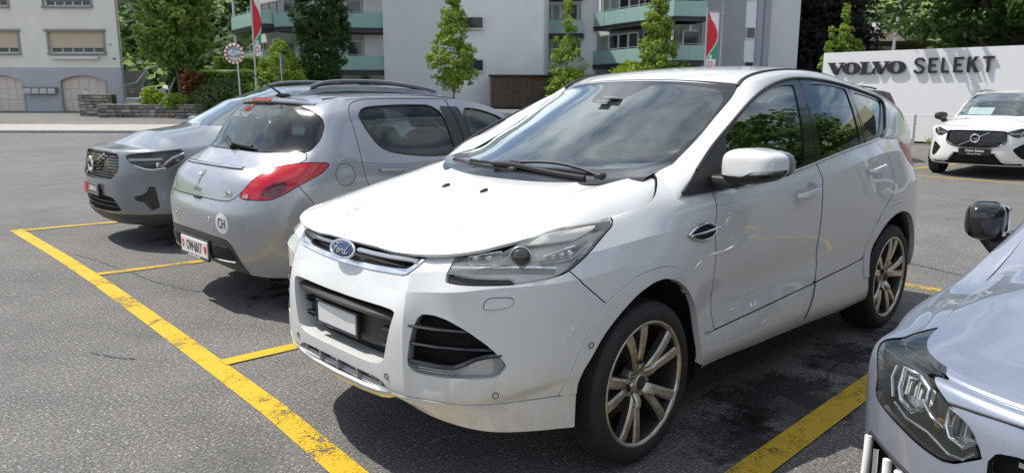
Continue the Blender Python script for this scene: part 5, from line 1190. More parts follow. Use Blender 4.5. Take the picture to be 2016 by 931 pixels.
def build_grey_suv():
    O = (-.59, -5.85, 0); kw = dict(N=.87, Wd=.93, hood=.985, belt=1.115, roof=1.665, wb=2.70, hoodc=1.175)
    root = thing('parked_car', 'light grey SUV with T-shaped headlamps and black grille, nose out behind the silver hatchback', 'car', O)
    body, T = gen_suv(**kw); P = MT['greysilver']; fr = lambda V: V[:, 0] > .25
    gr = [(-.2, .975), (0, .975), (.36, .972), (.505, .955), (.55, .93), (.572, .80), (.47, .705), (.40, .69), (0, .69), (-.2, .69)]
    g, body = cut(body, 'yz', rounded(gr, 1, (0, 9)), .0, fr)
    hl = DGL([(.72, .612, .945), (.64, .70, .962), (.40, .84, .985), (.19, .90, 1.0), (.24, .91, .94), (.30, .905, .89), (.419, .868, .817), (.544, .812, .803), (.654, .726, .836), (.70, .65, .89)])
    h, body = cut(body, diag, rounded(hl, 1), .005, fr)
    fg = DGL([(.70, .691, .541), (.613, .768, .572), (.581, .786, .642), (.532, .813, .640), (.505, .834, .436), (.579, .792, .402), (.631, .756, .485), (.691, .701, .505)])
    f_, body = cut(body, diag, rounded(fg, 1, (0, 2, 3, 4, 5)), 0, fr)
    low = [(-.2, .535), (0, .535), (.462, .535), (.52, .46), (.575, .385), (0, .37), (-.2, .37)]
    l, body = cut(body, 'yz', rounded(low, 1, (0, 6)), 0, fr)
    vl, body = clip(body, np.where(body.V[:, 0] > .40, .365 - body.V[:, 2], -.1)); emit('front_valance', both(join([vl, walls(vl, .03)])), MT['greyplastic'], root)
    pk = join([walls_from(g, (-.04, 0, 0)), walls_from(f_, (-.04, -.02, 0)), walls_from(l, (-.05, 0, 0))]); emit('opening_edge', both(pk), P, root)
    go = emit('grille', both(offset(g, 0, (-.035, 0, 0))), MT['blackgloss'], root)
    for k in range(9):
        z = .712 + .029 * k; yy = np.linspace(-.53, .53, 50); emit('grille_bar', sweep([(near(g, (abs(y), z))[0][0] - .018 + .006 * math.sin(y * 130), y, z) for y in yy if abs(y) < np.interp(z, [.69, .80, .93, .975], [.42, .555, .535, .40])], [(-.01, .006), (.006, .004), (.006, -.004), (-.01, -.006)]), MT['blackplastic'], go)
    emit('grille_frame', sweep([(near(g, (abs(y), .972))[0][0] + .004, y, .974 - .05 * max(0, abs(y) - .33)) for y in np.linspace(-.5, .5, 30)], [(-.02, .008), (.006, .006), (.006, -.006), (-.02, -.008)]), MT['chrome'], go)
    c = np.array((.862, 0, .835)); ci = [c + [.012, .070 * math.cos(t), .070 * math.sin(t)] for t in np.linspace(0, 2 * math.pi, 36, endpoint=False)]
    emit('round_badge', join([tube(ci, .013, 8, closed=True), xf(lathe([(0, .012), (.06, .010)], 30, 'x'), None, c + [0, 0, 0])]), MT['chrome'], go)
    emit('badge_band', box(c + [.018, 0, 0], (.01, .13, .022)), MT['ink'], go)
    emit('grille_diagonal', tube([(near(g, (abs(y), z))[0][0] - .004, y, z) for y, z in [(-.33, .70), (-.10, .80), (.10, .875), (.26, .955)]], .009, 6), MT['chrome'], go)
    emit('arrow', tube([c + [.012, .05, .05], c + [.012, .082, .082]], .008, 6), MT['chrome'], go)
    lo = emit('lower_grille', both(offset(l, 0, (-.045, 0, 0))), MT['void'], root)
    for z in (.43, .475): emit('grille_bar', sweep([(near(l, (abs(y), z))[0][0] - .02, y, z) for y in np.linspace(-.5, .5, 20)], [(-.02, .008), (.008, .005), (.008, -.005), (-.02, -.008)]), MT['greyplastic'], lo)
    np_ = emit('number_plate', box((.885, .0, .585), (.02, .50, .125), bev=.004), MT['blackgloss'], root)
    emit('plate_text', xf(text_piece('LUSSI AG', .06, .002, .001), frame(0, (0, 1, 0), (0, 0, 1)), (.896, .05, .59)), MT['paper'], np_); emit('plate_mark', box((.896, -.18, .585), (.003, .10, .10)), MT['red'], np_)
    for s, f in ((1, lambda a: a), (-1, mirror)):
        emit('fog_insert', f(offset(f_, 0, (-.02, -.012, 0))), MT['blackgloss'], root)
        hd = emit('headlight', f(h), MT['lens'], root); emit('headlight_bowl', f(offset(h, -.03)), MT['ink'], hd)
        hp = lambda u, z, d=.018: (lambda a: a[0] - a[1] * d)(near(h, (u, z), (1, 2)))
        emit('light_bar', f(sweep([hp(y, z) for y, z in [(.64, .905), (.70, .906), (.76, .907), (.82, .91), (.85, .912)]], [(-.008, .011), (.006, .010), (.006, -.010), (-.008, -.011)])), MT['paper'], hd)
        emit('light_bar', f(tube([hp(.885, .965), hp(.875, .92), hp(.868, .87), hp(.85, .825)], .013, 6)), MT['paper'], hd); emit('light_lens', f(soft_box(hp(.838, .85), (.05, .04, .055), .6)), MT['reflector'], hd)
        emit('headlight_rim', f(tube([hp(y, z, .0) for y, z in [(.63, .90), (.66, .87), (.726, .838), (.77, .815), (.812, .805), (.868, .82)]], .007, 6)), MT['chrome'], hd)
        rl = curve2([(-1.32, .60, 1.625), (-1.5, .60, 1.675), (-1.9, .60, 1.70), (-2.5, .595, 1.68), (-3.05, .58, 1.605), (-3.15, .575, 1.58)], 40); emit('roof_bar', f(tube(rl, .016, 8)), MT['greysilver'], root); emit('roof_gutter', f(tube(rl - [0, 0, .03], .012, 6)), MT['blackplastic'], root)
    [emit('washer_cover', f(drape(extrude(rounded([(-.03, -.012), (.03, -.012), (.03, .012), (-.03, .012)], 2), .002), body, (.70, .775), body.V[:, 0] > .3, .003)), P, root) for f in (lambda a: a, mirror)]
    for pts in (((.0, .55, 1.11), (.03, .2, 1.165), (.05, -.2, 1.17)),): emit('wiper', tube(curve2(pts, 14), .009, 6), MT['blackplastic'], root)
    gen_finish(root, body, T, P, kw, dict(cz=1.165)); mirrors(root, kw, P)
    return root
def build_white_suv():
    O = (-14.42, -1.47, 0); kw = dict(N=.87, Wd=.95, hood=.96, belt=1.05, roof=1.66, wb=2.865, tail=-3.8, hoodc=1.12)
    root = thing('parked_car', 'white SUV with wide black grille parked in front of the white sign wall', 'car', O)
    body, T = gen_suv(**kw); P = MT['white2']; fr = lambda V: V[:, 0] > .25
    g, body = cut(body, 'yz', rounded([(-.2, .90), (0, .90), (.44, .892), (.487, .87), (.494, .69), (.32, .602), (0, .585), (-.2, .585)], 1, (0, 7)), 0, fr)
    hl = DGL([(.815, .49, .87), (.80, .50, .845), (.765, .60, .785), (.70, .68, .785), (.62, .76, .84), (.58, .80, .92), (.66, .69, .955), (.76, .58, .91)]); h, body = cut(body, diag, rounded(hl, 1), .005, fr)
    vt = DGL([(.62, .765, .69), (.72, .66, .62), (.777, .59, .567), (.72, .65, .47), (.64, .745, .38), (.56, .80, .42)]); v, body = cut(body, diag, rounded(vt, 1), 0, fr)
    low = [(-.2, .49), (0, .49), (.355, .485), (.47, .33), (.74, .30), (.74, .27), (.3, .268), (-.2, .268)]; l, body = cut(body, 'yz', low, 0, fr)
    go = emit('grille', both(offset(g, 0, (-.03, 0, 0))), MT['blackgloss'], root)
    for k in range(-16, 24):
        L = [(near(g, (abs(y), z))[0][0] - .012, y, z) for y, z in [(k * .05 - .14 + .40 * t, .59 + .30 * (1 - t) ) for t in np.linspace(0, 1, 10)] if sdpoly(np.array([[abs(y), z]]), [(-.5, .89), (.44, .885), (.482, .865), (.488, .695), (.31, .61), (-.5, .595)])[0] > 0]
        if len(L) > 2: emit('grille_bar', tube(L, .006, 5), MT['satin' if k % 4 == 9 else 'greyplastic'], go)
    emit('grille_frame', both(tube(curve2([(near(g, (y, z))[0][0] + .004, y, z) for y, z in [(0, .898), (.43, .892), (.484, .87), (.492, .78), (.49, .69), (.32, .603), (0, .588)]], 60), .009, 6)), MT['blackgloss'], go)
    c = np.array((.868, 0, .755)); ci = [c + [.012, .072 * math.cos(t), .072 * math.sin(t)] for t in np.linspace(0, 2 * math.pi, 36, endpoint=False)]
    emit('round_badge', tube(ci, .014, 8, closed=True), MT['chrome'], go); emit('badge_face', lathe([(0, 0), (.07, -.002)], 30, 'x'), MT['ink'], go).location = c + [.008, 0, 0]
    emit('badge_lettering', xf(text_piece('VOLVO', .032, .002), frame(0, (0, 1, 0), (0, 0, 1)), c + [.018, 0, 0]), MT['chrome'], go)
    emit('grille_diagonal', join([tube([(near(g, (abs(y), z))[0][0] + .0, y, z) for y, z in q], .006, 6) for q in ([(-.27, .615), (-.07, .715)], [(.07, .79), (.22, .865)])]), MT['chrome'], go)
    emit('lower_grille', both(offset(l, 0, (-.04, 0, 0))), MT['void'], root)
    for s, f in ((1, lambda a: a), (-1, mirror)):
        emit('air_curtain', f(offset(v, -.02)), MT['void'], root)
        for k in range(5): emit('curtain_slat', f(tube([near(v, (y, .44 + .05 * k), (1, 2))[0] for y in np.linspace(.70 - .02 * abs(k - 2), .76, 5)], .006, 5)), MT['greyplastic'], root)
        hd = emit('headlight', f(h), MT['lens'], root); emit('headlight_bowl', f(offset(h, -.03)), MT['ink'], hd); hp = lambda u, z: (lambda a: a[0] - a[1] * .015)(near(h, (u, z)))
        emit('light_bar', f(tube([hp(.53, .85), hp(.62, .85), hp(.70, .855)], .012, 6)), MT['paper'], hd); emit('light_bar', f(tube([hp(.74, .93), hp(.71, .86), hp(.69, .80)], .012, 6)), MT['paper'], hd)
        emit('front_trim', f(tube([(.852, .345, .47), (.80, .45, .335), (.76, .52, .305), (.60, .76, .315)], .013, 6)), MT['chrome'], root)
        rl = curve2([(-1.45, .615, 1.60), (-1.7, .615, 1.650), (-2.2, .615, 1.662), (-3.0, .60, 1.622), (-3.3, .59, 1.575)], 30); emit('roof_bar', f(tube(rl, .015, 8)), MT['blackgloss'], root)
    np_ = emit('number_plate', box((.895, .02, .505), (.02, .54, .13), bev=.004), MT['blackgloss'], root); emit('plate_text', xf(text_piece('Volvo Selekt', .062, .002, .0006), frame(0, (0, 1, 0), (0, 0, 1)), (.907, .02, .525)), MT['paper'], np_); emit('plate_text', xf(text_piece('THE CAR YOU WANT', .024, .002, .0004), frame(0, (0, 1, 0), (0, 0, 1)), (.907, .02, .465)), MT['paper'], np_)
    emit('price_sheet', xf(box((0, 0, 0), (.30, .42, .004)), rotm('Y', R(28)), (-.42, -.28, 1.24)), MT['paper'], root)
    gen_finish(root, body, T, P, kw, dict(cz=1.12)); mirrors(root, kw, MT['blackgloss'])
    return root
def build_dark_suv():
    kw = dict(N=.9, Wd=.95, hood=1.0, belt=1.10, roof=1.74, wb=2.95, tail=-3.95, hoodc=1.12)
    root = thing('parked_car', 'dark graphite SUV with chrome window trim, its tail beyond the blue-badged white SUV', 'car', DARK[0], DARK[1])
    body, T = gen_suv(**kw); P = MT['darkcar']
    tl, body = cut(body, 'xz', rounded([(-3.62, 1.62), (-3.70, 1.60), (-3.93, 1.25), (-4.2, 1.22), (-4.2, 1.05), (-3.90, 1.02), (-3.86, 1.20)], 1), 0, lambda V: V[:, 1] > .35)
    panel2('tail_light', tl, MT['redlens'], root)
    for f in (lambda a: a, mirror):
        rl = curve2([(-1.1, .62, 1.72), (-1.4, .61, 1.775), (-2.2, .60, 1.79), (-3.1, .59, 1.755), (-3.35, .585, 1.70)], 30); emit('roof_bar', f(tube(rl, .018, 8)), MT['blackplastic'], root)
    gen_finish(root, body, T, P, kw, dict(trim='chrome', cz=1.1, loop=True))
    return root
def build_silver_nose():
    O = (.016, 2.774, 0); kw = dict(N=.90, Wd=.871, hood=.94, belt=1.049, roof=1.62, wb=2.675, hoodc=1.10, a0=-.13, a1=-1.02)
    root = thing('parked_car', 'bluish silver SUV cut off by the right edge, black door mirror and jewelled headlamp', 'car', O, -.019)
    body, T = gen_suv(**kw); P = MT['bluesilver']; fr = lambda V: V[:, 0] > .2
    hl = DGL([(.499, .747, .962), (.61, .737, .925), (.660, .731, .885), (.676, .741, .84), (.711, .704, .825), (.783, .607, .801), (.818, .541, .797), (.834, .483, .838), (.819, .507, .88), (.784, .569, .913), (.746, .615, .94), (.659, .669, .965), (.56, .70, .985)])
    h, body = cut(body, diag, rounded(hl, 1, (0, 7)), .006, fr)
    gr = [(-.2, .87), (.30, .868), (.455, .865), (.475, .83), (.44, .60), (.38, .50), (0, .48), (-.2, .48)]; g, body = cut(body, 'yz', rounded(gr, 1, (0, 7)), 0, fr)
    dr = DGL([(.66, .755, .752), (.70, .722, .745), (.75, .665, .728), (.775, .63, .71), (.775, .625, .45), (.70, .72, .42), (.65, .757, .48)]); d, body = cut(body, diag, rounded(dr, 1), 0, fr)
    for s, f in ((1, lambda a: a), (-1, mirror)):
        hd = emit('headlight', f(join([h, walls(h, .012)])), MT['lens'], root); emit('headlight_bowl', f(offset(h, -.040)), MT['ink'], hd)
        hp = lambda p, dd=.018: (lambda a: a[0] - a[1] * dd)(near(h, p))
        for loop in ([(.686, .941), (.695, .884), (.685, .859), (.651, .851), (.623, .880), (.621, .915), (.65, .935)], [(.567, .902), (.57, .865), (.559, .843), (.527, .836), (.501, .862), (.515, .885)]):
            P3 = np.array([hp(q) for q in loop]); emit('light_guide', f(tube(P3, .0065, 6, closed=True)), MT['chrome'], hd)
            ctr = np.mean(loop, 0); emit('lamp_cell', f(fan([hp(q, .034) for q in loop])), MT['lamphousing'], hd)
            for k in range(4): a_ = ctr + np.array([-.022 + .015 * k, .012 - .004 * k]); emit('lamp_fin', f(tube([hp(a_ + [0, .020], .026), hp(a_ + [.003, -.020], .026)], .004, 5)), MT['chrome' if k % 2 else 'projector'], hd)
        P3 = np.array([hp(q, .010) for q in [(.693, .850), (.657, .833), (.60, .832), (.55, .812), (.52, .815), (.50, .838)]]); emit('light_blade', f(tube(P3, .004, 6)), MT['chrome'], hd)
        emit('light_blade', f(tube(np.array([hp(q, .012) for q in [(.621, .885), (.60, .865), (.57, .858)]]), .005, 6)), MT['chrome'], hd)
        emit('light_blade', f(tube(np.array([hp(q, .010) for q in [(.705, .93), (.712, .90), (.70, .86)]]), .004, 6)), MT['chrome'], hd); emit('amber_bulb', f(ellipsoid(hp((.595, .855), .03), (.012, .012, .012), 8, 6)), MT['amber'], hd)
        do = emit('daylight_recess', f(offset(d, 0, (-.035, -.02, 0))), MT['void'], root)
        for k in range(4):
            y = .748 - .034 * k; top = near(d, (y, .735 - .005 * k))[0]; bot = near(d, (y + .01, .50))[0]; midp = near(d, (y - .002, .66))[0]; emit('daylight_claw', f(tube(curve2([top, midp, bot], 10), .0105, 6)), MT['paper' if k != 1 else 'chrome'], do)
        emit('recess_edge', f(walls_from(d, (-.03, -.02, 0))), MT['blackgloss'], root)
        emit('lower_lip', f(tube([near(body, (y, .735 + (y - .66) * .2), mask=body.V[:, 0] > .3)[0] for y in (.60, .66, .70, .74)], .006, 5)), MT['blackgloss'], root)
    go = emit('grille', both(offset(g, 0, (-.04, 0, 0))), MT['void'], root)
    for z in np.linspace(.52, .85, 9): emit('grille_bar', sweep([(near(g, (abs(y), z))[0][0] - .015, y, z) for y in np.linspace(-.42, .42, 24)], [(-.01, .008), (.008, .005), (.008, -.005), (-.01, -.008)]), MT['satin'], go)
    emit('hood_gap', both(tube([near(body, (y, z), mask=body.V[:, 0] > .3)[0] for y, z in ((0, .922), (.2, .921), (.424, .919), (.502, .916), (.56, .911))], .0035, 5)), MT['ink'], root)
    gen_finish(root, body, T, P, kw, dict(clad=.33, cz=1.09, rim='satin')); mirrors(root, kw, MT['blackgloss'], x=-.72, y=.07, z=.02, sides=(1, -1), sc=.86, wy=.15)
    emit('wiper', tube(curve2([(-.16, -.55, 1.075), (-.12, -.2, 1.105), (-.10, .2, 1.11)], 14), .009, 6), MT['blackplastic'], root)
    return root
def fan(P):
    P = np.array(P); c = P.mean(0); V = np.concatenate([[c], P]); n = len(P); F = [(0, 1 + i, 1 + (i + 1) % n) for i in range(n)]; p = flat_piece(V, F)
    if p.N[:, 0].mean() < 0: p = flat_piece(V, [f[::-1] for f in F])
    return p
DARK = ((-15.0, -7.5, 0), R(-60)); MT['tailred'] = simple('tail_lamp_red', (.36, .008, .014), .3)
MT['reddark'] = simple('red_lens_dark', (.12, .003, .01), .15, 0, 1); MT['lens2'] = simple('reversing_lens', (.6, .35, .33), .15, 0, 1)
# ------------------------------------------------------------------ the site: ground, markings, buildings, plants
YW = -2.3342; CX, CY = 2.3916, 2.598
def site(a, d, z=0.):
    """site survey frame: a = metres to the right, d = metres ahead of the survey point in the lot"""
    return np.array((CX + math.sin(YW) * a + math.cos(YW) * d, CY - math.cos(YW) * a + math.sin(YW) * d, z))
SR = YW - math.pi / 2           # heading of the 'right' axis
def sbox(a, d, z, sa, sd_, sz, rz=0, bev=0): return box(site(a, d, z), (sa, sd_, sz), SR + rz, bev)
def spoly(pts, z0, z1):
    P = [site(a, d)[:2] for a, d in pts]; p = extrude(P, z1 - z0); return Piece(p.V + [0, 0, z0], p.N, p.F)
rng = np.random.default_rng(7); random.seed(7)

def asphalt(name, col, sc=1., wear=1.):
    k = NT(name); c = k.coord('Object'); big = k.noise(k.coord('Object', (.35, .35, .35)), 1., 6, .6); mid = k.noise(c, 2.2, 6, .65); fine = k.noise(c, 62 * sc, 4, .85)
    vo = k.n('ShaderNodeTexVoronoi'); vo.inputs['Scale'].default_value = 48 * sc; k.l(c, vo.inputs['Vector'])
    base = k.mix(k.ramp(big, [(.3, 0.), (.7, 1.)]), tuple(v * .80 for v in col), tuple(v * 1.16 for v in col))
    base = k.mix(k.math('MULTIPLY', k.ramp(mid, [(.42, 0.), (.68, 1.)]), .45 * wear), base, tuple(v * .62 for v in col))
    base = k.mix(.85, base, k.mix(1., base, k.ramp(fine, [(.30, .10), (.46, .42), (.58, .85), (.70, 2.6)]), 'MULTIPLY')); 
    st = k.ramp(vo.outputs['Distance'], [(.0, 1.), (.16, 1.), (.24, 0.)]); rnd = k.sep(vo.outputs['Color'])[0]; chips = k.math('MULTIPLY', st, k.ramp(rnd, [(.62, 0.), (.80, 1.)]))
    base = k.mix(k.math('MULTIPLY', chips, .85), base, (.55, .53, .49))
    sn = k.noise(k.coord('Object', (.9, .9, .9)), 1.3, 7, .72); base = k.mix(k.math('MULTIPLY', k.ramp(sn, [(.55, 0.), (.70, 1.)]), .55 * wear), base, tuple(v * .38 for v in col))
    # cracks
    v2 = k.n('ShaderNodeTexVoronoi', feature='DISTANCE_TO_EDGE'); v2.inputs['Scale'].default_value = .42
    dn = k.n('ShaderNodeMixRGB'); dn.blend_type = 'ADD'; dn.inputs[0].default_value = .22; nz = k.n('ShaderNodeTexNoise'); nz.inputs['Scale'].default_value = 2.6; nz.inputs['Detail'].default_value = 6; k.l(c, nz.inputs['Vector']); k.l(c, dn.inputs[1]); k.l(nz.outputs['Color'], dn.inputs[2]); k.l(dn.outputs[0], v2.inputs['Vector'])
    ck = k.math('MULTIPLY', k.ramp(v2.outputs['Distance'], [(.0, 1.), (.0018, .6), (.004, 0.)]), k.ramp(k.noise(c, .5, 2), [(.56, 0.), (.64, 1.)])); base = k.mix(k.math('MULTIPLY', ck, .5 * wear), base, (.02, .02, .02))
    k.set(col=base, rough=k.ramp(fine, [(.3, .95), (.8, .72)]), spec=.35)
    h = k.math('ADD', fine, k.math('MULTIPLY', chips, .4)); k.bump(h, .7, .008); return k.m
MT['asphalt'] = asphalt('lot_asphalt', (.235, .226, .215))
MT['road'] = asphalt('road_asphalt', (.24, .232, .222), .5, .5)
def paintmat(name, col, cov=.5):
    k = NT(name); c = k.coord('Object'); n1 = k.noise(c, 120, 3, .75); n2 = k.noise(c, 3.2, 5, .65); n3 = k.noise(c, 14, 5, .7)
    f = k.math('ADD', k.math('MULTIPLY', n1, .62), k.math('ADD', k.math('MULTIPLY', n2, .62), k.math('MULTIPLY', n3, .30))); al = k.ramp(f, [(cov + .20, 1.), (cov + .285, 0.)])
    k.set(col=k.mix(k.ramp(n2, [(.3, 0.), (.7, 1.)]), tuple(v * .82 for v in col), col), rough=.62, alpha=al); k.bump(n1, .4, .003); return k.m
MT['yellow'] = paintmat('yellow_marking', (.66, .43, .012), .605); MT['yellow2'] = paintmat('yellow_marking_worn', (.60, .39, .02), .585); MT['whiteline'] = paintmat('white_marking', (.7, .7, .68), .5)
MT['concrete'] = simple('pale_pavement', (.36, .345, .32), .85, nz=.18, nsc=3, bump=.2, bsc=30); MT['kerb'] = simple('granite_kerb', (.30, .29, .28), .8, nz=.2, nsc=10)
MT['plaster'] = simple('cream_render', (.80, .78, .70), .85, nz=.05, nsc=.8, bump=.08, bsc=20); MT['greyplaster'] = simple('grey_render', (.46, .475, .50), .85, nz=.06, nsc=.8)
MT['white_render'] = simple('white_render', (.80, .80, .80), .8, nz=.06, nsc=.5); MT['mid_render'] = simple('mid_grey_render', (.33, .345, .37), .8, nz=.10, nsc=.6); MT['pale_render'] = simple('pale_grey_render', (.62, .63, .645), .8, nz=.04, nsc=.5); MT['bluegrey'] = simple('blue_grey_cladding', (.33, .36, .42), .6)
MT['greystone'] = simple('sandstone_trim', (.30, .29, .275), .8, nz=.12, nsc=6); MT['shutter'] = simple('beige_shutter', (.64, .55, .42), .7); MT['gdoor'] = simple('beige_garage_paint', (.70, .62, .54), .7, nz=.06, nsc=5)
MT['wglass'] = simple('window_glass', (.03, .035, .04), .06, 0, 0, spec=.8); MT['wframe'] = simple('white_window_frame', (.75, .75, .74), .5)
MT['teal'] = NT('teal_glass_panel').set(col=(.30, .46, .42), rough=.14, spec=.6).m; MT['slab'] = simple('dark_slab_edge', (.045, .05, .06), .6); MT['rail'] = simple('galvanised_rail', (.45, .46, .47), .4, .7)
MT['bark'] = simple('bark', (.11, .085, .065), .9, nz=.4, nsc=20, bump=.5, bsc=30); MT['darkwood'] = simple('weathered_dark_wood', (.105, .082, .064), .85, nz=.65, nsc=12)
MT['redwood'] = simple('red_brown_board', (.13, .055, .03), .8, nz=.3, nsc=10); MT['tile'] = simple('brown_roof_tile', (.115, .085, .07), .85, nz=.3, nsc=8)
MT['signwhite'] = simple('white_sign_wall', (.82, .82, .82), .55, nz=.02, nsc=2); MT['letter'] = simple('black_letter', (.018, .019, .021), .42); MT['letterside'] = simple('letter_return', (.16, .16, .165), .5)
k = NT('meadow'); n = k.noise(k.coord('Object'), .03, 6, .6); k.set(col=k.mix(k.ramp(n, [(.35, 0.), (.65, 1.)]), (.10, .17, .03), (.20, .24, .06)), rough=.95); MT['meadow'] = k.m
def leafmat(name, a, b, c=None, sc=1.2, tr=.35):
    k = NT(name); n = k.noise(k.coord('Object'), sc, 4, .6); oi = k.n('ShaderNodeTexNoise'); oi.inputs['Scale'].default_value = 9; k.l(k.coord('Object'), oi.inputs['Vector'])
    col = k.mix(k.ramp(n, [(.32, 0.), (.68, 1.)]), a, b); col = k.mix(k.math('MULTIPLY', k.ramp(oi.outputs['Fac'], [(.5, 0.), (.72, 1.)]), .55), col, c or tuple(min(1, v * 1.6) for v in b))
    k.set(col=col, rough=.62, spec=.25); ts = k.n('ShaderNodeBsdfTranslucent'); k.l(col, ts.inputs[0]); ms = k.n('ShaderNodeMixShader'); ms.inputs[0].default_value = tr; k.l(k.b.outputs[0], ms.inputs[1]); k.l(ts.outputs[0], ms.inputs[2]); k.l(ms.outputs[0], k.o.inputs[0]); return k.m
LF = dict(maple=leafmat('maple_leaves', (.075, .15, .026), (.17, .25, .045)), dark=leafmat('dark_leaves', (.020, .055, .014), (.05, .10, .022)), lime=leafmat('bright_leaves', (.13, .23, .028), (.27, .36, .05)), yellow=leafmat('yellow_green_leaves', (.16, .26, .02), (.34, .42, .03)), copper=leafmat('copper_leaves', (.012, .011, .012), (.030, .024, .024)), red=leafmat('red_brown_leaves', (.13, .045, .022), (.22, .085, .04)),
          hedge=leafmat('hedge_leaves', (.08, .17, .022), (.18, .28, .04)), grassy=leafmat('grassy_leaves', (.06, .10, .03), (.13, .17, .06)), forest=leafmat('forest_leaves', (.018, .045, .016), (.05, .095, .028), sc=.05), big=leafmat('broad_leaves', (.022, .055, .012), (.055, .105, .020)), olive=leafmat('olive_leaves', (.028, .06, .018), (.06, .10, .028)))

# ---- ground
emit('parking_lot', flat_piece([tuple(site(a, d)[:2]) + (0,) for a, d in ((-70, -30), (-70, 31), (70, 31), (70, -30))], [(0, 1, 2, 3)][::1]), MT['asphalt'], kind='structure')
def fixup(o): return o
for o in [bpy.data.objects['parking_lot']]:
    if o.data.polygons[0].normal.z < 0: o.data.flip_normals()
def sheet(name, pts, m):
    p = flat_piece([tuple(site(a, d, z)) for a, d, z in pts], [tuple(range(len(pts)))])
    if p.N[:, 2].mean() < 0: p = flat_piece([tuple(site(a, d, z)) for a, d, z in pts][::-1], [tuple(range(len(pts)))])
    return emit(name, p, m, kind='structure')
sheet('pavement', [(-70, 31.3, .10), (70, 31.3, .10), (70, 38.0, .10), (-70, 38.0, .10)], MT['concrete'])
for i in range(30): emit('kerb_stone' if 0 else 'kerb', sbox(-58 + i * 4, 31.15, .05, 3.97, .30, .12, bev=.02), MT['kerb'], kind='structure')
sheet('forecourt', [(-70, 38, .094), (70, 38, .094), (70, 66, 1.05), (-70, 66, 1.05)], MT['road'])
for i in range(12): sheet('road_dash', [(-56 + i * 6.2, 29.9, .004), (-53.2 + i * 6.2, 29.9, .004), (-53.2 + i * 6.2, 30.08, .004), (-56 + i * 6.2, 30.08, .004)], MT['whiteline'])
hx = []; 
for d in np.linspace(66, 520, 40):
    hx.append([site(a, d, 1.0 + max(0, (d - 80)) * .22 + 26 * (1 / (1 + math.exp(-(d - 240) / 40))) + 5 * math.sin(a * .021 + d * .013)) for a in np.linspace(-420, 420, 60)])
g = grid_piece(np.array(hx)); g = g if g.N[:, 2].mean() > 0 else Piece(g.V, -g.N, g.F[:, ::-1]); emit('hillside', g, MT['meadow'], kind='structure')
sheet('outer_ground', [(-500, -300, -.05), (-500, 520, -.05), (500, 520, -.05), (500, -300, -.05)], MT['road'])
# ---- bay markings (measured on the lot)
def line(pts, w, m, name='bay_line', z=.004):
    P = np.array(pts, float); T = np.gradient(P, axis=0); T /= np.linalg.norm(T, axis=1, keepdims=True); Nn = np.stack([-T[:, 1], T[:, 0]], 1) * w / 2
    G = np.stack([np.concatenate([P + Nn, np.full((len(P), 1), z)], 1), np.concatenate([P - Nn, np.full((len(P), 1), z)], 1)], 1); p = grid_piece(G)
    if p.N[:, 2].mean() < 0: p = Piece(p.V, -p.N, p.F[:, ::-1])
    return emit(name, p, m, kind='structure')
line([(.745, -7.37), (.74, -5.4), (.76, -4.0), (.81, -2.5), (.855, -1.37), (.885, -.66), (.945, .1), (1.02, 1.0), (1.2, 3.0)], .125, MT['yellow'])
line([(.80, -1.475), (.38, -1.455), (-2.0, -1.35), (-4.0, -1.25)], .105, MT['yellow'], z=.008)
line([(.70, -4.34), (-.14, -4.245), (-4.0, -4.05)], .10, MT['yellow2'], z=.008); line([(.70, -7.25), (-.31, -7.14), (-4.0, -6.9)], .11, MT['yellow2'], z=.008)
line([(.9, 1.30), (-.25, 1.255), (-1.5, 1.23), (-4.0, 1.2)], .135, MT['yellow'], z=.008)
line([(-4.02, -8.0), (-4.0, .6), (-4.04, 1.6), (-4.1, 5)], .11, MT['yellow2'])
line([(-13.3, -9.0), (-13.38, -2.41), (-13.2, -.59), (-13.0, 3.0)], .11, MT['yellow2']); line([(-13.45, -2.95), (-14.77, -2.86), (-17.15, -2.52), (-18.5, -2.3)], .11, MT['yellow2'], z=.008); line([(-13.3, .4), (-18.5, .8)], .11, MT['yellow2'], z=.008); line([(-22.9, -6.2), (-22.4, -4.6), (-21.5, -2.6)], .12, MT['yellow2'])

# ---- plants
def leaves(pts, nrm, size, jit=.7, asp=.6, seed=0):
    """one small folded leaf (2 triangles) per point"""
    r = np.random.default_rng(seed); n = len(pts); a = r.normal(size=(n, 3)); a /= np.linalg.norm(a, axis=1, keepdims=True); nn = nrm + a * jit; nn /= np.linalg.norm(nn, axis=1, keepdims=True)
    u = np.cross(nn, r.normal(size=(n, 3))); u /= np.maximum(np.linalg.norm(u, axis=1, keepdims=True), 1e-6); v = np.cross(nn, u); s = size * r.uniform(.6, 1.35, (n, 1))
    A = pts - u * s; B = pts + v * s * asp; Cc = pts + u * s + nn * s * .2; D = pts - v * s * asp
    V = np.stack([A, B, Cc, D], 1).reshape(-1, 3); i = np.arange(n) * 4; F = np.concatenate([np.stack([i + 2, i + 1, i], 1), np.stack([i + 3, i + 2, i], 1)])
    return Piece(V, np.repeat(nn, 4, 0), F)
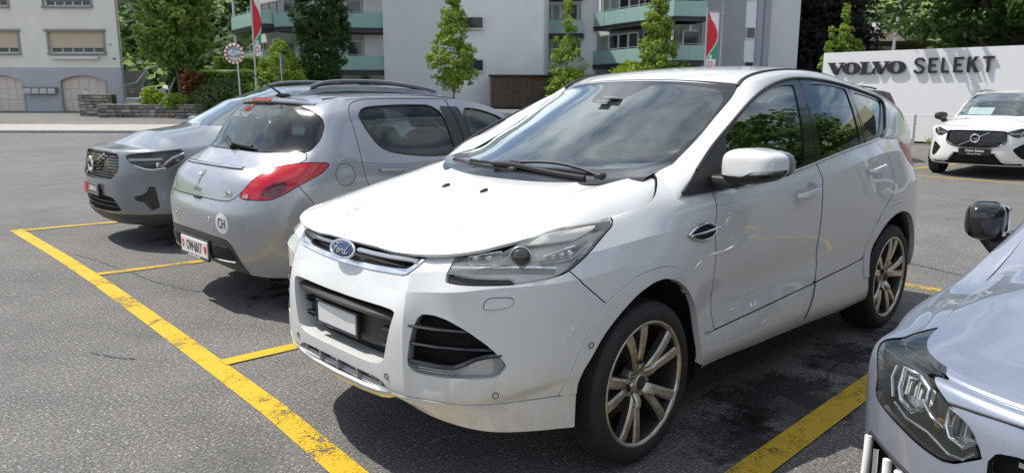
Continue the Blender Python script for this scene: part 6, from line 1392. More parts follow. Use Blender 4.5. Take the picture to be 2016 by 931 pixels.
def crown(env, nc, nl, size, seed, clump=.3, h0=0., inner=.25, up=.25):
    """env(t) -> radius at height fraction t; nc clumps of nl leaves spread through the volume; local coordinates"""
    r = np.random.default_rng(seed); H = env.h; P = []; N = []
    t = r.uniform(0, 1, nc * 4); w = np.array([env(x) for x in t]); keep = r.uniform(0, w.max() + 1e-6, nc * 4) < w + .1 * w.max(); t = t[keep][:nc]; n = len(t)
    ph = r.uniform(0, 2 * np.pi, n); rad = np.array([env(x) for x in t]) * (1 - (1 - inner) * r.uniform(0, 1, n) ** 2.2) * (1 + .16 * np.sin(ph * 3 + t * 9) + r.normal(0, .06, n))
    C_ = np.stack([rad * np.cos(ph), rad * np.sin(ph), t * H], 1); cs = clump * r.uniform(.6, 1.35, n)
    for i in range(n):
        q = r.normal(size=(nl, 3)); q /= np.linalg.norm(q, axis=1, keepdims=True); m = q * cs[i] * r.uniform(.35, 1., (nl, 1)) ** .5 * [1, 1, .75]
        P.append(C_[i] + m); o = np.array([C_[i][0], C_[i][1], 0]); o = o / (np.linalg.norm(o) + 1e-6); N.append(q * .7 + o * .45 + [0, 0, up])
    P = np.concatenate(P); N = np.concatenate(N); N /= np.linalg.norm(N, axis=1, keepdims=True); p = leaves(P, N, size, seed=seed + 1); p.V[:, 2] += h0; return p, C_ + [0, 0, h0]
class Env:
    def __init__(s, h, prof): s.h = h; s.x = [a for a, b in prof]; s.y = [b for a, b in prof]
    def __call__(s, t): return float(np.interp(t, s.x, s.y))
def limbs(base, h0, Cs, r0, seed, n=14, top=None):
    r = np.random.default_rng(seed); ps = []; zt = top or Cs[:, 2].max() * .9
    tr = np.array([(r.normal(0, .03) * z, r.normal(0, .03) * z, z) for z in np.linspace(0, zt, 8)]); ps.append(tube(tr, np.linspace(r0, r0 * .15, 8), 9)); b = []
    for i in r.choice(len(Cs), min(n, len(Cs)), replace=False):
        c = Cs[i]; z0 = max(h0 * .8, c[2] - np.hypot(c[0], c[1]) * .8); k = np.interp(z0, tr[:, 2], np.arange(8)); s = np.array([np.interp(z0, tr[:, 2], tr[:, j]) for j in range(3)]); m = (s + c) / 2 + [0, 0, .1]
        b.append(tube(curve2([s, m, c], 6), np.linspace(r0 * .35, r0 * .08, 6), 5))
    return ps[0], join(b) if b else None
def tree(name, label, cat, a, d, z, h0, H, prof, nc, nl, size, lf, r0=.1, seed=1, group=None, clump=.3, n=16, cn='crown', inner=.25):
    t = thing(name, label, cat, tuple(site(a, d, z)), random.uniform(0, 6), group); p, Cs = crown(Env(H, prof), nc, nl, size, seed, clump, h0, inner); emit(cn, p, LF[lf], t)
    if r0: tr, br = limbs(None, h0, Cs, r0, seed, n); emit('trunk', tr, MT['bark'], t); br and emit('limb', br, MT['bark'], t, kind='stuff')
    return t
oval = [(0, .35), (.12, .75), (.35, 1.), (.6, .92), (.8, .65), (.95, .3), (1, .08)]
sc = lambda prof, k: [(a, b * k) for a, b in prof]
tree('maple_tree', 'broad leafy young tree beside the stepped path, held by a leaning stake', 'tree', -19.7, 44.6,   .05, 3.3, 6.2, sc(oval, 1.95), 300, 46, .12, 'maple', .13, 3, clump=.42)
st = emit('tree_stake', tube([site(-20.6, 44.2, .9), site(-19.9, 44.5, 2.6)], .045, 8), simple('stake_wood', (.30, .25, .2), .8)); tag(st, 'slanting wooden stake that props the leafy young tree by the path', 'stake')
tree('hornbeam_tree', 'tall dark egg-shaped hornbeam in front of the glass balconies', 'tree', -11.6, 46.3, .3, 1.2, 8.6, [(0, .35), (.15, .9), (.4, 1.45), (.65, 1.55), (.9, 1.2), (1, .5)], 460, 60, .085, 'dark', .14, 5, clump=.34, inner=.5)
tree('young_tree', 'slender light green tree standing before the blank grey gable', 'tree', -3.75, 48.3, .3, 1.7, 6.0, [(0, .55), (.10, 1.35), (.35, 1.35), (.6, .95), (.8, .55), (1, .12)], 210, 34, .10, 'lime', .055, 9, clump=.30)
tree('young_tree', 'sparse pale young tree between the two apartment blocks', 'tree', 3.8, 52, .6, .6, 7.0, [(0, .7), (.15, 1.35), (.4, 1.2), (.55, .8), (.75, .42), (1, .10)], 130, 30, .10, 'lime', .06, 12, clump=.30)
tree('young_tree', 'narrow bright green tree against the glazed balconies, left of the round clipped bush', 'tree', 9.7, 50.8, .7, .7, 7.6, [(0, .9), (.2, 1.3), (.45, 1.15), (.55, .85), (.8, .6), (1, .15)], 230, 40, .095, 'lime', .06, 15, clump=.30)
tree('copper_beech', 'huge blackish copper beech behind the slim golden cypress', 'tree', 26.3, 64, 1.2, .5, 13.0, [(0, 2.2), (.2, 3.2), (.5, 3.6), (.8, 3.2), (1, 2.0)], 520, 40, .20, 'copper', .3, 17, clump=.85)
for k, (a, h, r) in enumerate(((20.7, 4.9, .55), (21.55, 6.4, .72), (22.55, 4.2, .55))):
    tree('cypress', ['narrow golden cypress, left and middling of a clump of three', 'tallest golden cypress, in the middle of a clump of three', 'shortest golden cypress, right of a clump of three'][k], 'cypress', a, 49.5, 1.0, 0, h, [(0, r), (.3, r), (.7, r * .6), (1, .05)], 110, 40, .085, 'yellow' if 0 else 'lime', 0, 20 + k, 'golden cypresses behind the sign wall', clump=.22, cn='foliage')
def bush(label, a, d, z, r, h, lf, seed, size=.08, nc=90, nl=40, name='bush', cat='bush', prof=None, group=None, clump=None): return tree(name, label, cat, a, d, z, 0, h, prof or [(0, r * .85), (.35, r), (.7, r * .8), (1, r * .25)], nc, nl, size, lf, 0, seed, group, clump or r * .3, cn='foliage')
bush('bright yellow-green bush with flower heads behind the low stone wall', -21.1, 43.9, .9, .60, 1.0, 'yellow', 31, .085)
bush('low fresh green bush behind the stone wall, right of the yellow-green one', -19.6, 44.0, .9, .85, .62, 'lime', 32, .08)
bush('wide greyish green feathery bush behind the stone wall', -16.9, 44.3, .9, 1.65, 1.35, 'grassy', 33, .10, 150, 46)
bush('rust brown beech hedge stub behind the leafy young tree', -19.7, 46.6, .9, .62, 2.1, 'red', 34, .085, 110, 40, 'beech_hedge', 'hedge', [(0, .6), (.9, .62), (1, .4)])
tree('topiary_cone', 'large bright green bell-shaped clipped yew behind the flagpole', 'topiary', -13.8, 45.0, .5, 0, 4.25, [(0, 1.55), (.3, 1.5), (.55, 1.22), (.75, .85), (.9, .45), (1, .12)], 420, 60, .06, 'lime', 0, 36, clump=.2, cn='foliage', inner=.85)
bush('loose light green shrub at the foot of the bell-shaped yew', -15.0, 44.4, .5, 1.2, 1.9, 'lime', 37, .08, 120, 40)
bush('round clipped bright green bush beside the flag pole', 11.3, 50.0, 2.5, .78, 1.25, 'hedge', 38, .06, 150, 44, 'clipped_bush', 'topiary', [(0, .75), (.4, .78), (.75, .52), (1, .1)], clump=.16)
bush('feathery pale shrub left of the round clipped bush', 7.9, 51, 2.2, 1.3, 1.5, 'yellow', 39, .09, 90, 40); bush('light green shrub below the pale tree between the blocks', 4.0, 53.4, 1.0, 1.5, 2.4, 'lime', 40, .09, 90, 40)
bush('yellow-green shrub at the left end of the white sign wall', 10.4, 29, .0, .75, 2.5, 'yellow', 41, .07, 70, 40)
def hedge(label, a0, a1, d0, d1, z0, z1, lf, seed, dens=260, size=.06):
    r = np.random.default_rng(seed); sa, sd_, sz = a1 - a0, d1 - d0, z1 - z0; P = []; N = []
    for (f, ar, n) in (('t', sa * sd_, (0, 0, 1)), ('f', sa * sz, (0, -1, 0)), ('l', sd_ * sz, (-1, 0, 0)), ('r', sd_ * sz, (1, 0, 0))):
        m = int(ar * dens); u = r.uniform(0, 1, (m, 3)) * [sa, sd_, sz]; b = .06 * np.sin(u[:, 0] * 3) + r.normal(0, .04, m)
        if f == 't': u[:, 2] = sz + b
        if f == 'f': u[:, 1] = b
        if f == 'l': u[:, 0] = b
        if f == 'r': u[:, 0] = sa + b
        P.append(u); N.append(np.repeat([n], m, 0))
    P = np.concatenate(P); N = np.concatenate(N).astype(float); ex = site(1, 0) - site(0, 0); ey = site(0, 1) - site(0, 0); Mx = np.stack([ex, ey, [0, 0, 1]], 1)
    t = thing('hedge', label, 'hedge', tuple(site(a0, d0, z0))); emit('foliage', leaves(P @ Mx.T, N @ Mx.T, size, .8, .6, seed), LF[lf], t); b = box(((sa) / 2, sd_ / 2, sz / 2), (sa * .92, sd_ * .8, sz * .95)); emit('hedge_core', Piece(b.V @ Mx.T, b.N @ Mx.T, b.F), LF['dark'], t)
hedge('square clipped green hedge behind the traffic mirror', -19.3, -15.2, 46.4, 48.5, .6, 3.0, 'hedge', 51)
hedge('far pale green hedge above the square clipped one', -20.5, -14.0, 52, 54, 1.0, 4.1, 'hedge', 52, 120, .09)
for k in range(5): bush('dark clipped yew column beside the path, %s' % ['nearest of the row', 'second nearest of the row', 'middle one of the row', 'second farthest of the row', 'farthest of the row'][k], -21.6 - k * .55, 48.5 + k * 2.1, 1.1 + k * .2, .62, 2.5, 'dark', 60 + k, .09, 80, 40, 'yew_column', 'yew', [(0, .5), (.5, .62), (.9, .5), (1, .2)], 'yew columns along the path')
# overhanging broad-leaved tree on the right
t = thing('broadleaf_tree', 'big dark broad-leaved tree hanging over the right end of the white sign wall', 'tree', tuple(site(17.2, 25.6, 0)))
def overhang():
    r = np.random.default_rng(77); P = []; N = []; Cs = []
    for _ in range(520):
        c = np.array([r.normal(0, 2.3), r.normal(0, 1.5), 0]); c[2] = 5.0 + r.uniform(-1.9, 3.0) + .12 * c[0]
        if np.hypot(c[0], c[1]) > 4.2 or c[2] < 3.0 + .25 * r.uniform(0, 1) + max(0, -c[0] - 2.6) * .55 : continue
        Cs.append(c)
        q = r.normal(size=(34, 3)); q /= np.linalg.norm(q, axis=1, keepdims=True); P.append(c + q * .52 * r.uniform(.3, 1, (34, 1)) * [1, 1, .7]); N.append(q * .5 + [0, 0, .7])
    P = np.concatenate(P); N = np.concatenate(N); ex = site(1, 0) - site(0, 0); ey = site(0, 1) - site(0, 0); Mx = np.stack([ex, ey, [0, 0, 1]], 1); return leaves(P @ Mx.T, N @ Mx.T, .135, .6, .62, 78), np.array(Cs) @ Mx.T
p, Cs = overhang(); emit('crown', p, LF['big'], t); tr, br = limbs(None, 3.2, Cs, .22, 79, 40, 7.0); emit('trunk', tr, MT['bark'], t); emit('limb', br, MT['bark'], t, kind='stuff')
# woods on the hillside
def woods(name, seeds, n, a0, a1, d0, d1, lf='forest', gap=None, sz=(3.2, 5.5), ls=.9):
    r = np.random.default_rng(seeds); P = []; N = []
    for _ in range(n):
        a = r.uniform(a0, a1); d = r.uniform(d0, d1); z = 1.0 + max(0, (d - 80)) * .22 + 26 * (1 / (1 + math.exp(-(d - 240) / 40))) + 5 * math.sin(a * .021 + d * .013)
        if gap and gap(a, d): continue
        R_ = r.uniform(*sz); q = r.normal(size=(46, 3)); q /= np.linalg.norm(q, axis=1, keepdims=True); q[:, 2] = np.abs(q[:, 2]) * 1.6; P.append(site(a, d, z - .5) + q * R_ * r.uniform(.7, 1.05, (46, 1))); N.append(q + [0, 0, .4])
    P = np.concatenate(P); N = np.concatenate(N); N /= np.linalg.norm(N, axis=1, keepdims=True); o = emit(name, leaves(P, N, ls, .5, .7, seeds), LF[lf]); return o
tag(woods('far_forest', 90, 1700, -140, 170, 96, 300, gap=lambda a, d: (d < (96 if a < 5 else 175)) or (-72 < a < -54 and d < 170 and abs(a + .53 * d) < 5) or (38 < a < 90 and d < 230)), 'dark wooded hillside far behind the houses', 'forest', kind='stuff')
tag(woods('near_woods', 91, 210, -75, -8, 72, 110, 'olive', sz=(2.0, 3.6), ls=.45, gap=lambda a, d: False), 'mixed green trees massed at the foot of the hill behind the yew columns', 'woods', kind='stuff')
tag(woods('right_woods', 92, 120, 26, 75, 80, 118, 'olive', sz=(2., 3.4), ls=.45), 'bushes and trees massed behind the brown-roofed house', 'woods', kind='stuff')

tree('broadleaf_tree', 'round green tree beside the showroom, outside the view to the right', 'tree', 14.9, 9.0, 0, 2.0, 5.2, sc(oval, 2.6), 200, 40, .13, 'maple', .16, 95, clump=.5)
sr = thing('showroom', 'beige flat-roofed showroom with dark overhanging eaves, outside the view to the right', 'building', (-27.0, 17.0, 0), R(-20))
emit('wall', box((0, 0, 3.0), (9, 22, 6.0)), MT['plaster'], sr); emit('eaves', box((0, 0, 6.6), (12.5, 25, 1.0), bev=.05), simple('beige_fascia', (.55, .47, .33), .7), sr); emit('soffit', box((0, 0, 6.05), (12.2, 24.6, .08)), MT['slab'], sr)
for i in range(6): emit('window', box((4.53, -8.5 + 3.3 * i, 1.9), (.06, 2.9, 3.2)), MT['wglass'], sr); emit('window_frame', box((4.55, -10.1 + 3.3 * i, 1.9), (.12, .12, 3.4)), MT['wframe'], sr)

# ---- stains and cracks in the tarmac
k = NT('oil_stain'); n = k.noise(k.coord('Object'), 5., 7, .72); g = k.noise(k.coord('Object'), 60, 3, .8); e = k.sep(k.coord('Generated')); rr = k.math('SQRT', k.math('ADD', k.math('POWER', k.math('SUBTRACT', e[0], .5), 2.), k.math('POWER', k.math('SUBTRACT', e[1], .5), 2.)))
al = k.math('MULTIPLY', k.ramp(k.math('ADD', k.math('ADD', n, k.math('MULTIPLY', g, .35)), k.math('MULTIPLY', rr, -.95)), [(.36, 0.), (.50, .75)]), .9); k.set(col=(.018, .017, .017), rough=.6, alpha=al); MT['stain'] = k.m
for (x, y, a, b, w) in ((-1.05, 1.0, .75, .35, .2), (-.55, 1.02, .5, .22, -.3), (-1.9, .95, .6, .25, .1), (-2.6, 1.05, .7, .3, 0), (-.9, -2.5, 1.2, .9, .3), (-1.2, -5.5, 1.2, .9, .3)):
    c, s_ = math.cos(w), math.sin(w); P = [(x + c * u * a - s_ * v * b, y + s_ * u * a + c * v * b, .0024) for u, v in ((-1, -1), (1, -1), (1, 1), (-1, 1))]; emit('oil_stain', flat_piece(P, [(0, 1, 2, 3)]), MT['stain'], kind='structure')
def crack(pts, w, seed):
    r = np.random.default_rng(seed); q = curve2(pts, 60); q = q + r.normal(0, .008, q.shape); ww = np.abs(r.normal(w, w * .45, 60)) + .001; T = np.gradient(q, axis=0); T /= np.linalg.norm(T, axis=1, keepdims=True); Nn = np.stack([-T[:, 1], T[:, 0]], 1); G = np.stack([np.concatenate([q + Nn * ww[:, None] / 2, np.full((60, 1), .0032)], 1), np.concatenate([q - Nn * ww[:, None] / 2, np.full((60, 1), .0032)], 1)], 1); p = grid_piece(G)
    if p.N[:, 2].mean() < 0: p = Piece(p.V, -p.N, p.F[:, ::-1])
    emit('tarmac_crack', p, MT['ink'], kind='structure')
crack([(-1.9, .98), (-2.3, 1.02), (-2.7, 1.18), (-3.2, 1.1)], .007, 1); crack([(-1.2, 1.15), (-1.6, 1.0), (-1.9, .98)], .005, 2); crack([(.15, -3.0), (.35, -3.35), (.5, -4.6), (.62, -5.4)], .005, 3); crack([(1.15, -1.9), (1.22, -2.0), (1.3, -2.2)], .004, 4); crack([(-4.6, 1.0), (-4.9, .2), (-5.0, -1.2), (-5.3, -2.4)], .010, 5)
# ------------------------------------------------------------------ the cream house with two garages
def build_house():
    h = thing('cream_house', 'cream rendered house with grey plinth, two arched garage doors and beige roller shutters', 'house', tuple(site(-25.9, 50, .5)), SR)
    # local frame of the house: x to the right (corner at 0), y into the house, z up from the forecourt
    gar = [(-4.15, -1.10), (-9.5, -6.6)]
    def arch(x0, x1, n=12, h0=1.98, rise=.42): return [(x0 + (x1 - x0) * t, h0 + rise * math.sin(math.pi * t) ** .8) for t in np.linspace(0, 1, n)]
    pl = [(-16, 0)]
    outline = [(-16, -.3), (-16, 2.85)] + [(0, 2.85), (0, -.3)]
    for x0, x1 in gar: outline += [(x1, -.3)] + arch(x0, x1)[::-1] + [(x0, -.3)]
    toxz = lambda p, y: xf(p, [[1, 0, 0], [0, 0, -1], [0, 1, 0]], (0, y, 0))
    emit('plinth', toxz(extrude(outline, .30), .30), MT['greyplaster'], h)
    wins = [(-4.55, -1.0, 3.78, 5.15), (-10.2, -6.6, 3.78, 5.15), (-4.6, -1.6, 6.75, 8.3), (-10.0, -7.0, 6.75, 8.3)]
    # wall bands around the windows
    bands = []
    def wb_(x0, x1, z0, z1): bands.append(box(((x0 + x1) / 2, .155, (z0 + z1) / 2), (x1 - x0, .30, z1 - z0)))
    wb_(-16, 0, 2.853, 3.78); wb_(-16, 0, 5.15, 6.75); wb_(-16, 0, 8.3, 10.5)
    for z0, z1, ws in ((3.78, 5.15, wins[:2]), (6.75, 8.3, wins[2:])):
        xs = [-16] + sorted([x for w in ws for x in w[:2]]) + [0]
        for i in range(0, len(xs), 2): wb_(xs[i], xs[i + 1], z0, z1)
    emit('wall', join(bands), MT['plaster'], h); emit('side_wall', flat_piece([(0, .31, -.3), (-7.2, 12, -.3), (-7.2, 12, 10.5), (0, .31, 10.5)], [(0, 1, 2, 3)]), MT['plaster'], h); emit('back_room', box((-8.8, 1.2, 5), (14.2, .1, 10.6)), MT['void'], h)
    rf = emit('roof', box((-8.4, 2.2, 10.65), (16.6, 5, .3)), MT['tile'], h)
    for wi, (x0, x1, z0, z1) in enumerate(wins):
        xc, w, hh = (x0 + x1) / 2, x1 - x0, z1 - z0; o = emit('window', box((xc, .22, (z0 + z1) / 2), (w, .03, hh)), MT['wglass'], h)
        fr = []
        for x in np.linspace(x0 + .04, x1 - .04, 6): fr.append(box((x, .185, (z0 + z1) / 2), (.07, .05, hh)))
        fr += [box((xc, .186, z0 + .04), (w, .052, .08)), box((xc, .186, z1 - .04), (w, .052, .08))]; emit('window_frame', join(fr), MT['wframe'], o)
        emit('window_sill', box((xc, -.06, z0 - .06), (w + .30, .22, .12), bev=.01), MT['greystone'], o); emit('window_lintel', box((xc, -.05, z1 + .075), (w + .45, .20, .15), bev=.01), MT['greystone'], o)
        [emit('window_jamb', box((x, -.018, (z0 + z1) / 2), (.14, .06, hh)), MT['greystone'], o) for x in (x0 - .07, x1 + .07)]
        if wi < 2:
            zb = z0 + .34; n = int((z1 - zb) / .06)
            sl = emit('shutter', box((xc, .10, (zb + z1) / 2), (w - .06, .012, z1 - zb)), MT['shutter'], o)
            emit('shutter_slat', join([box((xc, .085, zb + (i + .5) * (z1 - zb) / n), (w - .06, .028, (z1 - zb) / n * .72)) for i in range(n)]), MT['shutter'], o, kind='stuff')
        else:
            sh = emit('closed_blind', box((xc, .15, (z0 + z1) / 2 + .15), (w - .1, .01, hh - .3)), simple('grey_blind', (.17, .17, .18), .7) if wi == 2 else bpy.data.materials['grey_blind'], o)
    for gi, (x0, x1) in enumerate(gar):
        g = emit('garage_door', box(((x0 + x1) / 2, .24, 1.05), (x1 - x0, .04, 2.8)), MT['gdoor'], h)
        cols = 5; rws = 3; w = (x1 - x0) / cols
        for i in range(cols):
            for j in range(rws):
                z0 = .02 + j * .74; z1 = z0 + .66; xa, xb = x0 + i * w + .05, x0 + (i + 1) * w - .05
                if j == 2: z1 = min(z1, 1.98 + .42 * math.sin(math.pi * ((xa + xb) / 2 - x0) / (x1 - x0)) ** .8 - .10)
                emit('garage_panel', box(((xa + xb) / 2, .205, (z0 + z1) / 2), (xb - xa, .035, z1 - z0), bev=.012), MT['gdoor'], g)
        tr = [(x, .0, z) for x, z in [(x0, -.05)] + arch(x0, x1, 20) + [(x1, -.05)]]; emit('garage_arch', tube(np.array(tr) + [0, -.01, 0], .07, 6), MT['greyplaster'], g)
    emit('garage_notice', box((-2.6, .18, 1.35), (.24, .01, .30)), MT['paper'], h); emit('notice_print', box((-2.6, .174, 1.42), (.12, .006, .10)), simple('notice_blue', (.12, .12, .35), .6), h)
    emit('house_number', box((-.38, -.008, 3.42), (.16, .015, .12)), simple('number_blue', (.05, .08, .35), .5), h); emit('wall_lamp', soft_box((-.55, -.05, 4.35), (.1, .1, .12), .7), simple('brass', (.4, .3, .08), .4), h)
    emit('awning', box((-2.9, -.14, 3.47), (3.1, .22, .18), bev=.03), MT['wframe'], h); emit('downpipe', tube([(.07, -.05, -.2), (.07, -.05, 10.4)], .055, 8), MT['greystone'], h)
    m = thing('letterboxes', 'row of four grey letterboxes on the plinth between the garage doors', 'letterbox', tuple(site(-31.3, 49.80, .5)), SR)
    for i in range(4): b = emit('letterbox', box((-.78 + i * .53, 0, 1.33), (.50, .26, .38), bev=.015), MT['rail'], m); emit('letter_flap', box((-.78 + i * .53, -.135, 1.42), (.40, .02, .10)), MT['wframe'], b)
    emit('letterbox_roof', box((0, -.03, 1.55), (2.25, .36, .04)), MT['greystone'], m)
build_house()
# ------------------------------------------------------------------ stone walls
SM = [simple('wall_stone_%s' % n, c, .9, nz=.25, nsc=9, bump=.35, bsc=25) for n, c in (('grey', (.24, .235, .22)), ('pale', (.36, .35, .33)), ('dark', (.14, .138, .135)), ('ochre', (.33, .25, .15)), ('brown', (.21, .17, .13)))]
MT['mortar'] = simple('wall_mortar', (.055, .052, .048), .95, nz=.2, nsc=20)
def stone_wall(name, label, a0, a1, d, z0, h, rows, wmean, depth=.45, cap=.09, seed=1):
    t = thing(name, label, 'stone wall', tuple(site(a0, d, z0)), SR); r = random.Random(seed); L = a1 - a0
    emit('wall_core', box((L / 2, depth / 2 + .03, h / 2), (L - .04, depth, h)), MT['mortar'], t); rh = h / rows; meshes = {}
    for j in range(rows):
        x = -.02
        while x < L - .05:
            w = min(r.uniform(.55, 1.5) * wmean, L - x + .02); hh = rh - .022 - r.uniform(0, .02); dd = .09 + r.uniform(0, .05)
            b = box((0, 0, 0), (w - .022, dd, hh), bev=.02); V = b.V.copy(); 
            key = np.round(V, 4); jit = {}
            for i, q in enumerate(map(tuple, key)):
                if q not in jit: jit[q] = [r.uniform(-.012, .012) for _ in range(3)]
                V[i] += jit[q]
            m = r.choices(SM, (5, 3, 3, 1, 1.3))[0]; o = emit('stone', Piece(V, b.N, b.F), m, t, flat=True); o.location = (x + w / 2, .02 + r.uniform(-.015, .015), j * rh + rh / 2); x += w
    for x in np.arange(0, L - .01, 1.25): w = min(1.25, L - x); emit('cap_stone', box((x + w / 2, depth / 2 - .01, h + cap / 2), (w - .012, depth + .14, cap), bev=.012), MT['greystone'], t)
stone_wall('stone_wall', 'long low grey stone wall with flat capping in front of the garden bushes', -24.05, -14.2, 43.4, -.02, .98, 5, .46, seed=3)
stone_wall('stone_pier', 'short taller grey stone wall stub in front of the right garage door', -25.83, -23.85, 44.6, .10, 1.45, 8, .50, .6, seed=4)
# ---- garden steps and rail
s1 = thing('garden_steps', 'small flight of grey concrete steps beside the house plinth', 'steps', tuple(site(-24.1, 46.4, .35)), SR)
for i in range(5): emit('step', box((0, .28 * i, .12 + .19 * i), (1.0, .34, .17), bev=.01), MT['kerb'], s1)
s2 = thing('garden_steps', 'long upper flight of grey steps climbing between the house and the dark yews', 'steps', tuple(site(-27.2, 53.0, 1.4)), SR)
for i in range(9): emit('step', box((-.1 * i, .42 * i, .1 + .22 * i), (1.5, .46, .2), bev=.01), MT['kerb'], s2)
sheet('garden_path', [(-24.6, 47.5, 1.0), (-22.4, 47.5, 1.0), (-24.2, 60, 2.3), (-27.6, 60, 2.3)], MT['concrete']); sheet('garden_bed', [(-24.0, 43.9, .92), (-13.6, 43.9, .92), (-13.0, 56, 1.5), (-23.0, 56, 1.5)], MT['meadow'])
rl = thing('handrail', 'pale metal handrail along the garden path next to the house', 'handrail', tuple(site(-24.75, 46.6, 1.0)), SR)
emit('rail', tube([(0, 0, .95), (-1.0, 5, 1.45), (-2.2, 9, 2.4)], .03, 6), MT['rail'], rl)
for i in range(16): t_ = i / 15; emit('baluster', tube([(-2.2 * t_, 9 * t_, 1.3 * t_ - .1), (-2.2 * t_, 9 * t_, .95 + 1.35 * t_ * t_ * .6 + .5 * t_ * .8)], .016, 5), MT['rail'], rl)
lw = thing('garden_wall', 'sloping rendered garden wall behind the traffic mirror pole', 'garden wall', tuple(site(-16.4, 45.4, .4)), SR); V = [(0, 0, 0), (3.6, 0, 0), (3.6, 0, .75), (0, 0, 1.75), (0, .25, 0), (3.6, .25, 0), (3.6, .25, .75), (0, .25, 1.75)]; emit('wall', flat_piece(V, [(0, 1, 2, 3), (7, 6, 5, 4), (3, 2, 6, 7), (0, 3, 7, 4), (1, 5, 6, 2)]), MT['pale_render'], lw)
# ---- apartment blocks with glazed balconies
def balcony(par, p0, p1, z, dep, hgt=1.02, panels=5, rail=True, name='balcony'):
    """slab and row of glass panels from p0 to p1 (site a,d), floor height z"""
    A = site(*p0); B = site(*p1); e = (B - A)[:2]; L = np.linalg.norm(e); e /= L; n = np.array([e[1], -e[0]]); 
    if n @ (np.array([CX, CY]) - A[:2]) < 0: n = -n
    rz = math.atan2(e[1], e[0]); c = (A + B) / 2; b = thing_part(name, par)
    emit('slab', box((c[0] - n[0] * dep / 2, c[1] - n[1] * dep / 2, z - .16), (L + .1, dep, .30), rz), MT['slab'], b); emit('slab_lip', box((c[0] + n[0] * .03, c[1] + n[1] * .03, z - .03), (L + .16, .10, .07), rz), MT['slab'], b)
    w = L / panels
    for i in range(panels): q = A[:2] + e * (w * (i + .5)); emit('glass_panel', box((q[0], q[1], z + hgt / 2 + .03), (w - .03, .03, hgt), rz), MT['teal'], b)
    if rail: emit('top_rail', tube([(A[0], A[1], z + hgt + .13), (B[0], B[1], z + hgt + .13)], .025, 6), MT['rail'], b); emit('rail_post', join([tube([(*(A[:2] + e * w * i), z), (*(A[:2] + e * w * i), z + hgt + .13)], .018, 5) for i in range(panels + 1)]), MT['rail'], b)
    return b
def glazing(par, p0, p1, z0, z1, n, blind=()):
    A = site(*p0); B = site(*p1); e = (B - A)[:2]; L = np.linalg.norm(e); e /= L; rz = math.atan2(e[1], e[0]); w = L / n
    for i in range(n):
        q = A[:2] + e * (w * (i + .5)); o = emit('window', box((q[0], q[1], (z0 + z1) / 2), (w - .1, .04, z1 - z0), rz), MT['wglass'] if i not in blind else MT['blind'], par); nn = np.array([e[1], -e[0]]); nn = nn if nn @ (np.array([CX, CY]) - q) > 0 else -nn; f = q + nn * .04
        emit('window_frame', join([box((*(f + e * s * (w / 2 - .05)), (z0 + z1) / 2), (.10, .07, z1 - z0), rz) for s in (-1, 1)] + [box((*f, z), (w - .2, .068, .09), rz) for z in (z0 + .045, z1 - .045)]), MT['wframe'], o)
MT['blind'] = simple('pale_green_blind', (.34, .42, .36), .6)
def wallq(par, p0, p1, z0, z1, m, th=.3, name='wall'):
    A = site(*p0); B = site(*p1); e = (B - A)[:2]; L = np.linalg.norm(e); c = (A + B) / 2; return emit(name, box((c[0], c[1], (z0 + z1) / 2), (L, th, z1 - z0), math.atan2(e[1], e[0])), m, par)
b1 = thing('apartment_block', 'white apartment block with pale teal glass balconies behind the traffic mirror and hornbeam', 'building', tuple(site(-15, 60, .8)))
def place_root(root):
    """children are modelled in world coordinates: keep them there"""
    off = Vector(root.location)
    for c in root.children: c.location = Vector(c.location) - off
wallq(b1, (-22.0, 66.5), (-16.6, 60.2), 0.6, 14, MT['white_render']); wallq(b1, (-16.6, 60.2), (-9.7, 59.6), .6, 14, MT['white_render'])
for fl, z in enumerate((3.55, 6.65, 9.75)):
    balcony(b1, (-23.9, 65.0), (-19.3, 58.8), z + .35, 2.0, panels=4); balcony(b1, (-19.3, 58.8), (-18.3, 59.4), z + .35, .3, panels=1)
    balcony(b1, (-18.4, 59.0), (-14.0, 57.6), z + .1, 2.0, panels=4); balcony(b1, (-13.2, 57.4), (-9.75, 57.6), z - .08, 2.2, panels=3)
    glazing(b1, (-22.6, 65.5), (-18.0, 60.4), z + .55, z + 2.35, 5); glazing(b1, (-12.9, 59.3), (-11.6, 59.2), z - .05, z + 2.2, 1); wallq(b1, (-11.5, 59.1), (-9.8, 59.0), z - .2, z + 2.6, MT['white_render'], .2, 'wall_panel')
    emit('column', tube([site(-23.6, 64.9, z - 2.6), site(-23.6, 64.9, z + .2)], .12, 8), MT['white_render'], b1)
glazing(b1, (-12.9, 59.3), (-11.0, 59.2), .9, 2.7, 1); emit('door_awning_box', sbox(-11.4, 58.6, 2.9, .5, .3, .25), MT['slab'], b1)
g1 = thing('grey_gable', 'blank grey gable wall of the flats with two small dark windows', 'building', tuple(site(-4, 58, .8)))
wallq(g1, (-9.68, 57.4), (-4.45, 57.2), .4, 14, MT['pale_render'], .4); wallq(g1, (-4.44, 57.35), (2.3, 57.1), .4, 14, MT['white_render'], .4); wallq(g1, (2.25, 57.3), (3.3, 66), .4, 14, MT['white_render'], .3)
for z in (6.50, 3.42):
    x0 = -4.0 if z > 4 else -3.6; o = emit('window', sbox(-3.05, 56.87, z + .4, 1.7, .04, .78), MT['wglass'], g1); emit('window_reveal', join([sbox(-3.05, 56.86, z + .82, 1.86, .08, .07), sbox(-3.05, 56.84, z - .03, 1.90, .12, .07), sbox(-2.16, 56.86, z + .4, .08, .08, .80), sbox(-3.94, 56.86, z + .4, .08, .08, .80)]), MT['wframe'], o)
    emit('blind_slat', join([sbox(-3.05, 56.84, z + .08 + k * .11, 1.62, .02, .035) for k in range(7)]), MT['slab'], o, kind='stuff')
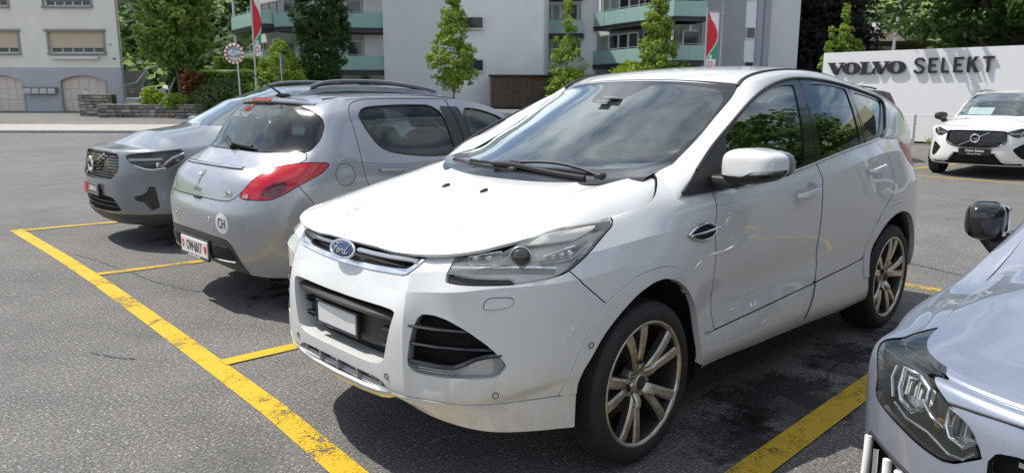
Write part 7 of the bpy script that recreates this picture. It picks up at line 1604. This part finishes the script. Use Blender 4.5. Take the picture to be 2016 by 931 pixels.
b2 = thing('apartment_block', 'white apartment block with long teal glass balconies behind the narrow bright green tree', 'building', tuple(site(10, 60, .8)))
wallq(b2, (2.6, 66), (6.3, 64), .6, 14, MT['white_render']); wallq(b2, (5.6, 62.3), (6.9, 62.2), .6, 14, MT['white_render'], .5); wallq(b2, (7.0, 64.0), (13.2, 56.5), .6, 14, MT['white_render'], .3); wallq(b2, (12.2, 57.2), (15.2, 57.2), .6, 14, MT['white_render'], .3)
for z in (.95, 3.95, 6.95, 9.95):
    balcony(b2, (6.62, 61.8), (11.35, 53.6), z + .10, 2.2, panels=7); balcony(b2, (11.35, 53.6), (13.7, 54.0), z + .10, 2.4, panels=2); balcony(b2, (2.5, 62.0), (5.6, 61.2), z - .45, 1.6, panels=3)
    glazing(b2, (7.25, 62.6), (9.7, 58.3), z + .55, z + 2.45, 4, (0, 1) if z > 6 else (0,)); glazing(b2, (10.1, 58.4), (11.6, 55.9), z + .55, z + 2.45, 2); glazing(b2, (12.6, 56.4), (13.9, 56.4), z + .3, z + 2.4, 1); glazing(b2, (2.6, 63.6), (5.4, 62.6), z + .2, z + 2.0, 4, (1, 2))
    emit('column', tube([site(11.4, 54.2, z), site(11.4, 54.2, z + 2.9)], .09, 8), MT['white_render'], b2)
bl_ = thing('potted_plants', 'dark leafy pot plants on the glazed balcony right of the narrow tree', 'plant', tuple(site(12.6, 54.6, 4.3))); pc_, _ = crown(Env(1.1, [(0, .2), (.5, .5), (1, .1)]), 30, 24, .08, 88, .2); emit('foliage', pc_, LF['dark'], bl_); emit('pot', lathe([(.0, 0), (.25, 0), (.3, .3)], 12, 'z'), MT['tile'], bl_)
t3 = thing('grey_tower', 'grey rendered stair tower with a column of small windows behind the flag', 'building', tuple(site(17, 60, .8)))
wallq(t3, (13.9, 56.2), (17.05, 56.0), .4, 14, MT['mid_render'], .4); wallq(t3, (17.08, 56.1), (17.85, 56.05), .4, 14, MT['white_render'], .4); wallq(t3, (17.87, 56.0), (18.3, 55.98), .4, 14, MT['bluegrey'], .5); wallq(t3, (18.3, 55.9), (18.95, 56.6), .4, 14, MT['mid_render'], .4); wallq(t3, (18.98, 56.7), (21.25, 56.7), .4, 14, MT['pale_render'], .4); wallq(t3, (21.2, 56.8), (21.9, 66), .4, 14, MT['pale_render'], .3)
for z in (3.3, 5.75, 8.5): o = emit('window', sbox(17.45, 55.84, z + .35, .62, .05, .75), MT['wglass'], t3); emit('window_frame', join([sbox(17.45, 55.82, z - .04, .74, .10, .07), sbox(17.45, 55.82, z + .75, .74, .10, .07), sbox(17.11, 55.82, z + .35, .06, .1, .76), sbox(17.79, 55.82, z + .35, .06, .1, .76)]), MT['wframe'], o)
for b in (b1, g1, b2, t3): place_root(b)
# brown roofed chalet
ch = thing('brown_roofed_house', 'pale house with brown tiled roofs and chimneys far behind the lamp post', 'house', tuple(site(34.3, 72, 2.5)), SR + .25)
emit('wall', box((0, 1.5, 2.2), (5.0, 3, 3.4)), MT['plaster'], ch); 
for x in (-.9, .3, 1.5): emit('window', box((x, -.03, 3.0), (.8, .06, .9)), MT['wglass'], ch)
def gable(x, y, z, w, dpt, rise): V = [(x - w / 2, y - dpt / 2, z), (x + w / 2, y - dpt / 2, z), (x + w / 2, y, z + rise), (x - w / 2, y, z + rise), (x + w / 2, y + dpt / 2, z), (x - w / 2, y + dpt / 2, z)]; return flat_piece(V + [(a, b, c - .2) for a, b, c in V], [(0, 1, 2, 3), (3, 2, 4, 5), (7, 6, 9, 8), (6, 7, 1, 0), (1, 7, 8, 2), (2, 8, 10, 4), (0, 3, 9, 6), (3, 5, 11, 9)])
emit('roof', gable(0, 1.5, 3.9, 6.6, 4.8, 1.5), MT['tile'], ch); emit('lower_roof', gable(-.5, -1.2, 1.2, 6.4, 3.2, 1.2), MT['tile'], ch); 
for x in (-1.9, 1.0): emit('chimney', box((x, 1.2, 5.4), (.5, .5, 1.2)), MT['pale_render'], ch)
# timber shed
sh = thing('timber_shed', 'long dark weathered timber shed in front of the grey gable', 'shed', tuple(site(-1.56, 54, .72)), SR)
emit('shed_core', box((5.2, 1.5, 1.1), (10.3, 2.9, 2.2)), MT['void'], sh); emit('shed_roof', box((5.2, 1.45, 2.28), (10.7, 3.3, .10)), MT['slab'], sh)
for j in range(17):
    z = .07 + j * .128; emit('plank', box((1.38, -.02, z), (2.8, .035, .105)), MT['darkwood'], sh).location = (0, random.uniform(-.012, .012), 0)
    for x0, x1 in ((2.84, 5.0), (5.04, 7.6), (7.64, 10.4)): emit('plank', box(((x0 + x1) / 2, .02, z), (x1 - x0, .035, .105)), MT['redwood'] if j > 14 else MT['darkwood'], sh).location = (0, random.uniform(-.012, .012), 0)
emit('shed_post', box((2.80, -.04, 1.1), (.10, .10, 2.2)), MT['darkwood'], sh); emit('shed_door', box((4.2, -.03, .85), (.95, .03, 1.6)), MT['slab'], sh)
# ------------------------------------------------------------------ white sign wall
WA, WB = site(11.1, 27.0), site(20.6, 17.7); we = (WB - WA); WL = np.linalg.norm(we); we /= WL; wn = np.array([we[1], -we[0], 0]); wn = wn if wn @ (np.array([CX, CY, 0]) - WA) > 0 else -wn
sw = thing('sign_wall', 'long white rendered sign wall behind the white SUV', 'wall', tuple(WA), math.atan2(we[1], we[0]))
sg = 1 if (np.array([-we[1], we[0], 0]) @ wn) > 0 else -1      # +1: the face looks along local +y
emit('wall', box((WL / 2, -sg * .15, 1.56), (WL, .30, 2.98)), MT['signwhite'], sw); emit('wall_base', box((WL / 2, -sg * .14, .035), (WL, .24, .07)), MT['ink'], sw)
def sign_letters():
    # face frame: x along the wall, y up; positions measured on the wall
    T = (lambda x, y, z: np.array((x, sg * z, y)))
    def put(poly, x, y, hole=None, nm='letter', ch=''):
        parts = []
        for q in poly: e = extrude([(px_, py_) for px_, py_ in q], .06); parts.append(e)
        p = join(parts); V = np.stack([p.V[:, 0] + x, sg * (p.V[:, 2] + .02), p.V[:, 1] + y], 1); N = np.stack([p.N[:, 0], sg * p.N[:, 2], p.N[:, 1]], 1); F = p.F
        fn = np.cross(V[F[:, 1]] - V[F[:, 0]], V[F[:, 2]] - V[F[:, 0]])
        if (fn * N[F[:, 0]]).sum() < 0: F = F[:, ::-1]
        return Piece(V, N, F)
    def ringp(w, h, t, ty, n=36):
        o = [(w / 2 + w / 2 * math.cos(2 * math.pi * k / n), h / 2 + h / 2 * math.sin(2 * math.pi * k / n)) for k in range(n)]; i = [(w / 2 + (w / 2 - t) * math.cos(2 * math.pi * k / n), h / 2 + (h / 2 - ty) * math.sin(2 * math.pi * k / n)) for k in range(n)]
        return [[o[k], o[(k + 1) % n], i[(k + 1) % n], i[k]] for k in range(n)]
    h = .415
    V_ = lambda w: [[(0, h), (w * .44, h), (w * .44, h - .05), (0, h - .05)], [(w * .66, h), (w, h), (w, h - .05), (w * .66, h - .05)], [(.07 * w, h - .05), (w * .37, h - .05), (w * .62, .13), (w * .62, 0), (w * .42, 0)], [(w * .78, h - .05), (w * .90, h - .05), (w * .60, 0), (w * .50, 0), (w * .555, .12)]]
    L_ = lambda w: [[(0, h), (w * .62, h), (w * .62, h - .05), (0, h - .05)], [(w * .14, h - .05), (w * .46, h - .05), (w * .46, .05), (w * .14, .05)], [(0, .05), (w, .05), (w, 0), (0, 0)], [(w * .82, .05), (w, .05), (w, .20), (w * .92, .20)]]
    vol = [(V_(.58), .0, .58), (ringp(.60, h, .20, .055), .53, .60), (L_(.50), 1.14, .5), (V_(.58), 1.55, .58), (ringp(.60, h, .20, .055), 2.06, .60)]
    return put, vol, h
put, vol, h = sign_letters()
def wall_x(u, D=None):
    return u
def letter_thing(nm, label, polys, x, y, grp):
    o = thing(nm, label, 'letter', tuple(WA), math.atan2(we[1], we[0]), grp); emit('letter_body', put(polys, x, y), MT['letter'], o); return o
lab = {0: 'bold black serif V, first letter of the left word on the white sign wall', 1: 'bold black serif O, second letter of the left word on the white sign wall', 2: 'bold black serif L, middle letter of the left word on the white sign wall', 3: 'bold black serif V, fourth letter of the left word on the white sign wall', 4: 'bold black serif O, last letter of the left word on the white sign wall'}
x0, y0, k = SIGN0 = (.20, 2.28, 1.0)
for i, (pl, x, w) in enumerate(vol): letter_thing('sign_letter', lab[i], pl, x0 + x * .955, y0, 'raised letters on the sign wall')
def sans(ch, w, h, t):
    R4 = lambda x, y, a, b: [(x, y), (x + a, y), (x + a, y + b), (x, y + b)]
    if ch == 'E': return [R4(0, 0, t, h), R4(t, 0, w - t, t), R4(t, h - t, w - t, t), R4(t, h / 2 - t / 2, w * .8 - t, t)]
    if ch == 'L': return [R4(0, 0, t, h), R4(t, 0, w - t, t)]
    if ch == 'T': return [R4(0, h - t, w, t), R4(w / 2 - t / 2, 0, t, h - t)]
    if ch == 'K': return [R4(0, 0, t, h), [(t, h * .36), (t, h * .56), (w - .11, h), (w, h)], [(w * .36, h * .60), (w * .55, h * .66), (w + .03, 0), (w - .09, 0)]]
    if ch == 'S':
        q = curve2([(w * .94, h * .80), (w * .76, h * .93), (w * .5, h * .965), (w * .20, h * .90), (w * .10, h * .74), (w * .22, h * .60), (w * .5, h * .51), (w * .82, h * .40), (w * .90, h * .24), (w * .78, h * .09), (w * .5, h * .035), (w * .20, h * .08), (w * .06, h * .22)], 40); tg = np.gradient(q, axis=0); tg /= np.linalg.norm(tg, axis=1, keepdims=True); nn = np.stack([-tg[:, 1], tg[:, 0]], 1) * t / 2
        return [[tuple(q[i] + nn[i]), tuple(q[i + 1] + nn[i + 1]), tuple(q[i + 1] - nn[i + 1]), tuple(q[i] - nn[i])] for i in range(len(q) - 1)]
x = x0 + 2.82; words = ['first', 'second', 'third', 'fourth', 'fifth', 'last']
for i, ch in enumerate('SELEKT'):
    w = {'S': .30, 'E': .265, 'L': .235, 'K': .30, 'T': .31}[ch]; letter_thing('sign_letter', 'slim black sans-serif %s, %s letter of the right word on the white sign wall' % (ch, words[i]), sans(ch, w, .48, .075), x, y0 + .0, 'raised letters on the sign wall'); x += w + .115
# railing before the wall
rg = thing('guard_rail', 'thin galvanised wire railing standing before the white sign wall', 'railing', tuple(WA + wn * .9), math.atan2(we[1], we[0]))
for z in (.25, .45, .68, .95): emit('rail_wire', tube([(.6, 0, z), (WL - .5, 0, z)], .014 if z > .9 else .006, 6), MT['rail'], rg)
for xx in np.arange(1.1, WL, 2.35): emit('rail_post', box((xx, 0, .48), (.06, .05, .97)), MT['rail'], rg)
for i in range(7): q = WA + we * (1.2 + i * .9 + random.random() * .4) + wn * .55; tuft = leaves(np.array([random.gauss(0, .1), random.gauss(0, .1), abs(random.gauss(.1, .08))] * 40).reshape(-1, 3) + np.random.default_rng(i).normal(0, .07, (40, 3)), np.tile([0, 0, 1.], (40, 1)), .07, 1.2, .3, i); tag(emit('weed', tuft, LF['lime'], loc=tuple(q)), ['small weed tuft at the foot of the white sign wall, left of the white SUV'][0], 'weed', 'weeds along the sign wall')
# ------------------------------------------------------------------ traffic mirror, flags, posts
MT['dullred'] = simple('faded_red', (.36, .11, .085), .6)
tm = thing('traffic_mirror', 'round convex traffic mirror with red and white striped rim on a grey pole', 'traffic mirror', tuple(site(-14.5, 40, .1)), SR)
emit('pole', tube([(.0, .08, -.1), (-.06, .08, 3.95)], .045, 10), MT['rail'], tm)
q = lathe([(0, -.09), (.15, -.08), (.28, -.05), (.37, -.005)], 40, 'y'); 
if q.N[:, 1].mean() > 0: q = Piece(q.V, -q.N, q.F[:, ::-1])
MT['mirrorface'] = simple('convex_mirror', (.42, .44, .46), .08, 1); emit('mirror_face', xf(q, None, (-.18, .0, 3.60)), MT['mirrorface'], tm)
for k in range(28):
    a = [2 * math.pi * (k + t) / 28 for t in (0, .33, .66, 1)]; G = np.array([[(-.18 + r * math.cos(t), y, 3.60 + r * math.sin(t)) for r, y in ((.37, -.02), (.40, -.07), (.50, -.07), (.53, .0))] for t in a]); p = grid_piece(G)
    if p.N[:, 1].mean() > 0: p = Piece(p.V, -p.N, p.F[:, ::-1])
    emit('rim_stripe', p, MT['dullred'] if k % 2 else MT['plate'], tm)
emit('back_plate', xf(lathe([(0, .05), (.52, .03)], 30, 'y'), None, (-.18, 0, 3.6)), MT['rail'], tm)
def banner_mat():
    k = NT('canton_banner'); uv = k.coord('Object'); s = k.sep(uv); x, z = s[0], s[2]     # local: x 0..w, z 0..h
    def gt(a, b): return k.math('GREATER_THAN', a, b)
    def both_(a, b): return k.math('MULTIPLY', a, b)
    def inside(v, a, b): return both_(gt(v, a), k.math('LESS_THAN', v, b))
    wave = k.math('ADD', .30, k.math('MULTIPLY', .30, k.math('SINE', k.math('MULTIPLY', k.math('ADD', z, -1.15), 2.15))))
    red = gt(k.math('ADD', k.math('MULTIPLY', -1., x), 0.), k.math('MULTIPLY', -1., wave)); white = (.80, .80, .80)
    low = k.math('LESS_THAN', z, .55); zz = k.math('ADD', k.math('MULTIPLY', k.math('SINE', k.math('MULTIPLY', x, 60)), .03), 1.62); green = both_(k.math('LESS_THAN', z, zz), both_(gt(x, k.math('ADD', wave, .06)), gt(z, .62)))
    col = k.mix(red, white, (.62, .03, .04)); col = k.mix(green, col, (.04, .36, .20))
    cr = k.math('MAXIMUM', both_(inside(x, .16, .40), inside(z, 2.72, 2.80)), both_(inside(x, .24, .32), inside(z, 2.64, 2.88))); col = k.mix(cr, col, (.85, .85, .85))
    # lily and key emblems
    ll = k.math('MAXIMUM', both_(inside(x, .42, .47), inside(z, 1.86, 2.26)), k.math('MAXIMUM', both_(inside(x, .34, .55), inside(z, 1.98, 2.03)), both_(inside(x, .35, .54), inside(z, 2.08, 2.16)))); col = k.mix(ll, col, (.60, .04, .06))
    r = k.math('SQRT', k.math('ADD', k.math('POWER', k.math('ADD', x, -.26), 2.), k.math('POWER', k.math('ADD', z, -.34), 2.))); col = k.mix(inside(r, .10, .15), col, (.55, .05, .10)); col = k.mix(both_(inside(x, .20, .34), inside(z, .52, .84)), col, (.85, .8, .8))
    k.set(col=col, rough=.7); return k.m
MT['banner'] = banner_mat()
def flag(label, a, d, z0, top, w, hh, yaw, twist):
    f = thing('flag_pole', label, 'flag', tuple(site(a, d, z0)), SR + yaw); emit('pole', tube([(-.06, 0, -.1), (-.06, 0, top + .25)], [.06, .045], 10), MT['rail'], f); emit('flag_arm', tube([(-.06, 0, top + .05), (w, 0, top + .05)], .018, 6), MT['rail'], f)
    G = np.array([[(x * (1 - twist * (1 - z / hh) ** 2 * .6), .05 * math.sin(x * 5 + z * 1.4) + twist * .25 * x * (1 - z / hh), z) for x in np.linspace(0, w, 10)] for z in np.linspace(0, hh, 26)]); p = grid_piece(G); o = emit('banner', p, MT['banner'], f); o.location = (0, 0, top - hh); return f
flag('flag pole with limp red, white and green banner beside the traffic mirror', -14.25, 42, .1, 6.9, .62, 3.3, R(62), .5)
flag('flag pole with red and white banner and green hill in front of the grey tower', 10.75, 42, .2, 5.85, .66, 3.1, R(8), .35)
lp = thing('lamp_post', 'slim grey lamp post with side arms in front of the grey tower', 'lamp post', tuple(site(12.4, 45, .3)), SR); emit('pole', tube([(0, 0, 0), (0, 0, 7.6)], [.085, .06], 10), MT['greystone'], lp); emit('cross_arm', tube([(-.5, 0, 6.9), (.5, 0, 6.95)], .03, 6), MT['rail'], lp); emit('lamp_clamp', join([box((0, 0, z), (.2, .2, .08)) for z in (6.9, 6.0)]), MT['rail'], lp)
l2 = thing('lamp_post', 'leaning pale grey lamp post rising behind the white sign wall', 'lamp post', tuple(site(20.0, 40, .2)), SR); emit('pole', tube([(-.12, 0, 0), (.35, 0, 9.0)], [.09, .06], 10), MT['rail'], l2)
sp = thing('sign_post', 'thin grey street sign post seen edge-on before the bell-shaped yew', 'sign post', tuple(site(-13.15, 43, .2)), SR); emit('pole', tube([(0, 0, 0), (0, 0, 3.6)], .035, 8), MT['rail'], sp); emit('sign_plate', box((.06, 0, 3.2), (.06, .55, .75)), MT['rail'], sp); emit('sign_plate', box((.06, 0, 2.65), (.06, .5, .25)), MT['rail'], sp)
gb = thing('white_marker', 'white slab lying on top of the clipped hedge corner behind the mirror', 'slab', tuple(site(-17.5, 46.9, 3.05)), SR); emit('slab', box((0, 0, 0), (1.2, .4, .10), bev=.01), MT['wframe'], gb); emit('slab_edge', box((0, 0, -.055), (1.1, .36, .012)), MT['pale_render'], gb)
build_suv(); build_hatch(); build_grey_suv(); build_white_suv(); build_dark_suv(); build_silver_nose()
